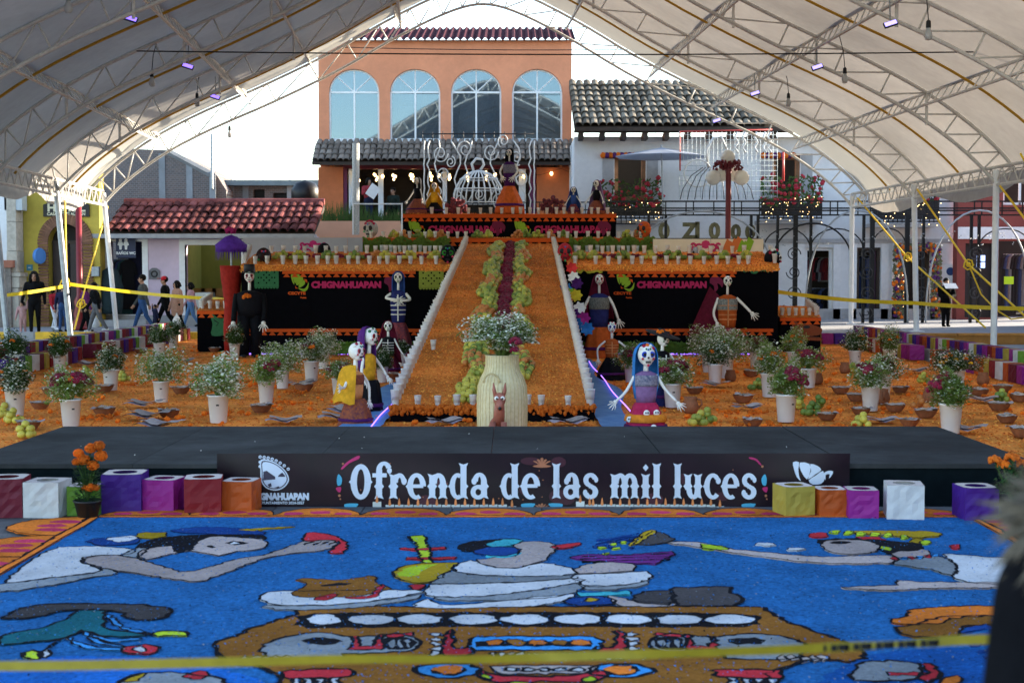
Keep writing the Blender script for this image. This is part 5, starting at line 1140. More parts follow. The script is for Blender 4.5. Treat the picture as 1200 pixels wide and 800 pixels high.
mask('pale grey skull lying among the right wall fruit', at(816,305,29.5), .20, cm('skull_pale',(.45,.45,.48)), 'dark', -60)
mask('dark round skull behind the left wall fruit', at(380,304,29.5), .25, blk, 'dark', 180)
# paper flowers on the right ramp edge
for i,(px,py,m,lab) in enumerate(((667,314,cm('pf_red',(.5,.03,.03)),'red'),(669,325,bone,'white'),(673,332,purple,'purple'),(660,338,bright_blue,'blue'),(664,344,lime,'lime'),(672,346,cm('pf_yellow',(.6,.45,.03)),'yellow'),(661,352,orng,'orange'),(676,361,bone,'pale'),(669,368,purple,'violet'),(681,373,cm('pf_mag',(.45,.03,.25)),'magenta'),(672,379,bright_blue,'bright blue'),(685,385,bright_blue,'azure'))):
    yy = 25.6-(py-314)*.055; t_ = thing('paper_flower', f'{lab} tissue paper flower by the right ramp edge {["near the red skull","halfway up","above the navy dressed skeleton"][min(2,i//4)]}', 'paper flower', at(px+3,py,yy))
    b = MB()
    for k in range(22):
        a = k*.9; d = Vector((math.cos(a),-.35+random.uniform(-.2,.2),math.sin(a))); u = d.cross(UY).normalized(); p = t_.location; s = .075+.02*(k % 3)
        b.add([p, p+d*s*.6+u*s*.35, p+d*s, p+d*s*.6-u*s*.35], [(0,1,2,3)])
    b.build('petals', m, t_)
# ---------------- woven basket vase with flowers, and the clay dog
wov = bpy.data.materials.new('woven_palm'); wov.use_nodes = True; n = wov.node_tree.nodes; l = wov.node_tree.links; b = n['Principled BSDF']; b.inputs['Roughness'].default_value = .7
tc = n.new('ShaderNodeTexCoord'); w1 = n.new('ShaderNodeTexWave'); w1.bands_direction = 'Z'; w1.inputs['Scale'].default_value = 26; w1.inputs['Distortion'].default_value = 1.2; w1.inputs['Detail'].default_value = 3; nz = n.new('ShaderNodeTexNoise'); nz.inputs['Scale'].default_value = 22; rp = n.new('ShaderNodeValToRGB')
rp.color_ramp.elements[0].color = (.50,.39,.19,1); rp.color_ramp.elements[1].color = (.82,.72,.46,1); mxn = n.new('ShaderNodeMath'); mxn.operation = 'MULTIPLY_ADD'; mxn.inputs[1].default_value = .45; bp = n.new('ShaderNodeBump'); bp.inputs['Strength'].default_value = .5; bp.inputs['Distance'].default_value = .01
l.new(tc.outputs['Object'], w1.inputs[0]); l.new(tc.outputs['Object'], nz.inputs[0]); l.new(w1.outputs['Fac'], mxn.inputs[0]); l.new(nz.outputs['Fac'], mxn.inputs[2]); l.new(mxn.outputs[0], rp.inputs[0]); l.new(rp.outputs[0], b.inputs['Base Color']); l.new(w1.outputs['Fac'], bp.inputs['Height']); l.new(bp.outputs[0], b.inputs['Normal'])
VY = 13.6; vp = gy(588.5,VY)
vt = thing('woven_basket', 'tall woven palm basket with narrow neck at the foot of the ramp', 'basket', vp); vs = []; fs = []; prof_ = [(.20,0),(.225,.03),(.238,.15),(.240,.38),(.232,.52),(.205,.60),(.172,.66),(.158,.72),(.155,.80),(.160,.82),(.150,.82),(.146,.74)]
MB().lathe([(r,z) for r,z in prof_], 40, vp).build('basket_body', wov, vt, True)
for k in range(36):
    a = 2*math.pi*k/36; MB().tube([vp+Vector(((r+.002)*math.cos(a),(r+.002)*math.sin(a),z)) for r,z in prof_[1:10]], .0028, 4).build('upright_cane', mat('palm_strip', (.62,.50,.26), .7, .15, 10), vt)
hd2 = vp+Vector((-.10,-.20,.57)); MB().tube([hd2+Vector((.075*math.cos(R(a)),-.03,.085*math.sin(R(a)))) for a in range(0,181,15)], .009, 6).build('handle', mat('palm_strip', (0,0,0)), vt, True)
# flowers in the basket
def spray(mb_leaf, mb_white, c, rx, rz_, n, seed, base=None, ls=(.016,.038), wsz=(.009,.018), wf=.5, stems=40, zlo=-.15):
    rnd = random.Random(seed); c = Vector(c)
    for i in range(n):
        d = Vector((rnd.gauss(0,1),rnd.gauss(0,1),rnd.gauss(0,1))).normalized(); rr = rnd.random()**.45; lump = 1+.30*math.sin(d.x*4+seed*1.7)+.22*math.sin(d.z*6+d.y*5+seed*2.3)+.10*math.sin(d.x*11+d.y*9)
        p = c+Vector((d.x*rx*rr*lump, d.y*rx*rr*lump, max(zlo, d.z)*rz_*rr*lump)); a = rnd.random()*6.28; tl = rnd.uniform(-.8,.8)
        u = Vector((math.cos(a),math.sin(a),tl)).normalized(); w = u.cross(Vector((rnd.random()-.5,rnd.random()-.5,1))).normalized()
        if rnd.random() < wf*(.35+.65*rr) : s = rnd.uniform(*wsz); mb_white.add([p-u*s,p-w*s,p+u*s,p+w*s], [(0,1,2,3)])
        else: s = rnd.uniform(*ls); mb_leaf.add([p-u*s,p-w*s*.3,p+u*s,p+w*s*.3], [(0,1,2,3)])
    if base is not None:
        for i in range(stems):
            d = Vector((rnd.gauss(0,1),rnd.gauss(0,1),abs(rnd.gauss(0,1))+.3)).normalized(); e = c+Vector((d.x*rx*.8,d.y*rx*.8,d.z*rz_*.8)); mb_leaf.tube([Vector(base), Vector(base).lerp(e,.5)+UZ*.03, e], .0035, 3, caps=False)
bt = thing('flower_bouquet', 'large bunch of white baby\'s breath with a burgundy bloom in the woven basket', 'bouquet', vp+UZ*.8); lf, wf_ = MB(), MB()
spray(lf, wf_, vp+Vector((-.12,0,1.0)), .21, .21, 3800, 3, vp+UZ*.75, wf=.62); spray(lf, wf_, vp+Vector((.16,0,.97)), .19, .22, 3200, 5, vp+UZ*.75, wf=.6); spray(lf, wf_, vp+Vector((.02,-.08,.9)), .17, .13, 1500, 8, vp+UZ*.75, wf=.4)
o = lf.build('foliage', leaf_pale, bt); o = wf_.build('white_sprays', bloom_white, bt)
b = MB(); bloom_ball(b, at(604,401,VY-.22), .07, 34); bloom_ball(b, at(602,410,VY-.22), .055, 24); b.build('burgundy_bloom', bloom_burg, bt); b = MB(); bloom_ball(b, at(597,376,VY+.05), .06, 24); b.build('burgundy_bloom', bloom_burg, bt)
dg = thing('clay_dog', 'reddish clay dog figure with upright ears in front of the basket', 'figurine', gy(584,13.2)); p = gy(584,13.2); cl = mat('red_clay', (.34,.11,.075), .5, .2, 18, bump=.15)
b = MB(); b.ball(p+Vector((-.02,.05,.13)), .095, 12, 8, sx=.8, sz=1.4); b.tube([p+Vector((0,0,.2)),p+Vector((.01,-.02,.32)),p+Vector((.01,-.05,.40))], [.055,.05,.045], 10); b.ball(p+Vector((.012,-.06,.43)), .058, 12, 8, sz=1.15); b.tube([p+Vector((.012,-.1,.42)),p+Vector((.014,-.17,.355))], [.042,.026], 10); b.build('body', cl, dg, True)
for sx in (-1,1):
    MB().tube([p+Vector((sx*.035+.01,-.04,.46)),p+Vector((sx*.05+.01,-.03,.52)),p+Vector((sx*.055+.01,-.03,.585))], [.02,.017,.004], 8).build('ear', cl, dg, True)
    MB().tube([p+Vector((sx*.05,-.06,.22)),p+Vector((sx*.055,-.09,.1)),p+Vector((sx*.055,-.1,.01))], [.03,.024,.03], 8).build('front_leg', cl, dg, True)
    e = MB(); e.ball(p+Vector((sx*.028+.012,-.108,.445)), .022, 10, 7); eo = e.build('eye', bone, dg, True); e = MB(); e.ball(p+Vector((sx*.026+.012,-.127,.445)), .009, 8, 6); e.build('pupil', dark, eo, True)
MB().ball(p+Vector((.015,-.182,.36)), .017, 8, 6).build('nose', dark, dg, True)
# ================================================================== flower buckets, bowls, fruit on the marigold floor
def make_bucket(k):
    """k: (foliage kind, white share, burgundy blooms, orange blooms, yellow blooms, radius, height, pieces, seed)"""
    kind, wf, nb, no, ny, rx, hz2, n, seed = k; rx *= .84; hz2 *= .86; wf = min(.7, wf*1.05); rnd = random.Random(seed)
    t = thing('flower_bucket', 'x', 'flower bucket', (0,0,0), 'white flower buckets on the marigold floor')
    bk = MB().lathe([(.078,0),(.082,.004),(.105,.262),(.113,.264),(.115,.28),(.109,.28),(.1,.25),(.08,.05),(0,.05)], 22).build('bucket', white_plastic, t, True)
    m = MB(); m.box(-.014,.014,-.0985,-.0965,.175,.19); m.build('print_mark', dark, bk)
    lf, wh = MB(), MB(); spray(lf, wh, (0,0,.28+hz2*.38), rx, hz2*.62, int(n*1.35), seed, (0,0,.22), wf=wf, stems=30, zlo=-.55)
    lf.build('foliage', leaf_pale if kind == 'p' else leaf_green, t)
    if wh.f: wh.build('white_sprays', bloom_white, t)
    for cnt, mm, rr in ((nb,bloom_burg,.078),(no,bloom_orange,.042),(ny,bloom_yellow,.034)):
        for i in range(cnt):
            a = rnd.random()*6.28; d = rnd.random()**.5*rx*.75; zz = .28+hz2*.62*math.sqrt(max(.1,1-(d/rx)**2))+rnd.uniform(-.02,.05); b = MB(); st = random.getstate(); random.seed(seed*31+i); bloom_ball(b, (d*math.cos(a), d*math.sin(a)*.8-.05, zz), rr*rnd.uniform(.8,1.25), 24 if rr > .05 else 18); random.setstate(st); b.build('bloom', mm, t)
    return t
KINDS = {'white':('p',.55,0,0,0,.30,.46,3600,11),'whitegreen':('g',.40,0,2,0,.26,.36,2600,12),'dark':('g',.16,0,1,0,.25,.34,2400,13),'burg':('p',.30,9,0,0,.25,.36,2200,14),'burggreen':('p',.14,6,0,0,.22,.34,2400,15),'orange':('p',.30,0,5,2,.26,.38,2400,16),'yellow':('g',.25,0,5,9,.36,.32,3000,17),'mixed':('p',.45,3,1,0,.27,.38,2600,18)}
PRO = {}; 
# (px, base py, kind, scale, label)
BK = [(18,487,'whitegreen',1.05,'white bucket of green sprays with one orange bloom at the left edge'),
(83,499,'burg',1.0,'white bucket of large burgundy cockscomb at the stage corner, left'),
(130,457,'whitegreen',1.0,'white bucket of white sprays right of the burgundy one at the left'),
(189,471,'white',.92,'white bucket of white sprays with folded papers to its left'),
(256,495,'white',1.05,'brightest bucket of baby\'s breath standing at the stage edge, left'),
(70,436,'dark',1.0,'white bucket of dark green sprays before the red paper lanterns'),
(17,437,'dark',1.05,'white bucket of dark green sprays cut by the left picture edge'),
(187,420,'dark',1.05,'white bucket of dark sprays near the walking couple'),
(203,408,'dark',1.0,'farthest left bucket of dark sprays by the lantern rows'),
(275,419,'dark',.95,'white bucket of green sprays beside the top hat skeleton'),
(312,472,'burg',.95,'white bucket of burgundy blooms left of the yellow shawl skeleton'),
(331,455,'white',.9,'white bucket of white sprays just behind the burgundy one'),
(365,446,'mixed',1.05,'white bucket of mixed white sprays before the left black wall'),
(379,432,'white',.95,'white bucket of white sprays partly hidden before the left black wall'),
(448,448,'dark',.8,'white bucket of dark sprays behind the yellow shawl skeleton'),
(470,429,'dark',.8,'white bucket under the maroon cloaked skeleton'),
(396,462,'burg',.75,'small burgundy bunch left of the yellow shawl skeleton'),
(740,450,'burg',.95,'white bucket of burgundy blooms behind the blue haired skeleton'),
(788,477,'burg',1.0,'white bucket of burgundy cockscomb right of the blue haired skeleton'),
(838,449,'whitegreen',1.0,'white bucket of green and white sprays left of the clay mug'),
(851,443,'white',1.05,'white bucket of tall baby\'s breath before the orange dressed skeleton'),
(830,436,'white',1.0,'white bucket of baby\'s breath farther back before the orange dressed skeleton'),
(902,465,'orange',1.1,'white bucket of white sprays and orange marigolds in the right field'),
(921,494,'burggreen',1.05,'white bucket of burgundy and bright green at the stage edge, right'),
(948,454,'burg',.95,'white bucket of dark burgundy blooms right of the marigold bucket'),
(930,432,'orange',1.0,'white bucket of orange marigolds before the right side wing'),
(885,430,'burg',.9,'burgundy cockscomb bucket at the right end of the black wall'),
(1002,430,'whitegreen',1.0,'white bucket of green sprays near the far right lanterns'),
(1035,466,'mixed',.95,'white bucket of white sprays behind a burgundy one on the right'),
(1042,428,'orange',1.0,'bucket of orange marigolds close to the right lantern row'),
(1020,481,'burg',1.0,'white bucket of burgundy blooms in the middle of the right field'),
(1121,458,'yellow',1.0,'wide bucket of yellow and orange marigolds by the purple lanterns'),
(1114,507,'burggreen',1.05,'white bucket of burgundy blooms at the right stage corner')]
for px, py, k, sc, lab in BK:
    p = gnd(px, py, .03); rzz = random.random()*6.28
    k2 = k+('' if (int(px)*7+int(py)) % 2 else '_b')
    if k2 not in KINDS: q = KINDS[k]; KINDS[k2] = (q[0],q[1]*.8,q[2],q[3]+1,q[4],q[5]*1.08,q[6]*1.12,q[7],q[8]+40)
    k = k2
    if k not in PRO: PRO[k] = make_bucket(KINDS[k]); t = PRO[k]; t.location = p; t.rotation_euler = (0,0,rzz*.1); t.scale = (sc,sc,sc); t['label'] = lab
    else: t = dup(PRO[k], p, rzz, lab, sc=sc)
# clay bowls, mugs, papers
bowl_m = clay; food = mat('bowl_food', (.42,.30,.22), .8, .4, 30, bump=.4); foil = mat('paper_sheet', (.50,.45,.42), .8, .2, 12, col2=(.25,.19,.20))
def make_bowl():
    t = thing('clay_bowl', 'x', 'bowl', (0,0,0), 'clay bowls on the marigold floor'); MB().lathe([(.085,0),(.09,.006),(.125,.05),(.145,.095),(.150,.1),(.136,.1),(.11,.05),(0,.03)], 22).build('bowl', bowl_m, t, True)
    b = MB(); rnd = random.Random(4)
    for i in range(16): b.ball((rnd.uniform(-.08,.08),rnd.uniform(-.08,.08),.085+rnd.uniform(0,.02)), rnd.uniform(.018,.03), 6, 4, rough=.2)
    b.build('filling', food, t)
    vs = []; fs = []
    for j in range(5):
        for i in range(7): vs.append((-.17+.34*i/6+rnd.uniform(-.015,.015), -.12+.24*j/4, .108+rnd.uniform(-.012,.02)))
    for j in range(4):
        for i in range(6):
            if (i+j) % 5: a = j*7+i; fs.append((a,a+1,a+8,a+7))
    MB().add(vs, fs).build('paper_cover', foil, t); return t
def make_mug():
    t = thing('clay_jug', 'x', 'jug', (0,0,0), 'clay jugs on the marigold floor'); MB().lathe([(.06,0),(.085,.03),(.095,.08),(.08,.13),(.068,.155),(.075,.185),(.068,.185),(.06,.15),(.08,.08),(0,.03)], 20).build('jug_body', clay, t, True); MB().tube([(.07,0,.16),(.12,0,.15),(.13,0,.1),(.09,0,.06)], .012, 7).build('handle', clay, t, True); return t
def make_sheet():
    rnd = random.Random(9); t = thing('newspaper', 'x', 'paper', (0,0,0), 'printed papers laid on the marigold floor')
    for q in range(2):
        vs = []; fs = []; 
        for j in range(5):
            for i in range(7): vs.append((-.2+.4*i/6+q*.05, -.12+.24*j/4+q*.06, .03+q*.02+.02*math.sin(i*1.3+q)+rnd.uniform(0,.012)))
        for j in range(4):
            for i in range(6): a = j*7+i; fs.append((a,a+1,a+8,a+7))
        MB().add(vs, fs).build('sheet', foil if q else mat('print_sheet', (.45,.42,.46), .7, .5, 25, col2=(.16,.10,.16)), t)
    return t
pb_, pm_, ps_ = None, None, None
def near_lab(px, py):
    b = min(BK, key=lambda q: (q[0]-px)**2+((q[1]-py)*2)**2); side = 'left of' if px < b[0]-4 else ('right of' if px > b[0]+4 else 'before'); return side, b[4]
used_ = {}
def setlab(o, kind, px, py):
    side, b = near_lab(px, py); s = b.replace('white bucket of ','').replace('bucket of ','bunch of '); w = f'{kind} {side} the {s}'.split(); base = ' '.join(w[:13]); used_[base] = used_.get(base, 0)+1
    o['label'] = base if used_[base] == 1 else base+' '+{2:'(farther one)',3:'(third one)',4:'(fourth one)'}.get(used_[base], '(another)')
for px, py in ((34,503),(47,479),(122,459),(122,487),(198,489),(212,461),(230,457),(165,414),(306,483),(356,458),(251,412),(814,461),(871,471),(882,499),(881,441),(969,492),(985,461),(1009,486),(1049,482),(1066,499),(1085,489),(1175,459),(1171,481),(1180,495),(1107,451),(1004,470),(1200,512),(875,405),(728,440),(60,462),(1195,470),(1147,464),(1055,460),(460,444)):
    p = gnd(px, py, .03)
    if pb_ is None: pb_ = make_bowl(); o = pb_; o.location = p; o.scale = (.8,.8,.8)
    else: o = dup(pb_, p, random.random()*6.28, sc=random.uniform(.70,.92))
    setlab(o, 'brown clay bowl with paper cover', px, py)
for px, py in ((809,484),(856,447),(1090,472),(1152,451),(990,437),(958,450),(1034,473)):
    p = gnd(px, py, .03)
    if pm_ is None: pm_ = make_mug(); o = pm_; o.location = p
    else: o = dup(pm_, p, random.random()*6.28, sc=random.uniform(.85,1.0))
    setlab(o, 'small clay jug', px, py)
for px, py in ((165,476),(170,490),(182,501),(330,495),(396,492),(402,484),(102,428),(215,424),(352,451),(875,479),(835,452),(1030,495),(1128,505),(1148,470),(1070,436),(520,497),(665,497)):
    p = gnd(px, py, .04)
    if ps_ is None: ps_ = make_sheet(); o = ps_; o.location = p
    else: o = dup(ps_, p, random.uniform(-.5,.5), sc=random.uniform(.8,1.1))
    setlab(o, 'folded printed paper lying', px, py)
FL = [(15,495,0,'pears'),(5,488,0,'yellow pears'),(30,512,0,'pale grapes'),(828,494,[1,2,0],'limes and guavas'),(887,456,[2,1],'limes'),(952,486,[2],'bright limes'),(938,479,[0,1],'yellow guavas'),(1010,500,[0],'yellow guavas'),(1079,478,[3],'red tomatoes'),(1099,462,[1,0],'green guavas'),(1081,448,[0,1],'small guavas'),(100,440,[1],'green guavas'),(143,446,[0,1],'yellow guavas'),(820,498,[0,1],'large guavas'),(960,478,[2,1],'dark limes'),(1172,470,[2,1],'limes heaped'),(955,446,[0],'pale guavas'),(1000,436,[0,1],'guavas'),(240,440,[3,1],'tejocotes')]
for px, py, k, nm in FL:
    p = gnd(px, py, .03); side, b = near_lab(px, py); fruitpile(p, 11, k, ' '.join(f'small pile of {nm} {side} the {b.replace("white bucket of ","")}'.split()[:14]), r=.040, spread=.10)
for i,(px,py,w) in enumerate(((836,461,.24),(872,485,.32),(1075,444,.35),(1175,467,.3),(104,492,.3),(330,474,.3),(262,486,.26),(345,462,.3),(300,450,.3),(905,500,.4),(985,503,.4),(870,430,.4),(1040,440,.4),(150,452,.28),(215,441,.3),(420,452,.25),(810,430,.3),(340,430,.4))):
    t = thing('marigold_heap', ' '.join(f'heap of orange marigold heads {near_lab(px,py)[0]} the {near_lab(px,py)[1].replace("white bucket of ","")}'.split()[:15]), 'flowers', gnd(px,py,.02)); c = t.location.copy()
    for q in range(14):
        b = MB(); a = random.random()*6.28; d = w*math.sqrt(random.random()); bloom_ball(b, c+Vector((d*math.cos(a),d*math.sin(a)*.7,.025)), random.uniform(.03,.045), 9); b.build('flower_head', bloom_orange, t)
# ---------------- rows of paper lanterns along the ledges
pc = {'red':(.28,.012,.02),'white':(.68,.68,.68),'purple':(.07,.015,.26),'magenta':(.34,.02,.26),'orange':(.55,.10,.01),'gold':(.50,.38,.06),'green':(.18,.40,.04),'wine':(.16,.01,.03),'violet':(.12,.01,.22)}
PAP = {k: mat('paper_'+k, v, .55, .08, 8, trans=.25, bump=.05) for k, v in pc.items()}
def make_lantern(col, sz, name='paper_lantern', detail=True):
    t = thing(name, 'x', 'paper lantern', (0,0,0)); w = sz/2; n = 20
    vs = [(-w,-w,.004),(w,-w,.004),(w,w,.004),(-w,w,.004),(-w,-w,sz),(w,-w,sz),(w,w,sz),(-w,w,sz)]; side = [(0,1,5,4),(1,2,6,5),(2,3,7,6),(3,0,4,7),(0,3,2,1)]
    # slightly bowed, creased sides
    b = MB(); K = 6
    for (a,bb,c,d) in side[:4]:
        A,B,D,E_ = Vector(vs[a]),Vector(vs[bb]),Vector(vs[c]),Vector(vs[d]); nr = (B-A).cross(E_-A).normalized(); g = []; f = []
        for j in range(K+1):
            for i in range(K+1):
                p = A.lerp(B,i/K).lerp(E_.lerp(D,i/K),j/K); e = 0 if i in (0,K) or j in (0,K) else random.uniform(-.012,.008)*sz/.2*.5; g.append(p+nr*e)
        for j in range(K):
            for i in range(K): q = j*(K+1)+i; f.append((q,q+1,q+K+2,q+K+1))
        b.add(g, f)
    b.build('side_panels', PAP[col], t)
    top = MB(); r = w*.62; ring = [(r*math.cos(2*math.pi*i/n),r*math.sin(2*math.pi*i/n),sz+.001) for i in range(n)]; sq = []
    for i in range(n):
        a = 2*math.pi*i/n; m_ = max(abs(math.cos(a)),abs(math.sin(a))); sq.append((w*math.cos(a)/m_, w*math.sin(a)/m_, sz+.001))
    top.add(ring+sq, [(i,(i+1) % n,n+(i+1) % n,n+i) for i in range(n)]); top.build('top_panel', mat('card_top', (.52,.45,.42), .7, .15, 10) if detail else PAP[col], t)
    if detail:
        c = MB(); c.lathe([(.03,.004),(.03,.06),(0,.06)], 10); c.build('candle', wax, t)
    return t
LP = {}
seqL = ['green','purple','wine','red','white','green','purple','magenta','white','wine','purple','gold','red','violet','white']; seqR = ['purple','magenta','white','gold','purple','magenta','red','orange','purple','gold','magenta','white','green','orange','purple','wine']
def row(side, k, x, y0, y1, z, seq, stp, sz, gap=()):
    y = y0; i = 0
    while y > y1:
        col = seq[i % len(seq)]; i += 1
        if not any(a < y < b for a, b in gap):
            lab = f'{col} paper lantern in the {k} row along the {side} ledge'; key = (col, k, side); p = (x+random.uniform(-.02,.02), y, z); g = f'{col} lanterns in the {k} {side} row'
            if key not in LP: t = make_lantern(col, sz, detail=False); t.location = p; t['label'] = lab; t['group'] = g; LP[key] = t
            else: t = dup(LP[key], p, random.uniform(-.12,.12), lab, g)
        y -= stp
row('left','upper',-8.18,33.8,20.5,.224,seqL,.235,.21); row('left','lower',-7.78,33.6,21.5,.03,['red','gold','wine','white','green','purple','red','purple','wine','white','red'],.30,.26,((25.3,26.2),(29.5,30.2)))
row('right','upper',7.72,31.6,17.5,.224,seqR,.235,.21); row('right','lower',7.32,28.8,17.0,.03,['gold','red','white','orange','wine','magenta','purple','violet','gold','magenta','magenta','orange'],.30,.26,((24.4,25.6),))
y = 30.9; i = 0
for i in range(8):
    col = ['red','orange','white','gold','magenta','purple','red','gold'][i]; t = make_lantern(col, .24, detail=False); t.location = (5.9+i*.27,31.5,.03); t['label'] = f'{col} paper lantern number {i+1} in the short row beside the right wing'; t['group'] = 'lanterns beside the right wing'
# tall red and purple stand with fringe at the left end of the wall
st = thing('red_drape_stand', 'red draped stand with purple fringed top beside the left wall', 'stand', gy(272,28.3)); p = gy(272,28.3)
MB().lathe([(.16,.0),(.17,.5),(.14,1.0),(.2,1.5),(.22,1.75)], 16, p, wob=.05).build('red_drape', cm('red_drape',(.45,.03,.02), trans=.15), st, True)
MB().tube([p+UZ*1.75,p+UZ*2.25], .02, 6).build('pole', grey_steel, st); MB().lathe([(.30,2.02),(.32,2.16),(.12,2.32),(0,2.36)], 16, p).build('fringed_canopy', cm('purple_fringe',(.10,.03,.30)), st, True)
f = MB()
for k in range(60): a = random.random()*6.28; f.add([p+Vector((.31*math.cos(a),.31*math.sin(a),2.08)),p+Vector((.31*math.cos(a+.06),.31*math.sin(a+.06),2.08)),p+Vector((.32*math.cos(a+.03),.32*math.sin(a+.03),1.84))], [(0,1,2)])
f.build('fringe', cm('purple_fringe',(0,0,0)), st); f = MB(); bloom_ball(f, p+UZ*2.42, .13, 24); f.build('top_pompom', cm('mag_pom',(.35,.02,.12)), st)
# ================================================================== stage, banner, lanterns, sawdust carpet
SF, SB, SZ = 9.66, 12.04, .30
xl, xr = -3.81, 3.62
stg = thing('low_stage', 'low dark grey stage platform in front of the marigold floor', 'stage', ((xl+xr)/2, SF, 0))
stage_m = mat('stage_carpet', (.043,.045,.046), .95, .18, 7, bump=.35, detail=10, spec=.08, mott=(1.4,.38)); skirt_m = mat('stage_skirt', (.004,.008,.010), .9, .2, 10, spec=.05)
cuts = [xl, -2.59, -1.37, -.15, 1.07, 2.29, xr]
for i, (a, b) in enumerate(zip(cuts, cuts[1:])):
    g = .002 if i < 4 else .006
    MB().add([(a+g,SF,SZ-.03),(b-g,SF,SZ-.03),(b-g,SB,SZ-.03),(a+g,SB,SZ-.03),(a+g,SF,SZ+(.002 if i == 5 else 0)),(b-g,SF,SZ),(b-g,SB,SZ),(a+g,SB,SZ+(.002 if i == 5 else 0))], [(0,3,2,1),(4,5,6,7),(0,1,5,4),(1,2,6,5),(2,3,7,6),(3,0,4,7)]).build('deck_panel', stage_m, stg)
mb = MB(); mb.box(xl+.015,xr-.015,SF+.012,SF+.03,.004,SZ-.031); mb.build('front_skirt', skirt_m, stg)
for x in (xl+.01, xr-.03): MB().box(x,x+.02,SF+.031,SB-.01,.004,SZ-.031).build('side_skirt', skirt_m, stg)
for x in (-3.4,-1.4,.8,3.2):
    for y in (SF+.2,SB-.2): MB().box(x-.03,x+.03,y-.03,y+.03,.002,SZ-.031).build('leg', grey_steel, stg)
# crumb-like litter on the deck
lt = MB()
for i in range(14): lt.ball((random.uniform(xl+.3,xr-.3),random.uniform(SF+.1,SB-.1),SZ+.004), random.uniform(.002,.0045), 5, 4)
o = lt.build('deck_litter', bone, stg); o['kind'] = 'stuff'
# banner
BY = 9.60; h = hole(255,996,531,598,BY); bw = h[1]-h[0]; bh = h[3]-h[2]
ban = thing('event_banner', 'dark printed banner reading Ofrenda de las mil luces on the stage front', 'banner', ((h[0]+h[1])/2, BY, h[2]))
bn_m = mat('banner_vinyl', (.006,.003,.008), .38, .3, 2.2, col2=(.020,.006,.015), spec=.28); vs = []; fs = []; NX, NZ = 120, 8
def wav(x, z): return .006*math.sin(x*2.1+z*7)+.005*mnoise.noise((x*1.6+z*3, z*4, 2))+(.012*math.sin((x-h[0])*9+z*14)*max(0,1-(x-h[0])/.6))+(.010*math.sin((h[1]-x)*8+z*10)*max(0,1-(h[1]-x)/.8))
for j in range(NZ+1):
    for i in range(NX+1): x = h[0]+bw*i/NX; z = h[2]+bh*j/NZ; vs.append((x, BY+wav(x,z), z))
for j in range(NZ):
    for i in range(NX): a = j*(NX+1)+i; fs.append((a,a+1,a+NX+2,a+NX+1))
cloth = MB().add(vs, fs).build('banner_sheet', bn_m, ban, True)
PB = BY-.030                                                    # print plane just in front of the waves
def bp_(px, py): q = at(px, py, BY); return q.x, q.z
def flat(name, polys, m, k=0, parent=None, sm=0):
    mb = MB()
    for i, pl in enumerate(polys):
        q = [bp_(*p) for p in pl]
        if sm: q = smoothpoly(q, sm)
        vs = [(x, BY+wav(x,z)-.006-k*.0012-i*.0001, z) for x, z in q]; mb.add(vs, [tuple(range(len(vs)))])
    return mb.build(name, m, parent or ban)
ink = mat('banner_white', (.62,.70,.82), .4, .04, 8); sp = .28
def stem(x, y0, y1, w=.27, top=True, bot=True, spur=True):
    f = .075; ym = (y0+y1)/2 if y1 > 1.2 else .5; L = []; Rr = []
    L.append((x-w/2-(f if bot else 0), y0)); Rr.append((x+w/2+(f if bot else 0), y0))
    if bot: L.append((x-w/2, y0+.14)); Rr.append((x+w/2, y0+.14))
    if spur:
        yy = .5; L += [(x-w/2, yy-.1),(x-w/2-.085, yy),(x-w/2, yy+.1)]; Rr += [(x+w/2, yy-.1),(x+w/2+.085, yy),(x+w/2, yy+.1)]
    if top: L.append((x-w/2, y1-.14)); Rr.append((x+w/2, y1-.14))
    L.append((x-w/2-(f if top else 0), y1)); Rr.append((x+w/2+(f if top else 0), y1))
    mid = [(x, y1-.06)] if top else []; mb_ = [(x, y0+.06)] if bot else []
    return [mb_+Rr+mid+L[::-1]] if True else None
def ring(cx, cy, rx, ry, ix, iy, a0, a1, n=16):
    o = ellipse(cx, cy, rx, ry, n, a0, a1); i = ellipse(cx, cy, ix, iy, n, a0, a1)
    if abs(a1-a0) >= 360: o.append(o[0]); i.append(i[0])
    return [[o[k], o[k+1], i[k+1], i[k]] for k in range(len(o)-1)]
def bar(x0, x1, y0, y1): return [[(x0,y0),(x1,y0),(x1,y1),(x0,y1)]]
def spurs(x, s): return [[(x,.4),(x+s*.09,.5),(x,.6)]]
G = {}
def bowl(cx=.42, rx=.42): return ring(cx,.5,rx,.52,rx-.26,.34,0,360,28)+spurs(cx-rx+.02,-1)
G['O'] = (ring(.46,.68,.46,.70,.17,.50,0,360,28)+[[(0.03,.58),(-.07,.68),(.03,.78)],[(.89,.58),(.99,.68),(.89,.78)]], 1.0)
G['f'] = (stem(.28,0,1.15,.27,False,True)+ring(.50,1.13,.35,.35,.10,.20,20,180,12)+[ellipse(.74,1.12,.11,.12,12)]+bar(-.02,.62,.86,1.02), .72)
G['r'] = (stem(.2,0,1,.27)+ring(.48,.62,.30,.40,.08,.22,15,175,10)+[ellipse(.68,.70,.12,.14,12)], .82)
G['e'] = (ring(.42,.5,.42,.52,.16,.36,0,300,26)+bar(.15,.72,.44,.58)+spurs(.02,-1), .92)
G['n'] = (stem(.2,0,1,.27)+stem(.68,0,.66,.27,False,True)+ring(.48,.60,.335,.42,.07,.24,0,180,12), .98)
G['d'] = (ring(.36,.5,.36,.52,.12,.36,60,300,20)+spurs(.02,-1)+stem(.62,0,1.42,.27,True,True,False)+spurs(.75,1), .92)
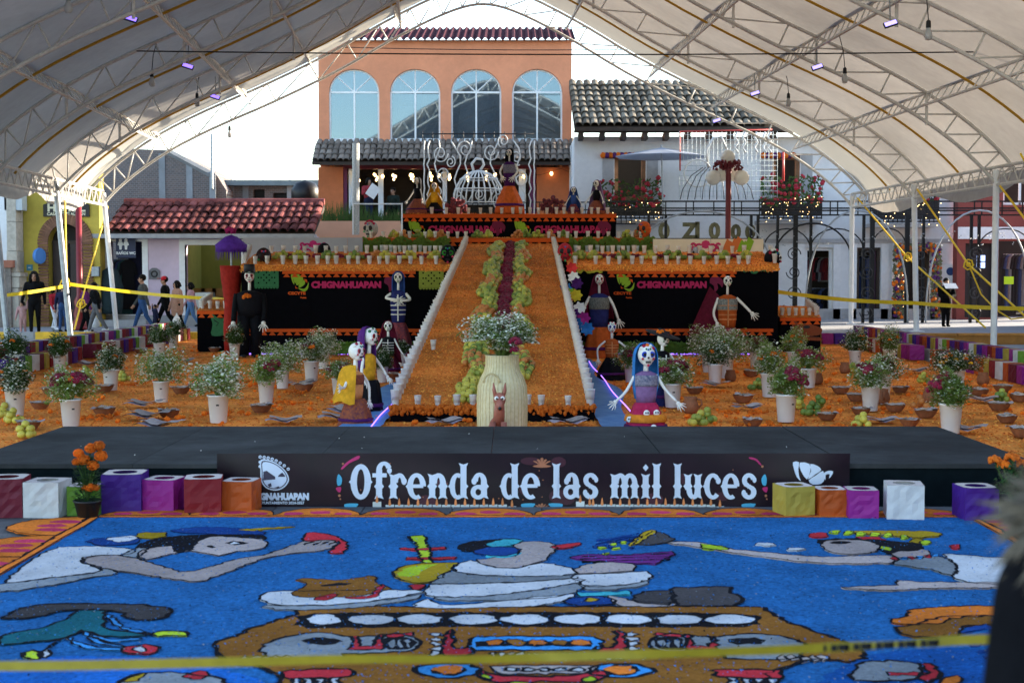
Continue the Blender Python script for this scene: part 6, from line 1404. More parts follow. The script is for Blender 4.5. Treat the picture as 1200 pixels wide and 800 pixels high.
G['a'] = (stem(.62,0,.68,.27,False,True,False)+ring(.42,.64,.335,.40,.07,.24,0,170,12)+[ellipse(.18,.70,.12,.14,12)]+ring(.36,.27,.34,.29,.12,.13,30,330,18)+bar(.35,.6,.44,.56)+spurs(.75,1), .92)
G['l'] = (stem(.2,0,1.42,.27), .5)
G['s'] = (ring(.38,.74,.34,.29,.10,.12,10,270,14)+ring(.38,.27,.36,.29,.10,.12,-170,90,14)+[ellipse(.64,.76,.10,.12,10),ellipse(.13,.24,.11,.13,10)]+bar(.30,.46,.42,.58), .82)
G['m'] = (stem(.2,0,1,.27)+stem(.66,0,.66,.25,False,True)+stem(1.12,0,.66,.25,False,True)+ring(.46,.60,.325,.42,.07,.24,0,180,12)+ring(.90,.60,.345,.42,.10,.24,0,180,12), 1.42)
G['i'] = (stem(.2,0,1,.27)+[[(.2,1.1),(.33,1.24),(.2,1.38),(.07,1.24)]], .5)
G['u'] = (stem(.2,.36,1,.27,True,False)+stem(.68,0,1,.27)+ring(.46,.40,.335,.42,.07,.24,180,360,12), .98)
G['c'] = (ring(.42,.5,.42,.52,.16,.36,45,315,24)+[ellipse(.68,.72,.12,.13,12)]+spurs(.02,-1), .86)
def lettering(word_, pxa, pxb, pyb, xh):
    tot = sum(G[c][1] for c in word_); sx = (pxb-pxa)/tot; x = pxa
    for c in word_:
        polys, w = G[c]
        flat('letter', [[(x+u*sx, pyb-v*xh) for u, v in pl] for pl in polys], ink, 3); x += w*sx
lettering('Ofrenda', 411, 575, 584, 29.5); lettering('de', 587, 635, 584, 29.5); lettering('las', 647, 703, 584, 29.5); lettering('mil', 715, 777, 584, 29.5); lettering('luces', 789, 888, 584, 29.5)
# candles printed along the bottom, flames
can = mat('banner_candle', (.60,.62,.60), .5, .1, 10); flm = mat('banner_flame', (.75,.25,.08), .5, .2, 20); cyan = mat('banner_cyan', (.06,.36,.55), .5, .1, 8); mag_ = mat('banner_magenta', (.50,.02,.14), .5, .1, 8); brz = mat('banner_bronze', (.42,.16,.08), .5, .1, 8); wine_g = mat('banner_glow', (.05,.008,.02), .5, .2, 4)
for xs_ in ([437]+[452+i*11 for i in range(14)], [675,686]+[690+i*10.6 for i in range(15)]):
    for i, x in enumerate(xs_):
        w = 10.0; hgt = 5 if 0 < i < len(xs_)-1 else 8.5 if i == 0 else 3
        flat('printed_candle', [[(x,595.5),(x+w,595.5),(x+w,595.5-hgt),(x,596-hgt)]], can, 1+(i % 2)*.5); flat('printed_flame', [[(x+w*.5-1.6,591-hgt+4),(x+w*.5,585.5-hgt+2),(x+w*.5+1.6,591-hgt+4),(x+w*.5,593-hgt+4)]], flm, 5, sm=2)
for x, s_ in ((412,1),(619,1),(651,-1),(877,1)): flat('printed_drop', [[(x-s_*8,593-3),(x+s_*8,589.5),(x+s_*3,595),(x-s_*5,595.5)]], cyan, 4, sm=3)
for x in (635,): 
    for k in range(-2,3): flat('printed_petal', [[(x,595.8),(x+k*3.4-1.2,592-(2-abs(k))),(x+k*3.4+1.4,591.5-(2-abs(k)))]], brz, 4, sm=2); flat('printed_petal', [[(x,546),(x+k*4.2-1.8,540-(2-abs(k))*1.6),(x+k*4.2+1.8,540-(2-abs(k))*1.6)]], brz, 4, sm=2)
flat('printed_petal', [[(624,546),(635,543.5),(646,546),(635,547.5)]], brz, 5, sm=3)
for sg, x in ((1,397),(-1,896)): flat('printed_drop', [[(x,555),(x+sg*4,560),(x+sg*3,567),(x-sg*1,568),(x-sg*2,561)]], cyan, 4, sm=3); flat('printed_heart', [[(x-3,571),(x+3,570),(x+2,576),(x-1,575)]], mag_, 4, sm=3); flat('printed_dot', [ellipse(x+1,580,1.6,1.6,8),ellipse(x+2,584,1,1,8)], brz, 4)
flat('printed_curl', [[(x, y) for x, y in ((400,548),(408,540),(420,533.5),(421,537),(410,542),(402,549))]], mag_, 4, sm=3); flat('printed_curl', [[(878,535),(886,537),(892,544),(890,544),(885,539),(878,537)]], mag_, 4, sm=3); flat('printed_dot', [ellipse(402,543,1.3,1.3,8),ellipse(893,546,1.5,1.5,8)], brz, 4)
for k in range(34): x = random.uniform(400,890); y = random.uniform(535,590); flat('printed_spark', [ellipse(x,y,.7,.7,6)], brz, 2) if k < 24 else flat('printed_glow', [ellipse(x,y,random.uniform(5,12),random.uniform(4,9),12)], wine_g, .5)
# town badge at left
ndk = mat('banner_ink', (.03,.025,.06), .4, .05, 8)
drop = [(306,538),(320,540),(333,549),(339,560),(336,568),(329,573),(321,574),(312,571),(306.5,563),(305.5,550)]
flat('badge_ring', [drop], ink, 2, sm=3); flat('badge_line', [[((x-322)*.91+322,(y-557)*.91+557) for x, y in drop]], ndk, 3, sm=3); flat('badge_field', [[((x-322)*.84+322,(y-557)*.84+557) for x, y in drop]], ink, 4, sm=3)
flat('badge_house', [[(309,562),(309,552),(313,551),(323,558),(323,561)],[(326,558),(327,556),(331,553),(334,556),(335,558)],[(314,567),(318,565),(319,569),(316,570)],[(321,571),(327,569),(329,571)]], ndk, 5)
for i in range(8): t_ = i/7; x = 305+(338-305)*t_; y = 536-(1-t_)*1+13*t_**2.2; flat('badge_bead', [ellipse(x,y,1.9,1.9,10)], ink, 2); flat('badge_bead_hole', [ellipse(x,y,.8,.8,8)], ndk, 3)
flat('badge_bead', [ellipse(305,541,1.9,1.9,10),ellipse(305,546,1.9,1.9,10)], ink, 2)
def btext(s, px, py, hpx, bold, al='LEFT', ws=1.0):
    x, z = bp_(px, py); mb = MB(); text(mb, s, (x, BY-.020, z), UX, UZ, hpx*BY/FPX, 0, bold, align=al, wscale=ws, nrm=FRONT); mb.build('printed_text', ink, ban)
btext('CHIGNAHUAPAN', 362.5, 584.5, 7.2, .0045, 'RIGHT', .88); btext('AYUNTAMIENTO 2024-2027', 357, 589.8, 3.1, .0008, 'RIGHT', .95)
# bird logo at right
for k, pl in enumerate([[(929,541),(936,541),(935,549),(936,558),(938,563),(933,558),(930,549)],[(937,541.5),(948,543),(949,551),(945,561),(938,551)],[(949,543),(957,545),(962,550),(955,555),(946,561),(950,551)],[(947,562),(956,556),(964,551),(966,560),(962,566),(952,567)],[(964,555),(970,551),(976,552),(974,557),(971,560),(972,555),(967,556),(967,562)]]): flat('bird_logo', [pl], ink, 3, sm=2)
# ---------------- paper lantern boxes in front of the stage
for px, py, w, col, lab, rzz in ((8,609,50,'wine','dark red paper lantern box at the left picture edge',6),(56,609,46,'white','white paper lantern box between the red one and the marigold pot',-4),(101,606.5,38,'green','green paper lantern box behind the marigold pot',0),(147,603.5,50,'purple','purple paper lantern box right of the marigold pot',3),(193,602.5,42,'magenta','magenta paper lantern box left of the banner',-10),(239,605,46,'red','bright red paper lantern box before the banner corner',8),(283,602.5,40,'orange','orange paper lantern box covering the banner badge text',-8),
  (930,608.5,40,'gold','gold paper lantern box under the white bird logo',14),(972,608.5,36,'orange','orange paper lantern box right of the gold one',4),(1009,611,38,'magenta','magenta paper lantern box right of the banner',-3),(1059,612.5,46,'white','white paper lantern box with red edges near the right stage end',-9),(1143,613.5,44,'purple','purple paper lantern box by the fur hood',4)):
    p = gnd(px, py, .008); D = p.y; s = w*D/FPX*.93; t = make_lantern(col, s); p.y += s/2; p.x = X(px, p.y, 590); t.location = (p.x, p.y, .016); t.rotation_euler = (0,0,R(rzz)); t['label'] = lab; t['group'] = 'paper lantern boxes in front of the stage'
# marigold plant in black pot before the green box
mp_ = gnd(103,608,.016); mt = thing('potted_marigold', 'orange marigold plant in a small black pot before the green box', 'potted plant', mp_)
MB().lathe([(.055,0),(.06,.004),(.085,.11),(.09,.112),(.092,.125),(.082,.125),(.07,.1)], 18, mp_).build('pot', mat('black_pot', (.012,.012,.012), .5, .1, 10), mt, True)
lf = MB(); rnd = random.Random(5)
for i in range(900):
    z = rnd.uniform(.08,.40); rr = .10*(1-.25*abs(z-.22)/.2)*rnd.random()**.5; a = rnd.random()*6.28; p = mp_+Vector((rr*math.cos(a),rr*math.sin(a)*.8,z)); s = rnd.uniform(.012,.03); u = Vector((math.cos(a),math.sin(a),rnd.uniform(-.3,.9))).normalized(); w = u.cross(UZ+Vector((rnd.random()-.5,0,0))).normalized(); lf.add([p-u*s,p-w*s*.25,p+u*s,p+w*s*.25], [(0,1,2,3)])
lf.build('foliage', mat('marigold_leaf', (.02,.07,.015), .6, .3, 20, trans=.2), mt)
for px, py, r in ((92,531,9),(98,538,11),(106,525,10),(116,522,10),(118,534,11),(109,545,10),(89,541,7),(106,571,8),(100,572,6),(112,571,7)):
    c = at(px, py, mp_.y-.03); rr = r*mp_.y/FPX*.62; MB().tube([mp_+UZ*.12, (mp_+UZ*.2).lerp(c,.5), c], .005, 5).build('stem', leaf_green, mt)
    b = MB(); st = random.getstate(); random.seed(px); 
    for i in range(70):
        d = Vector((random.gauss(0,1),random.gauss(0,1),random.gauss(0,1))).normalized(); t2 = d.orthogonal().normalized(); p = c+Vector((d.x,d.y,d.z*.8))*rr; s = rr*.42; b.add([p-t2*s,p+d*s*.5,p+t2*s,p+d.cross(t2)*s], [(0,1,2),(0,2,3)])
    b.ball(c, rr*.9, 8, 6, sz=.8); random.setstate(st); b.build('bloom', bloom_orange, mt)
mp2 = gnd(1188,614,.016); mt2 = thing('potted_marigold', 'orange marigold blooms showing above the fur hood at the right edge', 'potted plant', mp2); MB().lathe([(.055,0),(.085,.11),(.09,.125),(.07,.1)], 18, mp2).build('pot', mat('black_pot', (0,0,0)), mt2, True)
for px, py in ((1166,540),(1186,537),(1199,545),(1176,546)): b = MB(); bloom_ball(b, at(px,py,mp2.y), .05, 26); b.build('bloom', bloom_orange, mt2); MB().tube([mp2+UZ*.1, at(px,py,mp2.y)], .006, 5).build('stem', leaf_green, mt2)
lf = MB(); wh = MB(); spray(lf, wh, mp2+UZ*.25, .11, .16, 500, 6, mp2+UZ*.1, wf=0); lf.build('foliage', MATS['marigold_leaf'], mt2)

# ---------------- sawdust carpet
def saw(name, col, v=.16):
    m = mat('saw_'+name, col, .95, v*1.5, 48, bump=1, detail=8, spec=.05, mott=(2.6,.22)); return m
C0 = {'blue':saw('blue',(.030,.20,.54),.34),'orange':saw('orange',(.75,.20,.03)),'brown':saw('brown',(.32,.13,.025)),'white':saw('white',(.62,.64,.68),.08),'grey':saw('grey',(.26,.29,.32)),'dgrey':saw('dgrey',(.075,.068,.072)),'skin':saw('skin',(.46,.38,.36)),'black':saw('black',(.010,.011,.016)),'red':saw('red',(.55,.035,.05)),'yellow':saw('yellow',(.45,.30,.02)),'lime':saw('lime',(.50,.68,.04)),'teal':saw('teal',(.012,.13,.17)),'cyan':saw('cyan',(.06,.45,.55)),'purple':saw('purple',(.16,.03,.20)),'dblue':saw('dblue',(.012,.06,.26)),'mag':saw('mag',(.60,.05,.13)),'lblue':saw('lblue',(.05,.30,.70)),'deep':saw('deep',(.014,.13,.48),.25)}
cx0, cx1, cy0, cy1 = -2.66, 2.93, 3.9, 9.10
car = thing('sawdust_carpet', 'blue coloured sawdust carpet picture with figures and an orange bordered edge', 'sawdust carpet', (0, 6.5, 0))
vs = []; fs = []; NX, NY = 170, 160
for j in range(NY+1):
    for i in range(NX+1): x = cx0+(cx1-cx0)*i/NX; y = cy0+(cy1-cy0)*j/NY; vs.append((x, y, .030+.002*mnoise.noise((x*9,y*9,0))+.0014*mnoise.noise((x*31,y*31,1))))
for j in range(NY):
    for i in range(NX): a = j*(NX+1)+i; fs.append((a,a+1,a+NX+2,a+NX+1))
b = MB().add(vs, fs); b.box(cx0,cx1,cy0,cy1,.007,.022); b.build('blue_ground', C0['blue'], car, True)
LZ = [0]
def shape(name, col, pts, sm=3, outline=.016, px=True, jit=.012):
    q = [(gnd(*p, .033)[0], gnd(*p, .033)[1]) for p in pts] if px else list(pts)
    if sm: q = smoothpoly(q, sm)
    # subdivide long edges and roughen like hand-sprinkled sawdust
    out = []
    for i, p in enumerate(q):
        n = q[(i+1) % len(q)]; L = math.dist(p, n); k = max(1, min(16, int(L/.03)))
        for j in range(k): t = j/k; out.append((p[0]+(n[0]-p[0])*t+random.uniform(-jit,jit), p[1]+(n[1]-p[1])*t+random.uniform(-jit,jit)))
    z = .0338+LZ[0]*.000012; LZ[0] += 1; n = len(out)
    area = sum(out[i][0]*out[(i+1) % n][1]-out[(i+1) % n][0]*out[i][1] for i in range(n)); 
    if area < 0: out = out[::-1]
    mb = MB(); mb.add([(x,y,z) for x,y in out]+[(x,y,.0265) for x,y in out], [tuple(range(n))]+[(i,n+i,n+(i+1) % n,(i+1) % n) for i in range(n)])
    o = mb.build(name, C0[col], car)
    if outline:
        ins = []; 
        for i in range(n):
            a = Vector(out[i-1]); c = Vector(out[(i+1) % n]); t = (c-a); nn = Vector((t.y,-t.x)); nn = nn.normalized() if nn.length > 1e-9 else Vector((0,0)); p = Vector(out[i]); w = outline*.78*random.uniform(.6,1.35); ins.append((p-nn*w*.45, p+nn*w*.75))
        zz = z+.0008; mb = MB(); mb.add([(a.x,a.y,zz) for a, _ in ins]+[(b2.x,b2.y,zz-.0003) for _, b2 in ins], [(i,(i+1) % n,n+(i+1) % n,n+i) for i in range(n)]); mb.build('outline', C0['black'], o)
    return o
def z1_(L): return [(x/4, 600+y/4) for x, y in L]
def z2_(L): return [(240+x/4, 600+y/4) for x, y in L]
def z3_(L): return [(460+x/4, 600+y/4) for x, y in L]
def z4_(L): return [(700+x/4, 600+y/4) for x, y in L]
def z5_(L): return [(940+x/4, 600+y/4) for x, y in L]
def ell(cx, cy, rx, ry, n=14): return ellipse(cx, cy, rx, ry, n)
# border: strip plus scallops with magenta petals (outside the blue)
def world_strip(name, col, pts): return shape(name, col, pts, 0, .014, False)
world_strip('border_strip', 'orange', [(cx0-.02,cy1+.004),(cx1+.02,cy1+.004),(cx1+.02,cy1+.06),(cx0-.02,cy1+.06)])
nx = 10; w = (cx1-cx0)/nx
for i in range(nx):
    c = cx0+w*(i+.5); shape('border_scallop', 'orange', ellipse(c, cy1+.062, w/2*.98, .27, 16, 0, 180), 0, .012, False)
    for d, r in ((0,.075),(-.16,.07),(.16,.07)): shape('border_petal', 'mag', ellipse(c+d, cy1+.17-abs(d)*.35, r, .06, 10), 0, 0, False)
ny = 8; w = (cy1-cy0)/ny
for sx, xx in ((-1,cx0),(1,cx1)):
    world_strip('border_strip', 'orange', [(xx+sx*.004,cy0),(xx+sx*.004,cy1),(xx+sx*.06,cy1),(xx+sx*.06,cy0)])
    for i in range(ny):
        c = cy0+w*(i+.5); shape('border_scallop', 'orange', [(xx+sx*(.062+.40*math.sin(R(a))), c+w/2*.98*math.cos(R(a))) for a in range(0,181,12)], 0, .012, False)
        for d in (0,-.14,.14): shape('border_petal', 'mag', [(xx+sx*(.2-abs(d)*.3+.10*math.cos(R(a))), c+d+.06*math.sin(R(a))) for a in range(0,360,36)], 0, 0, False)
# deeper blue towards the viewer side patches
shape('deep_blue_patch','deep',[(-20,790),(60,770),(180,772),(300,795),(330,840),(-60,845)],3,0); shape('deep_blue_patch','deep',[(1000,775),(1080,760),(1180,765),(1260,800),(1260,850),(930,850),(960,800)],3,0)
# left figure
shape('dress','white',z1_([(270,165),(580,168),(630,188),(560,203),(450,205),(385,225),(390,242),(470,265),(440,283),(200,312),(20,332),(130,245)]),2); shape('dress_shadow','grey',z1_([(0,338),(200,315),(440,287),(485,266),(550,285),(440,305),(200,350),(0,373)]),2)
shape('collar','grey',[(142,650),(162,642),(173,641),(161,653)],2); shape('neck','skin',[(162,649),(170,644),(200,638),(220,643),(225,645),(195,650),(172,656)],2)
shape('arm','skin',[(96,656),(110,651),(140,651),(170,657.5),(212,670),(240,666),(277,655),(307,651),(325,645),(345,638),(352,635),(375,633),(396,634),(392,640),(380,645),(350,648),(315,653),(277,666),(240,680),(220,681),(180,675),(120,665.5)],2)
shape('face','skin',[(223,645),(228,638),(240,630),(265,628),(307,632),(311,642),(280,646),(255,651),(240,648)],2); shape('hair','black',[(160,638),(195,629),(245,626),(307,627),(308,632),(260,629),(240,631),(228,640),(215,647),(203,646),(200,640),(165,643)],2,0)
shape('headband','dblue',[(198,622),(240,617),(300,621),(309,626),(240,625.5)],2,.008); shape('feather','dblue',[(103,633),(120,630),(160,630),(160,637),(120,639),(105,636)],2,.01); shape('feather','white',[(125,631),(155,628),(160,632),(140,635)],2,.008); shape('cap','yellow',[(160,627),(165,624),(192,624),(195,627),(185,631),(162,630)],2,.01); shape('cap_trim','yellow',[(277,621),(300,619),(347,617),(315,620),(295,622)],2,.006)
shape('eye','black',[(262,636),(275,634),(290,636),(275,639)],2,0); shape('eye_white','white',[(268,636.5),(274,635.2),(281,636.5),(274,637.6)],2,0); shape('mouth','black',[(243,640),(247,638.5),(252,641),(247,642)],2,0)
shape('apple','red',[(355,627),(365,624),(385,626),(397,630),(406,637),(404,646),(395,649),(385,646),(396,640),(393,634),(375,633),(358,635)],2)
for k in range(4): shape('finger_line','black',[(355+k*10,637.5),(368+k*9,634),(369+k*9,635),(357+k*10,639)],1,0)
# branch and teal spray
shape('spray','teal',z1_([(380,460),(490,465),(485,530),(560,558),(690,570),(640,582),(470,582),(385,552),(300,592),(120,612),(0,622),(0,582),(180,545),(290,510)]),2,.02)
for k,(a,bq) in enumerate((((330,590),(560,640)),((400,560),(580,625)),((510,480),(690,565)),((440,575),(640,590)),((300,590),(190,655)))):
    (x0,y0),(x1,y1) = a,bq; shape('spray_line','lblue',z1_([(x0,y0),((x0+x1)/2-20,(y0+y1)/2+15),(x1,y1),(x1,y1+9),((x0+x1)/2-30,(y0+y1)/2+25),(x0-14,y0+6)]),2,.014)
shape('branch','dgrey',z1_([(20,490),(110,450),(230,430),(420,430),(650,435),(780,452),(790,480),(760,500),(640,505),(590,490),(580,475),(480,460),(300,460),(180,490),(60,500)]),2,.024)
shape('bud','lime',z1_([(715,570),(760,558),(870,562),(870,578),(740,580)]),2,.02); shape('flower','red',z1_([(580,640),(640,625),(720,625),(735,645),(690,665),(600,660)]),2,.02); shape('flower_centre','white',z1_(ell(655,643,26,12)),0,.012); shape('berry','lime',z1_(ell(145,670,40,22)),0,.02); shape('berry','white',z1_(ell(218,665,24,18)),0,.016)
# boat
shape('boat','brown',[(252,758),(258,752),(315,730),(347,720),(365,712),(500,711),(700,711),(875,711),(895,715),(925,730),(960,742),(990,752),(1012,764),(1000,776),(960,772),(900,790),(860,860),(380,860),(330,790),(267,775)],2,.026)
shape('window_band','black',[(350,727),(362,719),(500,717.5),(700,717.5),(870,719),(890,727),(870,735),(700,735),(500,735),(362,736)],2,0)
for cx, rx in ((380,21),(435,26),(492,27),(555,29),(616,29),(676,28),(737,28),(796,27),(855,29)): shape('boat_window','white',ell(cx,726,rx,5.8,18),0,.012)
def mirror(L): return [(1252-x, y) for x, y in L][::-1]
for M_ in (lambda L: L, mirror):
    shape('skull_shape','grey',M_(z2_([(265,640),(320,600),(480,570),(600,572),(700,590),(900,570),(1000,600),(990,640),(850,660),(650,668),(640,690),(400,695),(300,680)])),2,.02); shape('skull_eye','black',M_(z2_(ell(550,605,90,17,16))),0,0)
    shape('red_mark','red',M_(z2_([(700,585),(720,585),(715,630),(800,630),(815,575),(835,575),(835,645),(680,645)])),0,.02); shape('jaw_patch','black',M_(z2_([(850,590),(980,590),(970,640),(850,645)])),2,0)
    for k in range(3): shape('tooth_mark','grey',M_(z2_(ell(875+k*36,618,10,18,8))),0,0)
    shape('red_top','red',M_(z2_([(840,578),(980,566),(990,578),(850,590)])),0,.012)
    for k in range(5): shape('teeth_row','skin',M_(z2_([(160+k*45,690),(195+k*48,672),(215+k*48,680),(190+k*46,702)])),0,.012)
    shape('red_bar','red',M_(z2_([(380,760),(400,742),(680,738),(695,752),(680,772),(400,780)])),2,.022)
    for k in range(4): shape('post_mark','white',M_(z2_([(400+k*62,782),(440+k*62,780),(445+k*62,880),(405+k*62,880)])),0,.02)
    shape('hook','red',M_(z3_([(250,562),(278,562),(290,640),(365,632),(382,658),(340,670),(240,672),(230,640)])),2,.022)
    for k in range(5): shape('bead','white',M_(z3_(ell(205,575+k*22,24,9,10))),0,.012)
    for k in range(4): shape('bead','white',M_(z3_(ell(270+k*45,688,18,8,10))),0,.012)
    shape('ring','lblue',M_(z3_(ell(260,745,150,32,20))),0,.024); shape('ring_gap','black',M_(z3_(ell(262,743,88,24,18))),0,0); shape('ring_core','orange',M_(z3_(ell(264,740,68,20,16))),0,0)
shape('frame_outer','lblue',z3_([(360,600),(400,585),(940,585),(980,600),(980,635),(940,648),(400,648),(360,635)]),1,.02); shape('frame_inner','black',z3_([(395,608),(940,605),(945,630),(395,632)]),1,0)
for k, cx in enumerate((475,580,680,785,885)): shape('frame_jewel','orange' if k % 2 == 0 else 'brown',z3_(ell(cx,613,46,13,14)),0,.01)
for k in range(11): shape('bead','white' if k % 2 else 'skin',z3_(ell(470+k*42,668,18,9,10)),0,.012)
shape('mouth_band','skin',z3_([(470,735),(520,722),(900,722),(950,740),(900,758),(520,760)]),2,.016)
for k in range(5): shape('bead','white',z3_(ell(560+k*76,741,26,9,10)),0,.02)
shape('lip','red',z3_([(400,770),(430,748),(480,765),(700,775),(900,762),(960,740),(1010,772),(900,800),(700,795),(500,800)]),2,.022); shape('lip_gem','lime',z3_(ell(437,775,30,15,10)),0,.012); shape('lip_gem','lime',z3_(ell(930,790,30,15,10)),0,.012); shape('lip_gem','lime',z3_(ell(600,808,45,12,10)),0,.012)
# plate of food
shape('plate','white',[(305,700),(315,694),(340,693),(485,692),(488,696),(455,702),(390,709),(345,710),(312,707)],2); shape('plate_shadow','grey',z2_([(290,440),(600,438),(860,412),(1010,390),(960,415),(700,450),(460,462),(310,455)]),2,.012)
shape('food','brown',z2_([(400,380),(470,350),(480,330),(420,318),(500,310),(620,322),(760,302),(810,310),(790,330),(880,360),(780,385),(700,400),(560,400),(440,402)]),2,.01); shape('food_red','red',z2_([(510,408),(600,385),(620,400),(560,415)]),2,.008); shape('food_red','red',z2_([(660,400),(770,396),(820,340),(850,348),(800,400),(700,412)]),2,.008); shape('food_line','black',z2_([(540,345),(600,335),(700,335),(600,350)]),2,0)
# middle figure with instrument
shape('instrument','yellow',z3_([(0,290),(40,260),(120,245),(300,238),(250,290),(200,320),(130,335),(40,320)]),2); shape('instrument_light','lime',z3_([(30,290),(70,262),(200,245),(150,275),(110,300),(60,305)]),2,0); shape('instrument_neck','lime',z3_([(70,115),(150,110),(165,160),(185,240),(140,240),(110,150)]),1,.02); shape('red_peg','red',z3_([(30,168),(130,172),(255,164),(256,172),(130,182),(40,176)]),1,.012); shape('red_peg','red',z3_([(60,213),(170,215),(295,210),(296,219),(170,226),(70,222)]),1,.012); shape('red_knot','red',z3_([(80,345),(150,340),(140,362),(100,364)]),2,.012)
shape('dress','white',z3_([(280,265),(370,225),(440,255),(580,268),(700,240),(840,265),(852,292),(700,302),(560,302),(360,292)]),2,.014); shape('dress_fold','grey',z3_([(180,335),(280,275),(360,294),(570,306),(845,298),(862,312),(700,325),(500,332),(300,340)]),2,.012); shape('dress','white',z3_([(150,380),(190,340),(400,337),(600,331),(855,312),(872,332),(640,370),(400,397),(200,397)]),2,.014); shape('dress_fold','grey',z3_([(200,402),(400,399),(640,373),(872,337),(882,362),(760,400),(500,416),(250,416)]),2,.012); shape('dress','white',z3_([(100,447),(160,410),(250,438),(500,419),(840,386),(832,402),(700,440),(300,452)]),2,.014)
shape('face','skin',z3_([(400,225),(540,205),(600,185),(560,155),(640,140),(740,145),(770,170),(740,200),(720,225),(640,250),(560,264),(440,252)]),2,.012); shape('hair','black',z3_([(310,170),(340,145),(440,130),(560,125),(600,135),(450,165),(360,188)]),2,0); shape('headdress','cyan',z3_([(440,155),(520,130),(610,135),(560,160),(480,166)]),2,.01); shape('headdress','dblue',z3_([(380,190),(440,167),(570,166),(600,190),(540,210),(430,202)]),2,.012); shape('headdress','cyan',z3_([(430,203),(540,209),(600,190),(590,200),(540,216),(450,212)]),2,0); shape('red_lip','red',z3_([(755,160),(865,145),(880,156),(800,172),(757,170)]),2,.01)
shape('sleeve','white',[(675,674),(730,672),(760,670),(760,680),(725,686),(690,688),(678,682)],2,.014); shape('sleeve_fold','grey',[(680,686),(725,687),(760,681),(752,687),(720,691),(690,691)],2,.01); shape('hand','skin',[(676,672),(680,664),(700,660),(730,660),(745,664),(740,669),(715,671)],2,.014)
shape('purple_sheaf','purple',[(667,653),(685,650),(740,650),(787,646),(791,651),(780,655),(770,661),(725,660),(690,658)],1,.012)
for k in range(3): shape('sheaf_line','black',[(680,652+k*3),(785,648.5+k*3.4),(784,649.4+k*3.4),(680,652.8+k*3)],0,0)
for k in range(12): x = 685+random.uniform(0,60); y = 630+random.uniform(0,20); shape('droplet','lime' if k % 2 else 'dblue',ell(x,y,random.uniform(2,5),1.4,8),0,.006)
shape('band','cyan',[(677,695),(720,694),(738,692),(738,697),(700,699),(678,699)],1,.01); shape('shoe','dblue',z3_([(800,420),(900,395),(1020,400),(1030,430),(880,442)]),2,.014); shape('buckle','yellow',z3_(ell(930,413,28,11,10)),0,.01)
shape('foot','skin',z4_([(60,395),(180,420),(370,432),(340,442),(100,442)]),2,.012); shape('rock','dgrey',z4_([(160,410),(210,375),(340,372),(360,400),(340,440),(200,430)]),1,.018); shape('rock','dgrey',z4_([(345,357),(620,352),(618,375),(690,410),(640,440),(380,442),(350,400)]),1,.022)
shape('horn','dgrey',z4_([(170,150),(260,92),(335,115),(355,135),(280,150)]),2,.014); shape('horn_rim','yellow',z4_([(155,152),(225,92),(270,90),(262,106),(185,150)]),2,.012)
for k in range(3): shape('water_line','dblue',z4_([(0,130+k*14),(90,118+k*10),(190,98+k*12),(190,101+k*12),(90,123+k*10),(0,136+k*14)]),1,0)
# right figure
shape('arm','skin',[(780,636),(820,636),(855,643.5),(900,647.5),(960,653),(1040,651),(1047,660),(960,660),(920,656),(860,648),(820,641.5)],2,.014); shape('bracelet','lime',z4_([(488,150),(600,163),(612,180),(500,176)]),1,.012)
shape('dress','white',z5_([(660,198),(900,215),(1100,225),(1100,335),(780,332),(715,300),(727,250)]),2); shape('sleeve','grey',z5_([(440,225),(640,208),(722,250),(712,300),(600,270),(440,246)]),2); shape('neck','skin',z5_([(430,190),(560,175),(600,190),(560,215),(440,212)]),2,.01)
shape('hair','black',z5_([(80,132),(260,122),(400,135),(560,150),(540,182),(460,186),(400,197),(330,160),(110,150)]),2,0); shape('face','skin',z5_([(90,160),(110,135),(260,132),(345,150),(365,172),(300,196),(160,196)]),2,.012)
shape('headdress','yellow',z5_([(240,90),(560,90),(660,105),(560,122),(300,104)]),2,.01); shape('red_band','red',z5_([(255,117),(360,118),(385,130),(280,130)]),1,.008); shape('red_flower','red',z5_([(30,108),(60,97),(110,102),(120,115),(60,120)]),2,.008); shape('red_flower','red',z5_(ell(718,163,26,11)),0,.008); shape('yellow_knot','yellow',z5_([(500,140),(530,125),(560,130),(550,147)]),2,.008)
for x, y in ((155,95),(215,98),(275,103),(340,106),(405,109),(475,118),(580,144)): shape('bead','lime',z5_(ell(x,y,24,9,10)),0,.008)
for k in range(6): shape('necklace','red' if k % 2 == 0 else 'lblue',z5_(ell(440+k*38,220-(k-2.5)**2*.0+(2.5-abs(k-2.5))*2-k*3,18,8,8)),0,.006)
shape('ear_ring','lime',z5_([(360,160),(400,165),(430,178),(420,184),(380,178)]),1,.006); shape('eye','black',z5_([(130,145),(180,138),(230,145),(180,153)]),2,0)
shape('cloud','white',z4_(ell(790,152,42,7)),0,.008); shape('cloud','white',z4_(ell(930,176,44,6)),0,.008)
shape('arm','skin',z5_([(190,355),(440,345),(445,320),(560,330),(900,332),(1100,330),(1100,356),(900,356),(560,361),(400,370),(200,362)]),1,.014)
shape('claw','brown',z5_([(440,540),(540,530),(680,490),(970,490),(1100,490),(1100,525),(960,522),(760,540),(730,580),(600,592),(470,572)]),2,.018); shape('claw_top','orange',z5_([(420,505),(500,495),(500,465),(560,455),(700,445),(960,440),(1100,440),(1100,485),(965,486),(700,500),(640,525),(440,527)]),2,.018)
for k in range(5): shape('wave_line','dblue',z5_([(740+k*30,560+k*30),(860+k*20,530+k*34),(980,570+k*30),(980,580+k*30),(860+k*20,545+k*34),(750+k*30,572+k*30)]),2,0)
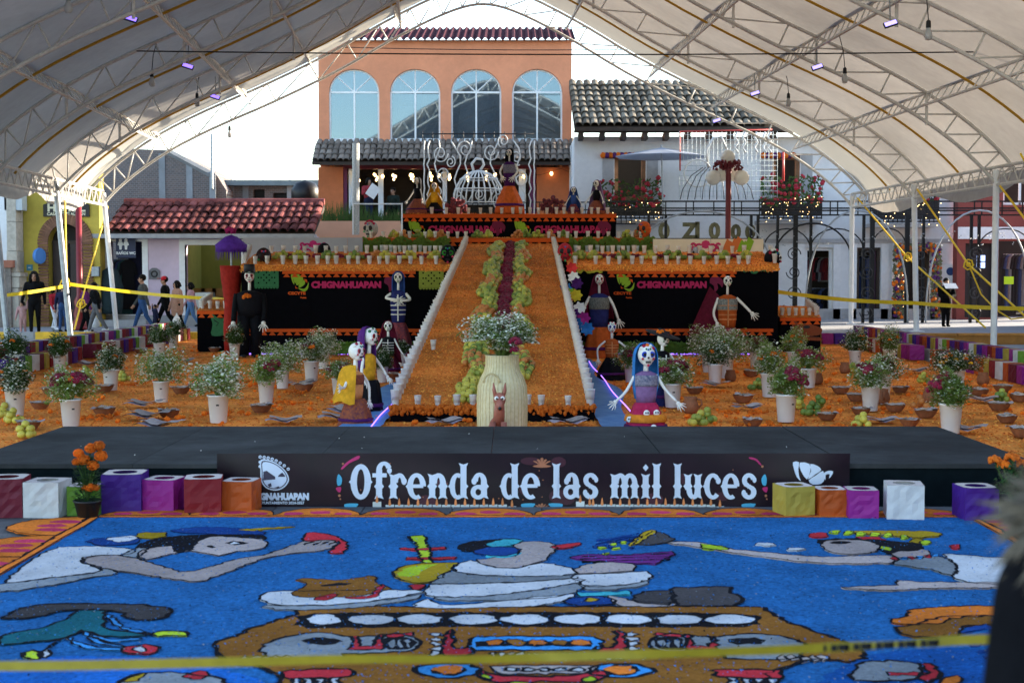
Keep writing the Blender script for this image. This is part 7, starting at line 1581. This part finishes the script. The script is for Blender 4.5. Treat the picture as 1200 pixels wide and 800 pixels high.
shape('fish','grey',z5_([(240,740),(300,705),(500,705),(560,740),(520,785),(250,795)]),2,.02); shape('fish_tail','red',z5_([(555,715),(600,715),(655,760),(600,810),(540,780),(600,762)]),1,.02); shape('fish_line','red',z5_([(400,755),(600,755),(600,768),(400,768)]),0,.01); shape('claw_tip','orange',z5_([(650,790),(730,770),(735,800),(640,820)]),2,.014)
shape('bottom_shape','grey',z1_([(560,800),(640,765),(800,755),(940,770),(1040,790),(1040,860),(560,860)]),2,.02); shape('bottom_red','red',z1_([(860,770),(940,745),(975,765),(930,790),(880,785)]),2,.012); shape('bottom_yellow','yellow',z1_([(560,800),(610,765),(680,755),(640,795)]),2,.012)
# loose coloured crumbs over the carpet surface
def pkc(): x = random.uniform(cx0,cx1); y = 4.6*(9.05/4.6)**random.random(); return Vector((x,y,.036)), Vector((0,0,1))
o = petals('sawdust_crumbs', 14000, pkc, [C0['blue'],C0['lblue'],C0['deep'],C0['blue'],C0['blue'],C0['black'],C0['grey']], None, (.006,.012)); o.data.transform(Matrix.Translation(-car.location)); o.parent = car
# foreground barrier tape between two posts outside the picture
ty = 2.6
for sx in (-1,1):
    t = thing('barrier_post', f'{"left" if sx < 0 else "right"} slim barrier post holding the foreground tape', 'post', (sx*1.75, ty, 0)); MB().tube([(sx*1.75,ty,.02),(sx*1.75,ty,1.0)], .02, 10).build('shaft', black_metal, t); MB().lathe([(.16,0),(.16,.015),(.03,.04)], 18, (sx*1.75,ty,.002)).build('base', black_metal, t)
a = Vector((-1.75,ty,at(-100,782,ty).z)); m_ = at(560,772,ty); e = Vector((1.75,ty,at(1300,744,ty).z)); pts = []
P0 = [a, at(0,780,ty), at(200,777,ty), at(400,772,ty), m_, at(620,770,ty), at(760,766,ty), at(860,763,ty), at(960,759,ty), at(1080,753,ty), at(1190,748,ty), e]
P0 = [Vector(p) for p in smoothpoly([tuple(p) for p in P0], 5, False)]; vs = []; fs = []
for i, p in enumerate(P0):
    t_ = (p.x+1.75)/3.5; tw = 1.25*math.exp(-((t_-.54)/.03)**2)+1.1*math.exp(-((t_-.70)/.025)**2)+.5*math.sin(t_*9); w = .0092; vs += [p+Vector((0,math.sin(tw)*w,math.cos(tw)*w)), p-Vector((0,math.sin(tw)*w,math.cos(tw)*w))]
for i in range(len(P0)-1): fs.append((2*i,2*i+2,2*i+3,2*i+1))
ft = MB().add(vs, fs).build('barrier_tape', mat('front_tape', (.40,.31,.02), .5, .15, 20, trans=.3)); tag(ft, 'blurred yellow barrier tape stretched across the foreground over the carpet', 'tape')
pr = MB()
for px0, px1 in ((965,1105),):
    for k in range(16):
        xa_ = px0+(px1-px0)*k/16; q = at(xa_, 759.5-(xa_-960)*.052, ty-.012); pr.box(q.x,q.x+.006+.006*(k % 3),ty-.0125,ty-.012,q.z-.006,q.z+.006)
pr.build('tape_print', dark, ft)
# ================================================================== people
def hull(prims, voxel=.02, smooth=3):
    """one continuous surface from tapered capsules (p0, p1, r0, r1, material index)"""
    mb = MB()
    for p0, p1, r0, r1, mi in prims:
        p0, p1 = Vector(p0), Vector(p1); d = p1-p0
        if d.length < 1e-6: mb.ball(p0, r0, 12, 8); continue
        u = d.normalized(); pts = [p0-u*r0*.95, p0-u*r0*.7, p0, p1, p1+u*r1*.7, p1+u*r1*.95]; mb.tube(pts, [r0*.3, r0*.72, r0, r1, r1*.72, r1*.3], 12)
    o = mb.build('hull', white_paint); m = o.modifiers.new('r', 'REMESH'); m.mode = 'VOXEL'; m.voxel_size = voxel; s = o.modifiers.new('s', 'SMOOTH'); s.factor = .5; s.iterations = smooth
    C.objects.unlink(o); TMP.collection.objects.link(o); vl = TMP.view_layers[0]; vl.update(); me = bpy.data.meshes.new_from_object(o.evaluated_get(vl.depsgraph)); bpy.data.objects.remove(o); me.materials.clear(); return me
def nearest_mat(me, prims):
    P = [(Vector(a), Vector(b), r0, r1, mi) for a, b, r0, r1, mi in prims]; idx = []
    for f in me.polygons:
        c = f.center; best = None
        for a, b, r0, r1, mi in P:
            d = b-a; t = 0 if d.length_squared < 1e-9 else max(0, min(1, (c-a).dot(d)/d.length_squared)); k = (c-a-d*t).length-(r0+(r1-r0)*t)
            if best is None or k < best[0]: best = (k, mi)
        idx.append(best[1])
    me.polygons.foreach_set('material_index', idx); me.polygons.foreach_set('use_smooth', [True]*len(idx))
skin_tone = mat('skin', (.36,.19,.12), .6, .08, 20); hair_black = mat('hair_black', (.006,.005,.004), .7, .2, 40, spec=.1)
def person(label, loc, H, yaw, top, bottom, shoes, stride=0, armsw=.1, hairlong=0, coat=0, cap=None, arm_l=None, arm_r=None, voxel=.018, skirt=0, lean=0, bulk=1.0, hair=hair_black):
    """facing -Y before the yaw; sizes in body heights; leg stride and arm swing along Y"""
    k = H; b = bulk; t = thing('person', label, 'person', (0,0,0)); P = []
    hip, kn, an, shz = .53*k, .285*k, .045*k, .815*k
    for sx, st in ((-1,stride),(1,-stride)):
        h = Vector((sx*.052*k,0,hip)); kk = Vector((sx*.052*k,-st*.45*k-.02*k,kn)); a = Vector((sx*.05*k,-st*k+.02*k*(1 if st < 0 else 0),an+(.03*k if st < -.08 else 0)))
        P += [(h,kk,.056*k*b,.042*k*b,2),(kk,a,.040*k*b,.028*k*b,2),(a+Vector((0,.02*k,-.02*k)),a+Vector((0,-.085*k,-.028*k)),.026*k,.020*k,3)]
    ln = Vector((0,-lean*k,0))
    P += [((0,0,hip),(0,0,.62*k),.088*k*b,.082*k*b,1 if coat else 2),((-.03*k,0,.62*k),(.03*k,0,.62*k),.078*k*b,.078*k*b,1),((0,0,.62*k),ln+Vector((0,0,.76*k)),.082*k*b,.090*k*b,1),((-.055*k,0,.765*k)+ln if False else Vector((-.055*k,0,.765*k))+ln,Vector((.055*k,0,.765*k))+ln,.072*k*b,.072*k*b,1),(Vector((-.1*k,0,.80*k))+ln,Vector((.1*k,0,.80*k))+ln,.040*k*b,.040*k*b,1)]
    if coat: P += [((0,0,hip+.02*k),(0,0,(.53-coat)*k),.095*k*b,.105*k*b,1)]
    nk = Vector((0,-.01*k,.845*k))+ln; hd_ = Vector((0,-.022*k,.925*k))+ln
    P += [(nk-UZ*.02*k,nk+UZ*.03*k,.034*k,.030*k,0),(hd_+Vector((0,.008*k,.018*k)),hd_+Vector((0,.008*k,.019*k)),.056*k,.056*k,0),(hd_+Vector((0,-.012*k,-.03*k)),hd_+Vector((0,-.014*k,-.035*k)),.041*k,.038*k,0),(hd_+Vector((0,-.055*k,0)),hd_+Vector((0,-.062*k,-.012*k)),.008*k,.010*k,0)]
    for sx in (-1,1): P.append((hd_+Vector((sx*.054*k,.008*k,.0)),hd_+Vector((sx*.056*k,.008*k,-.016*k)),.009*k,.009*k,0))
    for sx, A, sw in ((-1,arm_l,armsw),(1,arm_r,-armsw)):
        s0 = Vector((sx*.118*k*b,0,.795*k))+ln
        if A: e = Vector(A[0])*k; w = Vector(A[1])*k
        else: e = s0+Vector((sx*.03*k,-sw*.5*k,-.17*k)); w = e+Vector((sx*.005*k,-sw*.6*k-.03*k,-.145*k))
        P += [(s0,e,.040*k*b,.034*k*b,1),(e,w,.032*k*b,.024*k*b,1)]; d = (w-e).normalized(); P += [(w,w+d*.045*k,.019*k,.022*k,0)]
        sd_ = d.cross(Vector((1,0,.01))).normalized()
        for q in range(4): o_ = sd_*(-.018+.012*q)*k; P.append((w+d*.05*k+o_,w+d*.088*k+o_+Vector((-sx*.006*k,0,0)),.0085*k,.007*k,0))
        P.append((w+d*.02*k-sd_*.018*k,w+d*.05*k-sd_*.036*k,.009*k,.007*k,0))
    me = hull(P, voxel*k/1.65)
    for m in (skin_tone, top, bottom, shoes): me.materials.append(m)
    nearest_mat(me, P)
    o = bpy.data.objects.new('body', me); C.objects.link(o); o.parent = t
    hm = MB(); hm.ball(hd_+Vector((0,.020*k,.026*k)), .063*k, 14, 10, sx=.98, sy=1.0, sz=.98)
    if hairlong: hm.tube([hd_+Vector((0,.035*k,.03*k)),hd_+Vector((0,.05*k,-.05*k)),hd_+Vector((0,.065*k,-hairlong*k))], [.058*k,.068*k,.05*k], 12)
    if hairlong:
        for sx in (-1,1): hm.tube([hd_+Vector((sx*.045*k,-.02*k,.03*k)),hd_+Vector((sx*.06*k,-.01*k,-.05*k)),hd_+Vector((sx*.065*k,.0,-hairlong*k))], [.025*k,.028*k,.02*k], 8)
    ho = hm.build('hair', hair, t, True)
    if cap: cb = MB(); cb.ball(hd_+Vector((0,.010*k,.035*k)), .066*k, 14, 10, sz=.8); cb.box(-.04*k,.04*k,hd_.y-.12*k,hd_.y-.04*k,hd_.z+.036*k,hd_.z+.044*k); cb.build('cap', cap, t, True)
    for sx in (-1,1): e = MB(); e.ball(hd_+Vector((sx*.022*k,-.050*k,.004*k)), .0075*k, 8, 6); e.build('eye', dark, t, True)
    e = MB(); e.box(-.014*k,.014*k,hd_.y-.056*k,hd_.y-.050*k,hd_.z-.036*k,hd_.z-.031*k); e.build('mouth', mat('lips', (.25,.07,.06), .6, 0), t)
    t.location = loc; t.rotation_euler = (0,0,R(yaw)); return t
J = lambda n, c, **k: mat('cloth_'+n, c, .95, .2, 30, bump=.3, spec=.08, **k)
blackc, jeans, white_shoe, greyj, tan, pinkc, navyc, plum, rose = J('black',(.006,.006,.007)), J('jeans',(.035,.08,.20)), J('shoe',(.6,.6,.62)), J('greyjacket',(.07,.075,.075)), J('tan',(.36,.21,.16)), J('pink',(.45,.25,.27)), J('navy',(.02,.025,.06)), J('plum',(.14,.03,.13)), J('rose',(.50,.28,.27))
def pl(px, py=389): 
    return gnd(px, py, .12)
def ht(px, pyt, py=389): p = pl(px, py); return Z(pyt, p.y)-.12
person('woman in black with long dark hair leading a small child', pl(41,390.5), ht(41,318,390.5), 12, blackc, blackc, blackc, .06, .08, .16, arm_l=((-.16,.02,.66),(-.20,0,.50)))
person('small child in pink overalls holding the woman\'s hand', pl(27,390), ht(27,353,390), 0, rose, rose, rose, .05, .1, .04, bulk=1.2, arm_r=((.15,-.02,.86),(.16,-.02,1.0)))
person('person in red jacket and pale trousers behind the leaning post', pl(64,386), ht(64,336,386), 60, J('red',(.30,.02,.03)), J('pale',(.5,.52,.55)), white_shoe, .1, .1, .05)
person('person in dark jacket and jeans beside the red pole base', pl(74,388.5), ht(74,333,388.5), 170, navyc, jeans, blackc, .03, .05, 0)
person('person in plum quilted jacket beside the red pole', pl(100,388), ht(100,333,388), 100, plum, blackc, blackc, .08, .1, .05, bulk=1.15)
person('person in black jacket carrying a white bag by the shop', pl(114,389), ht(114,331,389), -70, blackc, J('greytrouser',(.12,.12,.13)), white_shoe, .16, .1, 0, bulk=1.15, lean=.05)
person('man in grey jacket and blue jeans walking left', pl(168,389), ht(168,322,389), -80, greyj, jeans, white_shoe, .17, .12, 0)
person('small child in dark clothes held by the man in grey', pl(182,387), ht(182,357,387), -60, navyc, navyc, white_shoe, .06, .1, 0, bulk=1.15, arm_l=((-.15,-.05,.75),(-.2,-.05,.95)))
person('man in black with a red cap walking left', pl(194,387), ht(194,324,387), -80, blackc, blackc, blackc, .18, .1, 0, cap=J('redcap',(.40,.02,.03)))
person('woman in tan hooded coat carrying a white bag', pl(208,388), ht(208,329,388), -55, tan, blackc, blackc, .10, .05, .06, coat=.13, bulk=1.2)
person('woman in pink jacket and light jeans by the lilac shop', pl(224,384), ht(224,331,384), -75, pinkc, J('lightjeans',(.10,.20,.38)), blackc, .15, .12, .07)
for px, py, Yb, lab in ((207,374,0,'white plastic bag held by the woman in tan'),(112,377,0,'white plastic bag held by the person in black')):
    p = at(px,py,pl(px,388).y-.16); b = MB(); b.lathe([(0,-.16),(.09,-.14),(.11,-.04),(.07,.05),(.02,.12),(.02,.16)], 12, p, sy=.5, wob=.05); tag(b.build('plastic_bag', J('bag',(.6,.6,.62)), smooth=True), lab, 'bag')
# reader on the right, standing on the raised pavement
rp_ = gnd(1108,382.5,.25); person('person in black reading a sheet outside the white building', rp_, Z(326,rp_.y)-.25, 10, blackc, blackc, blackc, 0, 0, 0, coat=.14, bulk=1.2, arm_l=((-.16,-.06,.64),(-.03,-.17,.62)), arm_r=((.16,-.06,.64),(.03,-.17,.62)))
q = rp_+Vector((.02,-.32,1.03)); sh_ = MB(); sh_.box(-.17,.17,-.004,.004,-.10,.10, Matrix.Translation(q) @ Euler((R(-50),0,R(10))).to_matrix().to_4x4()); tag(sh_.build('reading_sheet', white_paint), 'pale sheet held by the person in black outside the white building', 'paper')
# two guests on the terrace
zt_ = Z(262,43.6)
g1 = person('person in red and blue top raising a white sheet on the terrace', Vector((X(432,44.6,240),44.6,zt_)), 1.45, 30, J('redblue',(.30,.04,.05)), navyc, blackc, 0, 0, .03, arm_l=((-.16,-.06,.66),(-.02,-.16,.75)), arm_r=((.16,-.06,.66),(.06,-.17,.80)))
q = at(437,224,44.2); sh_ = MB(); sh_.box(-.16,.16,-.004,.004,-.2,.2, Matrix.Translation(q) @ Euler((R(10),R(35),0)).to_matrix().to_4x4()); tag(sh_.build('menu_sheet', white_paint), 'white menu sheet raised by the terrace guest', 'paper')
person('person in dark top sitting low on the terrace', Vector((X(461,44.6,240),44.6,zt_-.3)), 1.45, -30, J('darkgreen',(.02,.03,.025)), blackc, blackc, 0, 0, 0)
# spectator close to the camera at the right edge, fur trimmed hood down
sp_ = Vector((.878,1.62,0)); H = 1.55
spec = person('spectator in black coat with grey fur trimmed hood at the right edge', sp_, H, 178, J('coat',(.006,.006,.008)), J('coat',(0,0,0)), blackc, .02, .02, .05, coat=.16, bulk=1.30, voxel=.016)
fm = mat('fur', (.09,.07,.05), .9, .35, 60, col2=(.27,.22,.16), spec=.2); fu = MB(); rnd = random.Random(2)
ringc = Vector((.03,.02,1.335)); core = []
for i in range(28):
    a = 2*math.pi*i/28; core.append(ringc+Vector((.222*math.cos(a),.16*math.sin(a)+.02,.03*math.sin(a)-.015*math.cos(2*a))))
for i in range(6500):
    a = rnd.random()*6.283; b = rnd.random()*6.283; c = ringc+Vector((.222*math.cos(a),.16*math.sin(a)+.02,.03*math.sin(a)-.015*math.cos(2*a))); out = Vector((math.cos(a),math.sin(a),0)); d = out*math.cos(b)+UZ*math.sin(b); r = .028; p = c+d*r; L = rnd.uniform(.02,.055); tip = p+d*L+Vector((rnd.gauss(0,.016),rnd.gauss(0,.016),rnd.gauss(0,.014)-.012)); s = d.cross(Vector((rnd.random(),rnd.random(),rnd.random()))).normalized()*.0034; mid = p.lerp(tip,.55)+UZ*.004
    fu.add([p-s,p+s,mid+s*.8,tip,mid-s*.8], [(0,1,2,4),(4,2,3)])
fu.tube(core, .044, 8, closed=True)
fo = fu.build('fur_trim', fm, None); fo.parent = spec
hd3 = MB(); hd3.lathe([(.20,.0),(.19,-.06),(.15,-.16),(.08,-.24),(.0,-.26)], 18, ringc+Vector((0,.08,.02)), sy=.55, M=Euler((R(18),0,0)).to_matrix()); ho = hd3.build('hood', MATS['cloth_coat'], None, True); ho.parent = spec
# ================================================================== street furniture
# maroon lamp post with globes
p = Vector((X(853.5,36.6,230),36.6,.25)); lp = thing('street_lamp', 'maroon street lamp with white globes in front of the white building', 'street lamp', p); zt_ = Z(197,36.6)
MB().lathe([(.16,.0),(.17,.1),(.12,.3),(.1,.5),(.075,.6),(.07,zt_-.4),(.09,zt_-.3),(.06,zt_-.2),(.1,zt_-.1),(.04,zt_+.1)], 14, p).build('post', red_paint, lp, True)
glb = mat('opal_globe', (.80,.78,.72), .25, .02, 4, trans=.25)
for i,(px,py) in enumerate(((853,184),(836,208),(869,208),(845,204),(862,204))):
    c = at(px,py,36.6+(0 if i < 3 else .35)); MB().ball(c, .20 if i else .19, 18, 12).build('globe', glb, lp, True)
    if i: MB().tube([(p.x,p.y,zt_-.05),((p.x+c.x)/2,c.y,zt_+.12),(c.x,c.y,c.z+.28),(c.x,c.y,c.z+.17)], .025, 7).build('arm', red_paint, lp, True)
f = MB()
for k in range(70): a = random.random()*6.28; rr = random.uniform(.05,.38); f.ball((p.x+rr*math.cos(a),p.y+rr*math.sin(a)*.6,zt_+.03+random.uniform(-.08,.16)), random.uniform(.03,.06), 6, 4)
f.build('ornament', red_paint, lp)
p = Vector((X(93,37,320),37,.12)); rp2 = thing('red_post', 'tall dark red lamp post with fluted base before the hotel', 'post', p)
MB().lathe([(.2,.0),(.22,.08),(.19,.2),(.14,.3),(.17,.42),(.12,.6),(.15,.75),(.08,.9),(.075,3.6)], 16, p).build('shaft', mat('lamp_red', (.20,.012,.016), .4, .12, 10), rp2, True)
MB().lathe([(.24,0),(.25,.06),(.22,.1)], 16, p+UZ*.002).build('base', MATS['lamp_red'], rp2, True)
# black metal pergola with scroll panels, arches and railing
Y = 38.6; pg = thing('metal_pergola', 'black wrought iron pergola with scrolls and white arches along the right street', 'pergola', (X(950,Y),Y,.25))
zr0, zr1 = Z(252,Y), Z(236,Y)
for px in (932,950,1012,1022,1063,1082,1138,1147,760,780,880,888,911):
    x = X(px,Y,300); MB().box(x-.035 if px not in (932,1022,1063) else x-.06,x+.035 if px not in (932,1022,1063) else x+.06,Y-.04,Y+.04,.254,zr0).build('post', black_metal, pg)
rl = MB()
for z in (zr0, zr0+.12, (zr0+zr1)/2, zr1): rl.box(X(700,Y,245),X(1210,Y,245),Y-.03,Y+.03,z-.02,z+.02)
rl.build('rail', black_metal, pg)
b0 = MB().box(-.015,.015,-.015,.015,0,zr1-zr0).build('baluster', black_metal, pg, local=True); k = 0
xx = X(700,Y,245)
while xx < X(1205,Y,245):
    loc = (xx-pg.location.x,0,zr0-pg.location.z)
    if k == 0: b0.location = loc
    else: piece(b0, pg, loc)
    k += 1; xx += .55 if k % 3 else .2
sc_ = MB()
for i in range(26): a = i*.42; r = .20-.0068*i; sc_.tube([(r*math.cos(a),0,r*math.sin(a)),(r*.97*math.cos(a+.42),0,r*.97*math.sin(a+.42))], .016, 5)
sp0 = sc_.build('scroll', mat('scroll_steel', (.05,.05,.055), .4, .1, 8, metal=.5), pg, local=True); k = 0
for px in (930,1016,1079,1143):
    for py in (298,319,344,366):
        q = at(px,py,Y-.05); loc = (q.x-pg.location.x, q.y-pg.location.y, q.z-pg.location.z)
        if k == 0: sp0.location = loc
        else: piece(sp0, pg, loc, (0,R(180*(k % 2)),0))
        k += 1
wa = mat('arch_white', (.34,.37,.40), .4, .05, 8)
for (a,b,top,foot) in ((740,905,248,330),(905,1000,262,320),(945,1065,247,375),(1087,1210,247,375)):
    pts = [(X((a+b)/2,Y-.25)-(X(b,Y)-X(a,Y))/2*math.cos(R(t)),Y-.25,Z(foot,Y)+(Z(top,Y)-Z(foot,Y))*math.sin(R(t))**.8) for t in range(0,181,9)]; pts = [(pts[0][0],Y-.25,.26)]+pts+[(pts[-1][0],Y-.25,.26)]
    MB().tube(pts, .025, 6).build('arch', wa if b != 1000 else black_metal, pg, True)
for (a,b) in ((895,950),(950,1012),(1022,1063),(1147,1210)):
    pts = [(X((a+b)/2,Y)-(X(b,Y)-X(a,Y))/2*math.cos(R(t)),Y,Z(292,Y)+(Z(268,Y)-Z(292,Y))*math.sin(R(t))) for t in range(0,181,15)]; MB().tube(pts, .02, 5).build('inner_arch', black_metal, pg, True)
li = MB()
for i in range(120): x = random.uniform(880,1200); li.ball(at(x,270+10*abs(math.sin(x*.07))+random.uniform(-4,8),Y-.2), .018, 5, 4)
li.build('clear_bulbs', wa, pg)
# rail and benches in front of the orange terrace
# white wire light sculpture: frame, dome cage, curls
Y = 40.5; ws = thing('wire_sculpture', 'white wire light sculpture with a dome cage in front of the orange building', 'light sculpture', at(560,270,Y)); wm = mat('wire_white', (.66,.66,.64), .45, .05, 8)
def wire(pts, r=.022, nm='wire', m=wm, par=None): return MB().tube(pts, r, 5).build(nm, m, par or ws, True)
for px in (497,502,621,626): wire([at(px+1.6*math.sin(y*.35)*(1 if px in (502,621) else .3),y,Y) for y in range(165,272,7)], .02, 'side_wire')
wire([at(495,157,Y),at(528,157,Y),at(560,157,Y),at(594,157,Y),at(626,157,Y)], .018, 'top_rail', black_metal); 
for x in range(495,627,12): wire([at(x,154,Y),at(x,166,Y)], .012, 'top_rod', black_metal)
for k in range(12):
    a = math.pi*k/12; R_ = 30; wire([at(561+R_*math.cos(R(t))*math.cos(a),238-38*math.sin(R(t))**.9,Y+.6*math.sin(a)*math.cos(R(t))) for t in range(0,181,15)], .022, 'cage_rib')
for py, rx in ((238,30),(222,28),(210,22)): wire([at(561+rx*math.cos(R(t)),py+1.5*math.sin(R(t)),Y+.6*math.sin(R(t))*rx/30) for t in range(0,361,20)], .018, 'cage_hoop')
wire([at(555,200,Y),at(553,192,Y),at(558,186,Y),at(565,187,Y),at(567,193,Y),at(563,199,Y)], .04, 'top_loop')
def curl(cx, cy, s, ph, n=3):
    pts = []
    for i in range(30): t_ = i/29; a = t_*n*math.pi+ph; r = s*(1-t_*.75); pts.append(at(cx+r*math.cos(a),cy+r*math.sin(a)*1.2,Y))
    return pts
for cx, cy, s, ph in ((516,180,9,0),(520,205,8,2),(513,225,7,1),(545,175,9,3),(575,178,9,0),(590,165,7,2),(605,185,8,1),(610,210,9,4),(540,235,7,1),(585,235,8,2),(562,228,6,0),(528,190,6,5),(600,230,7,3)): wire(curl(cx,cy,s,ph), .018, 'curl')
for (x0,x1) in ((510,520),(533,540),(548,552),(580,577),(603,612)): wire([at(x0+(x1-x0)*t/8+5*math.sin(t*1.1+x0),165+t*9,Y) for t in range(9)], .02, 'wavy_wire')
# tall white tinsel column at left of terrace
tc_ = MB(); tc_.tube([at(417,275,40.3),at(417,168,40.3)], .10, 10); c_ = tc_.build('tinsel_column', mat('tinsel', (.45,.46,.44), .35, .5, 40, bump=.8)); tag(c_, 'silver tinsel wrapped column before the terrace', 'column')
fr_ = thing('white_rail', 'slim white railing frame before the orange terrace', 'railing', at(445,275,40.2))
for px in (414,471): MB().tube([at(px,275,40.2),at(px,238,40.2)], .02, 6).build('post', wm, fr_)
MB().tube([at(414,239,40.2),at(471,239,40.2)], .02, 6).build('top_rail', wm, fr_)
br = thing('black_terrace_rail', 'black iron terrace railing behind the altar top tier', 'railing', at(600,262,40.9))
for py in (237,246,262): MB().tube([at(470,py,40.9),at(745,py,40.9)], .018, 5).build('rail', black_metal, br)
b0 = MB().box(-.012,.012,-.012,.012,0,Z(237,40.9)-Z(262,40.9)).build('baluster', black_metal, br, local=True)
for i in range(46):
    q = at(470+i*6,262,40.9); loc = q-br.location
    if i == 0: b0.location = loc
    else: piece(b0, br, loc)
# second light sculpture: pale grid with wire dome, right
Y = 39.6; w2 = thing('wire_dome_display', 'pale wire grid display with wire dome and red edge lights before the white wall', 'light sculpture', at(845,240,Y)); gm = mat('grid_wire', (.50,.58,.60), .5, .05, 8); rdl = mat('red_tube', (.55,.06,.05), .4, .1, 10)
for px in range(796,912,5): wire([at(px,154,Y),at(px,232,Y)], .007, 'grid_wire', gm, w2)
for py in range(158,234,6): wire([at(796,py,Y),at(911,py,Y)], .007, 'grid_wire', gm, w2)
for t in range(-5,6): wire([at(840+t*3.2,196,Y-.1),at(840+t*6.0,206,Y-.3),at(840+t*8.0,222,Y-.4),at(840+t*8.6,234,Y-.4)], .012, 'dome_rib', black_metal, w2)
wire([at(830,196,Y-.1),at(828,176,Y-.1),at(836,162,Y-.1),at(845,160,Y-.1),at(852,176,Y-.1)], .035, 'handle_loop', wm, w2); wire([at(818+16*math.cos(R(t)),203+16*math.sin(R(t)),Y-.15) for t in range(0,361,15)], .02, 'hoop', wm, w2)
for pts in (((797,154),(797,200)),((797,154),(905,152)),((918,178),(918,212))): wire([at(a,b,Y-.05) for a, b in pts], .035 if pts[0][0] == 918 else .02, 'red_light_tube', rdl, w2)
for px in (863,872,886,896,902): wire([at(px+2*math.sin(y*.5),y,Y-.1) for y in range(155,182,3)], .03, 'drip_light', wm, w2)
# gilded letters standing on the rail
gl = mat('gold_letter', (.15,.14,.08), .45, .4, 8, metal=.5)
for px, s, c in ((778,17,'0'),(808,17,'Z'),(817,18,'I'),(837,17,'0'),(862,15,'0'),(879,15,'0')):
    m = MB(); q = at(px,279,39.0); text(m, c, q, UX, UZ, s*39/FPX, .0, .03, nrm=FRONT); o = m.build('gold_letter', gl); so_ = o.modifiers.new('s','SOLIDIFY'); so_.thickness = .06; tag(o, f'gilded standing letter {["at the far left","second","third","fourth","fifth","at the far right"][[778,808,817,837,862,879].index(px)]} behind the cream board', 'letter')
# building left of the camera side that closes the plaza (out of the picture, shades it)

MB().box(X(768,39,280),X(892,39,280),38.9,39.1,Z(279,39)-.06,Z(279,39)-.003).build('beam', black_metal, pg)
for px in (770,888): MB().box(X(px,39,300)-.03,X(px,39,300)+.03,38.95,39.05,.254,Z(279,39)-.061).build('post', black_metal, pg)
bpy.data.scenes.remove(TMP)
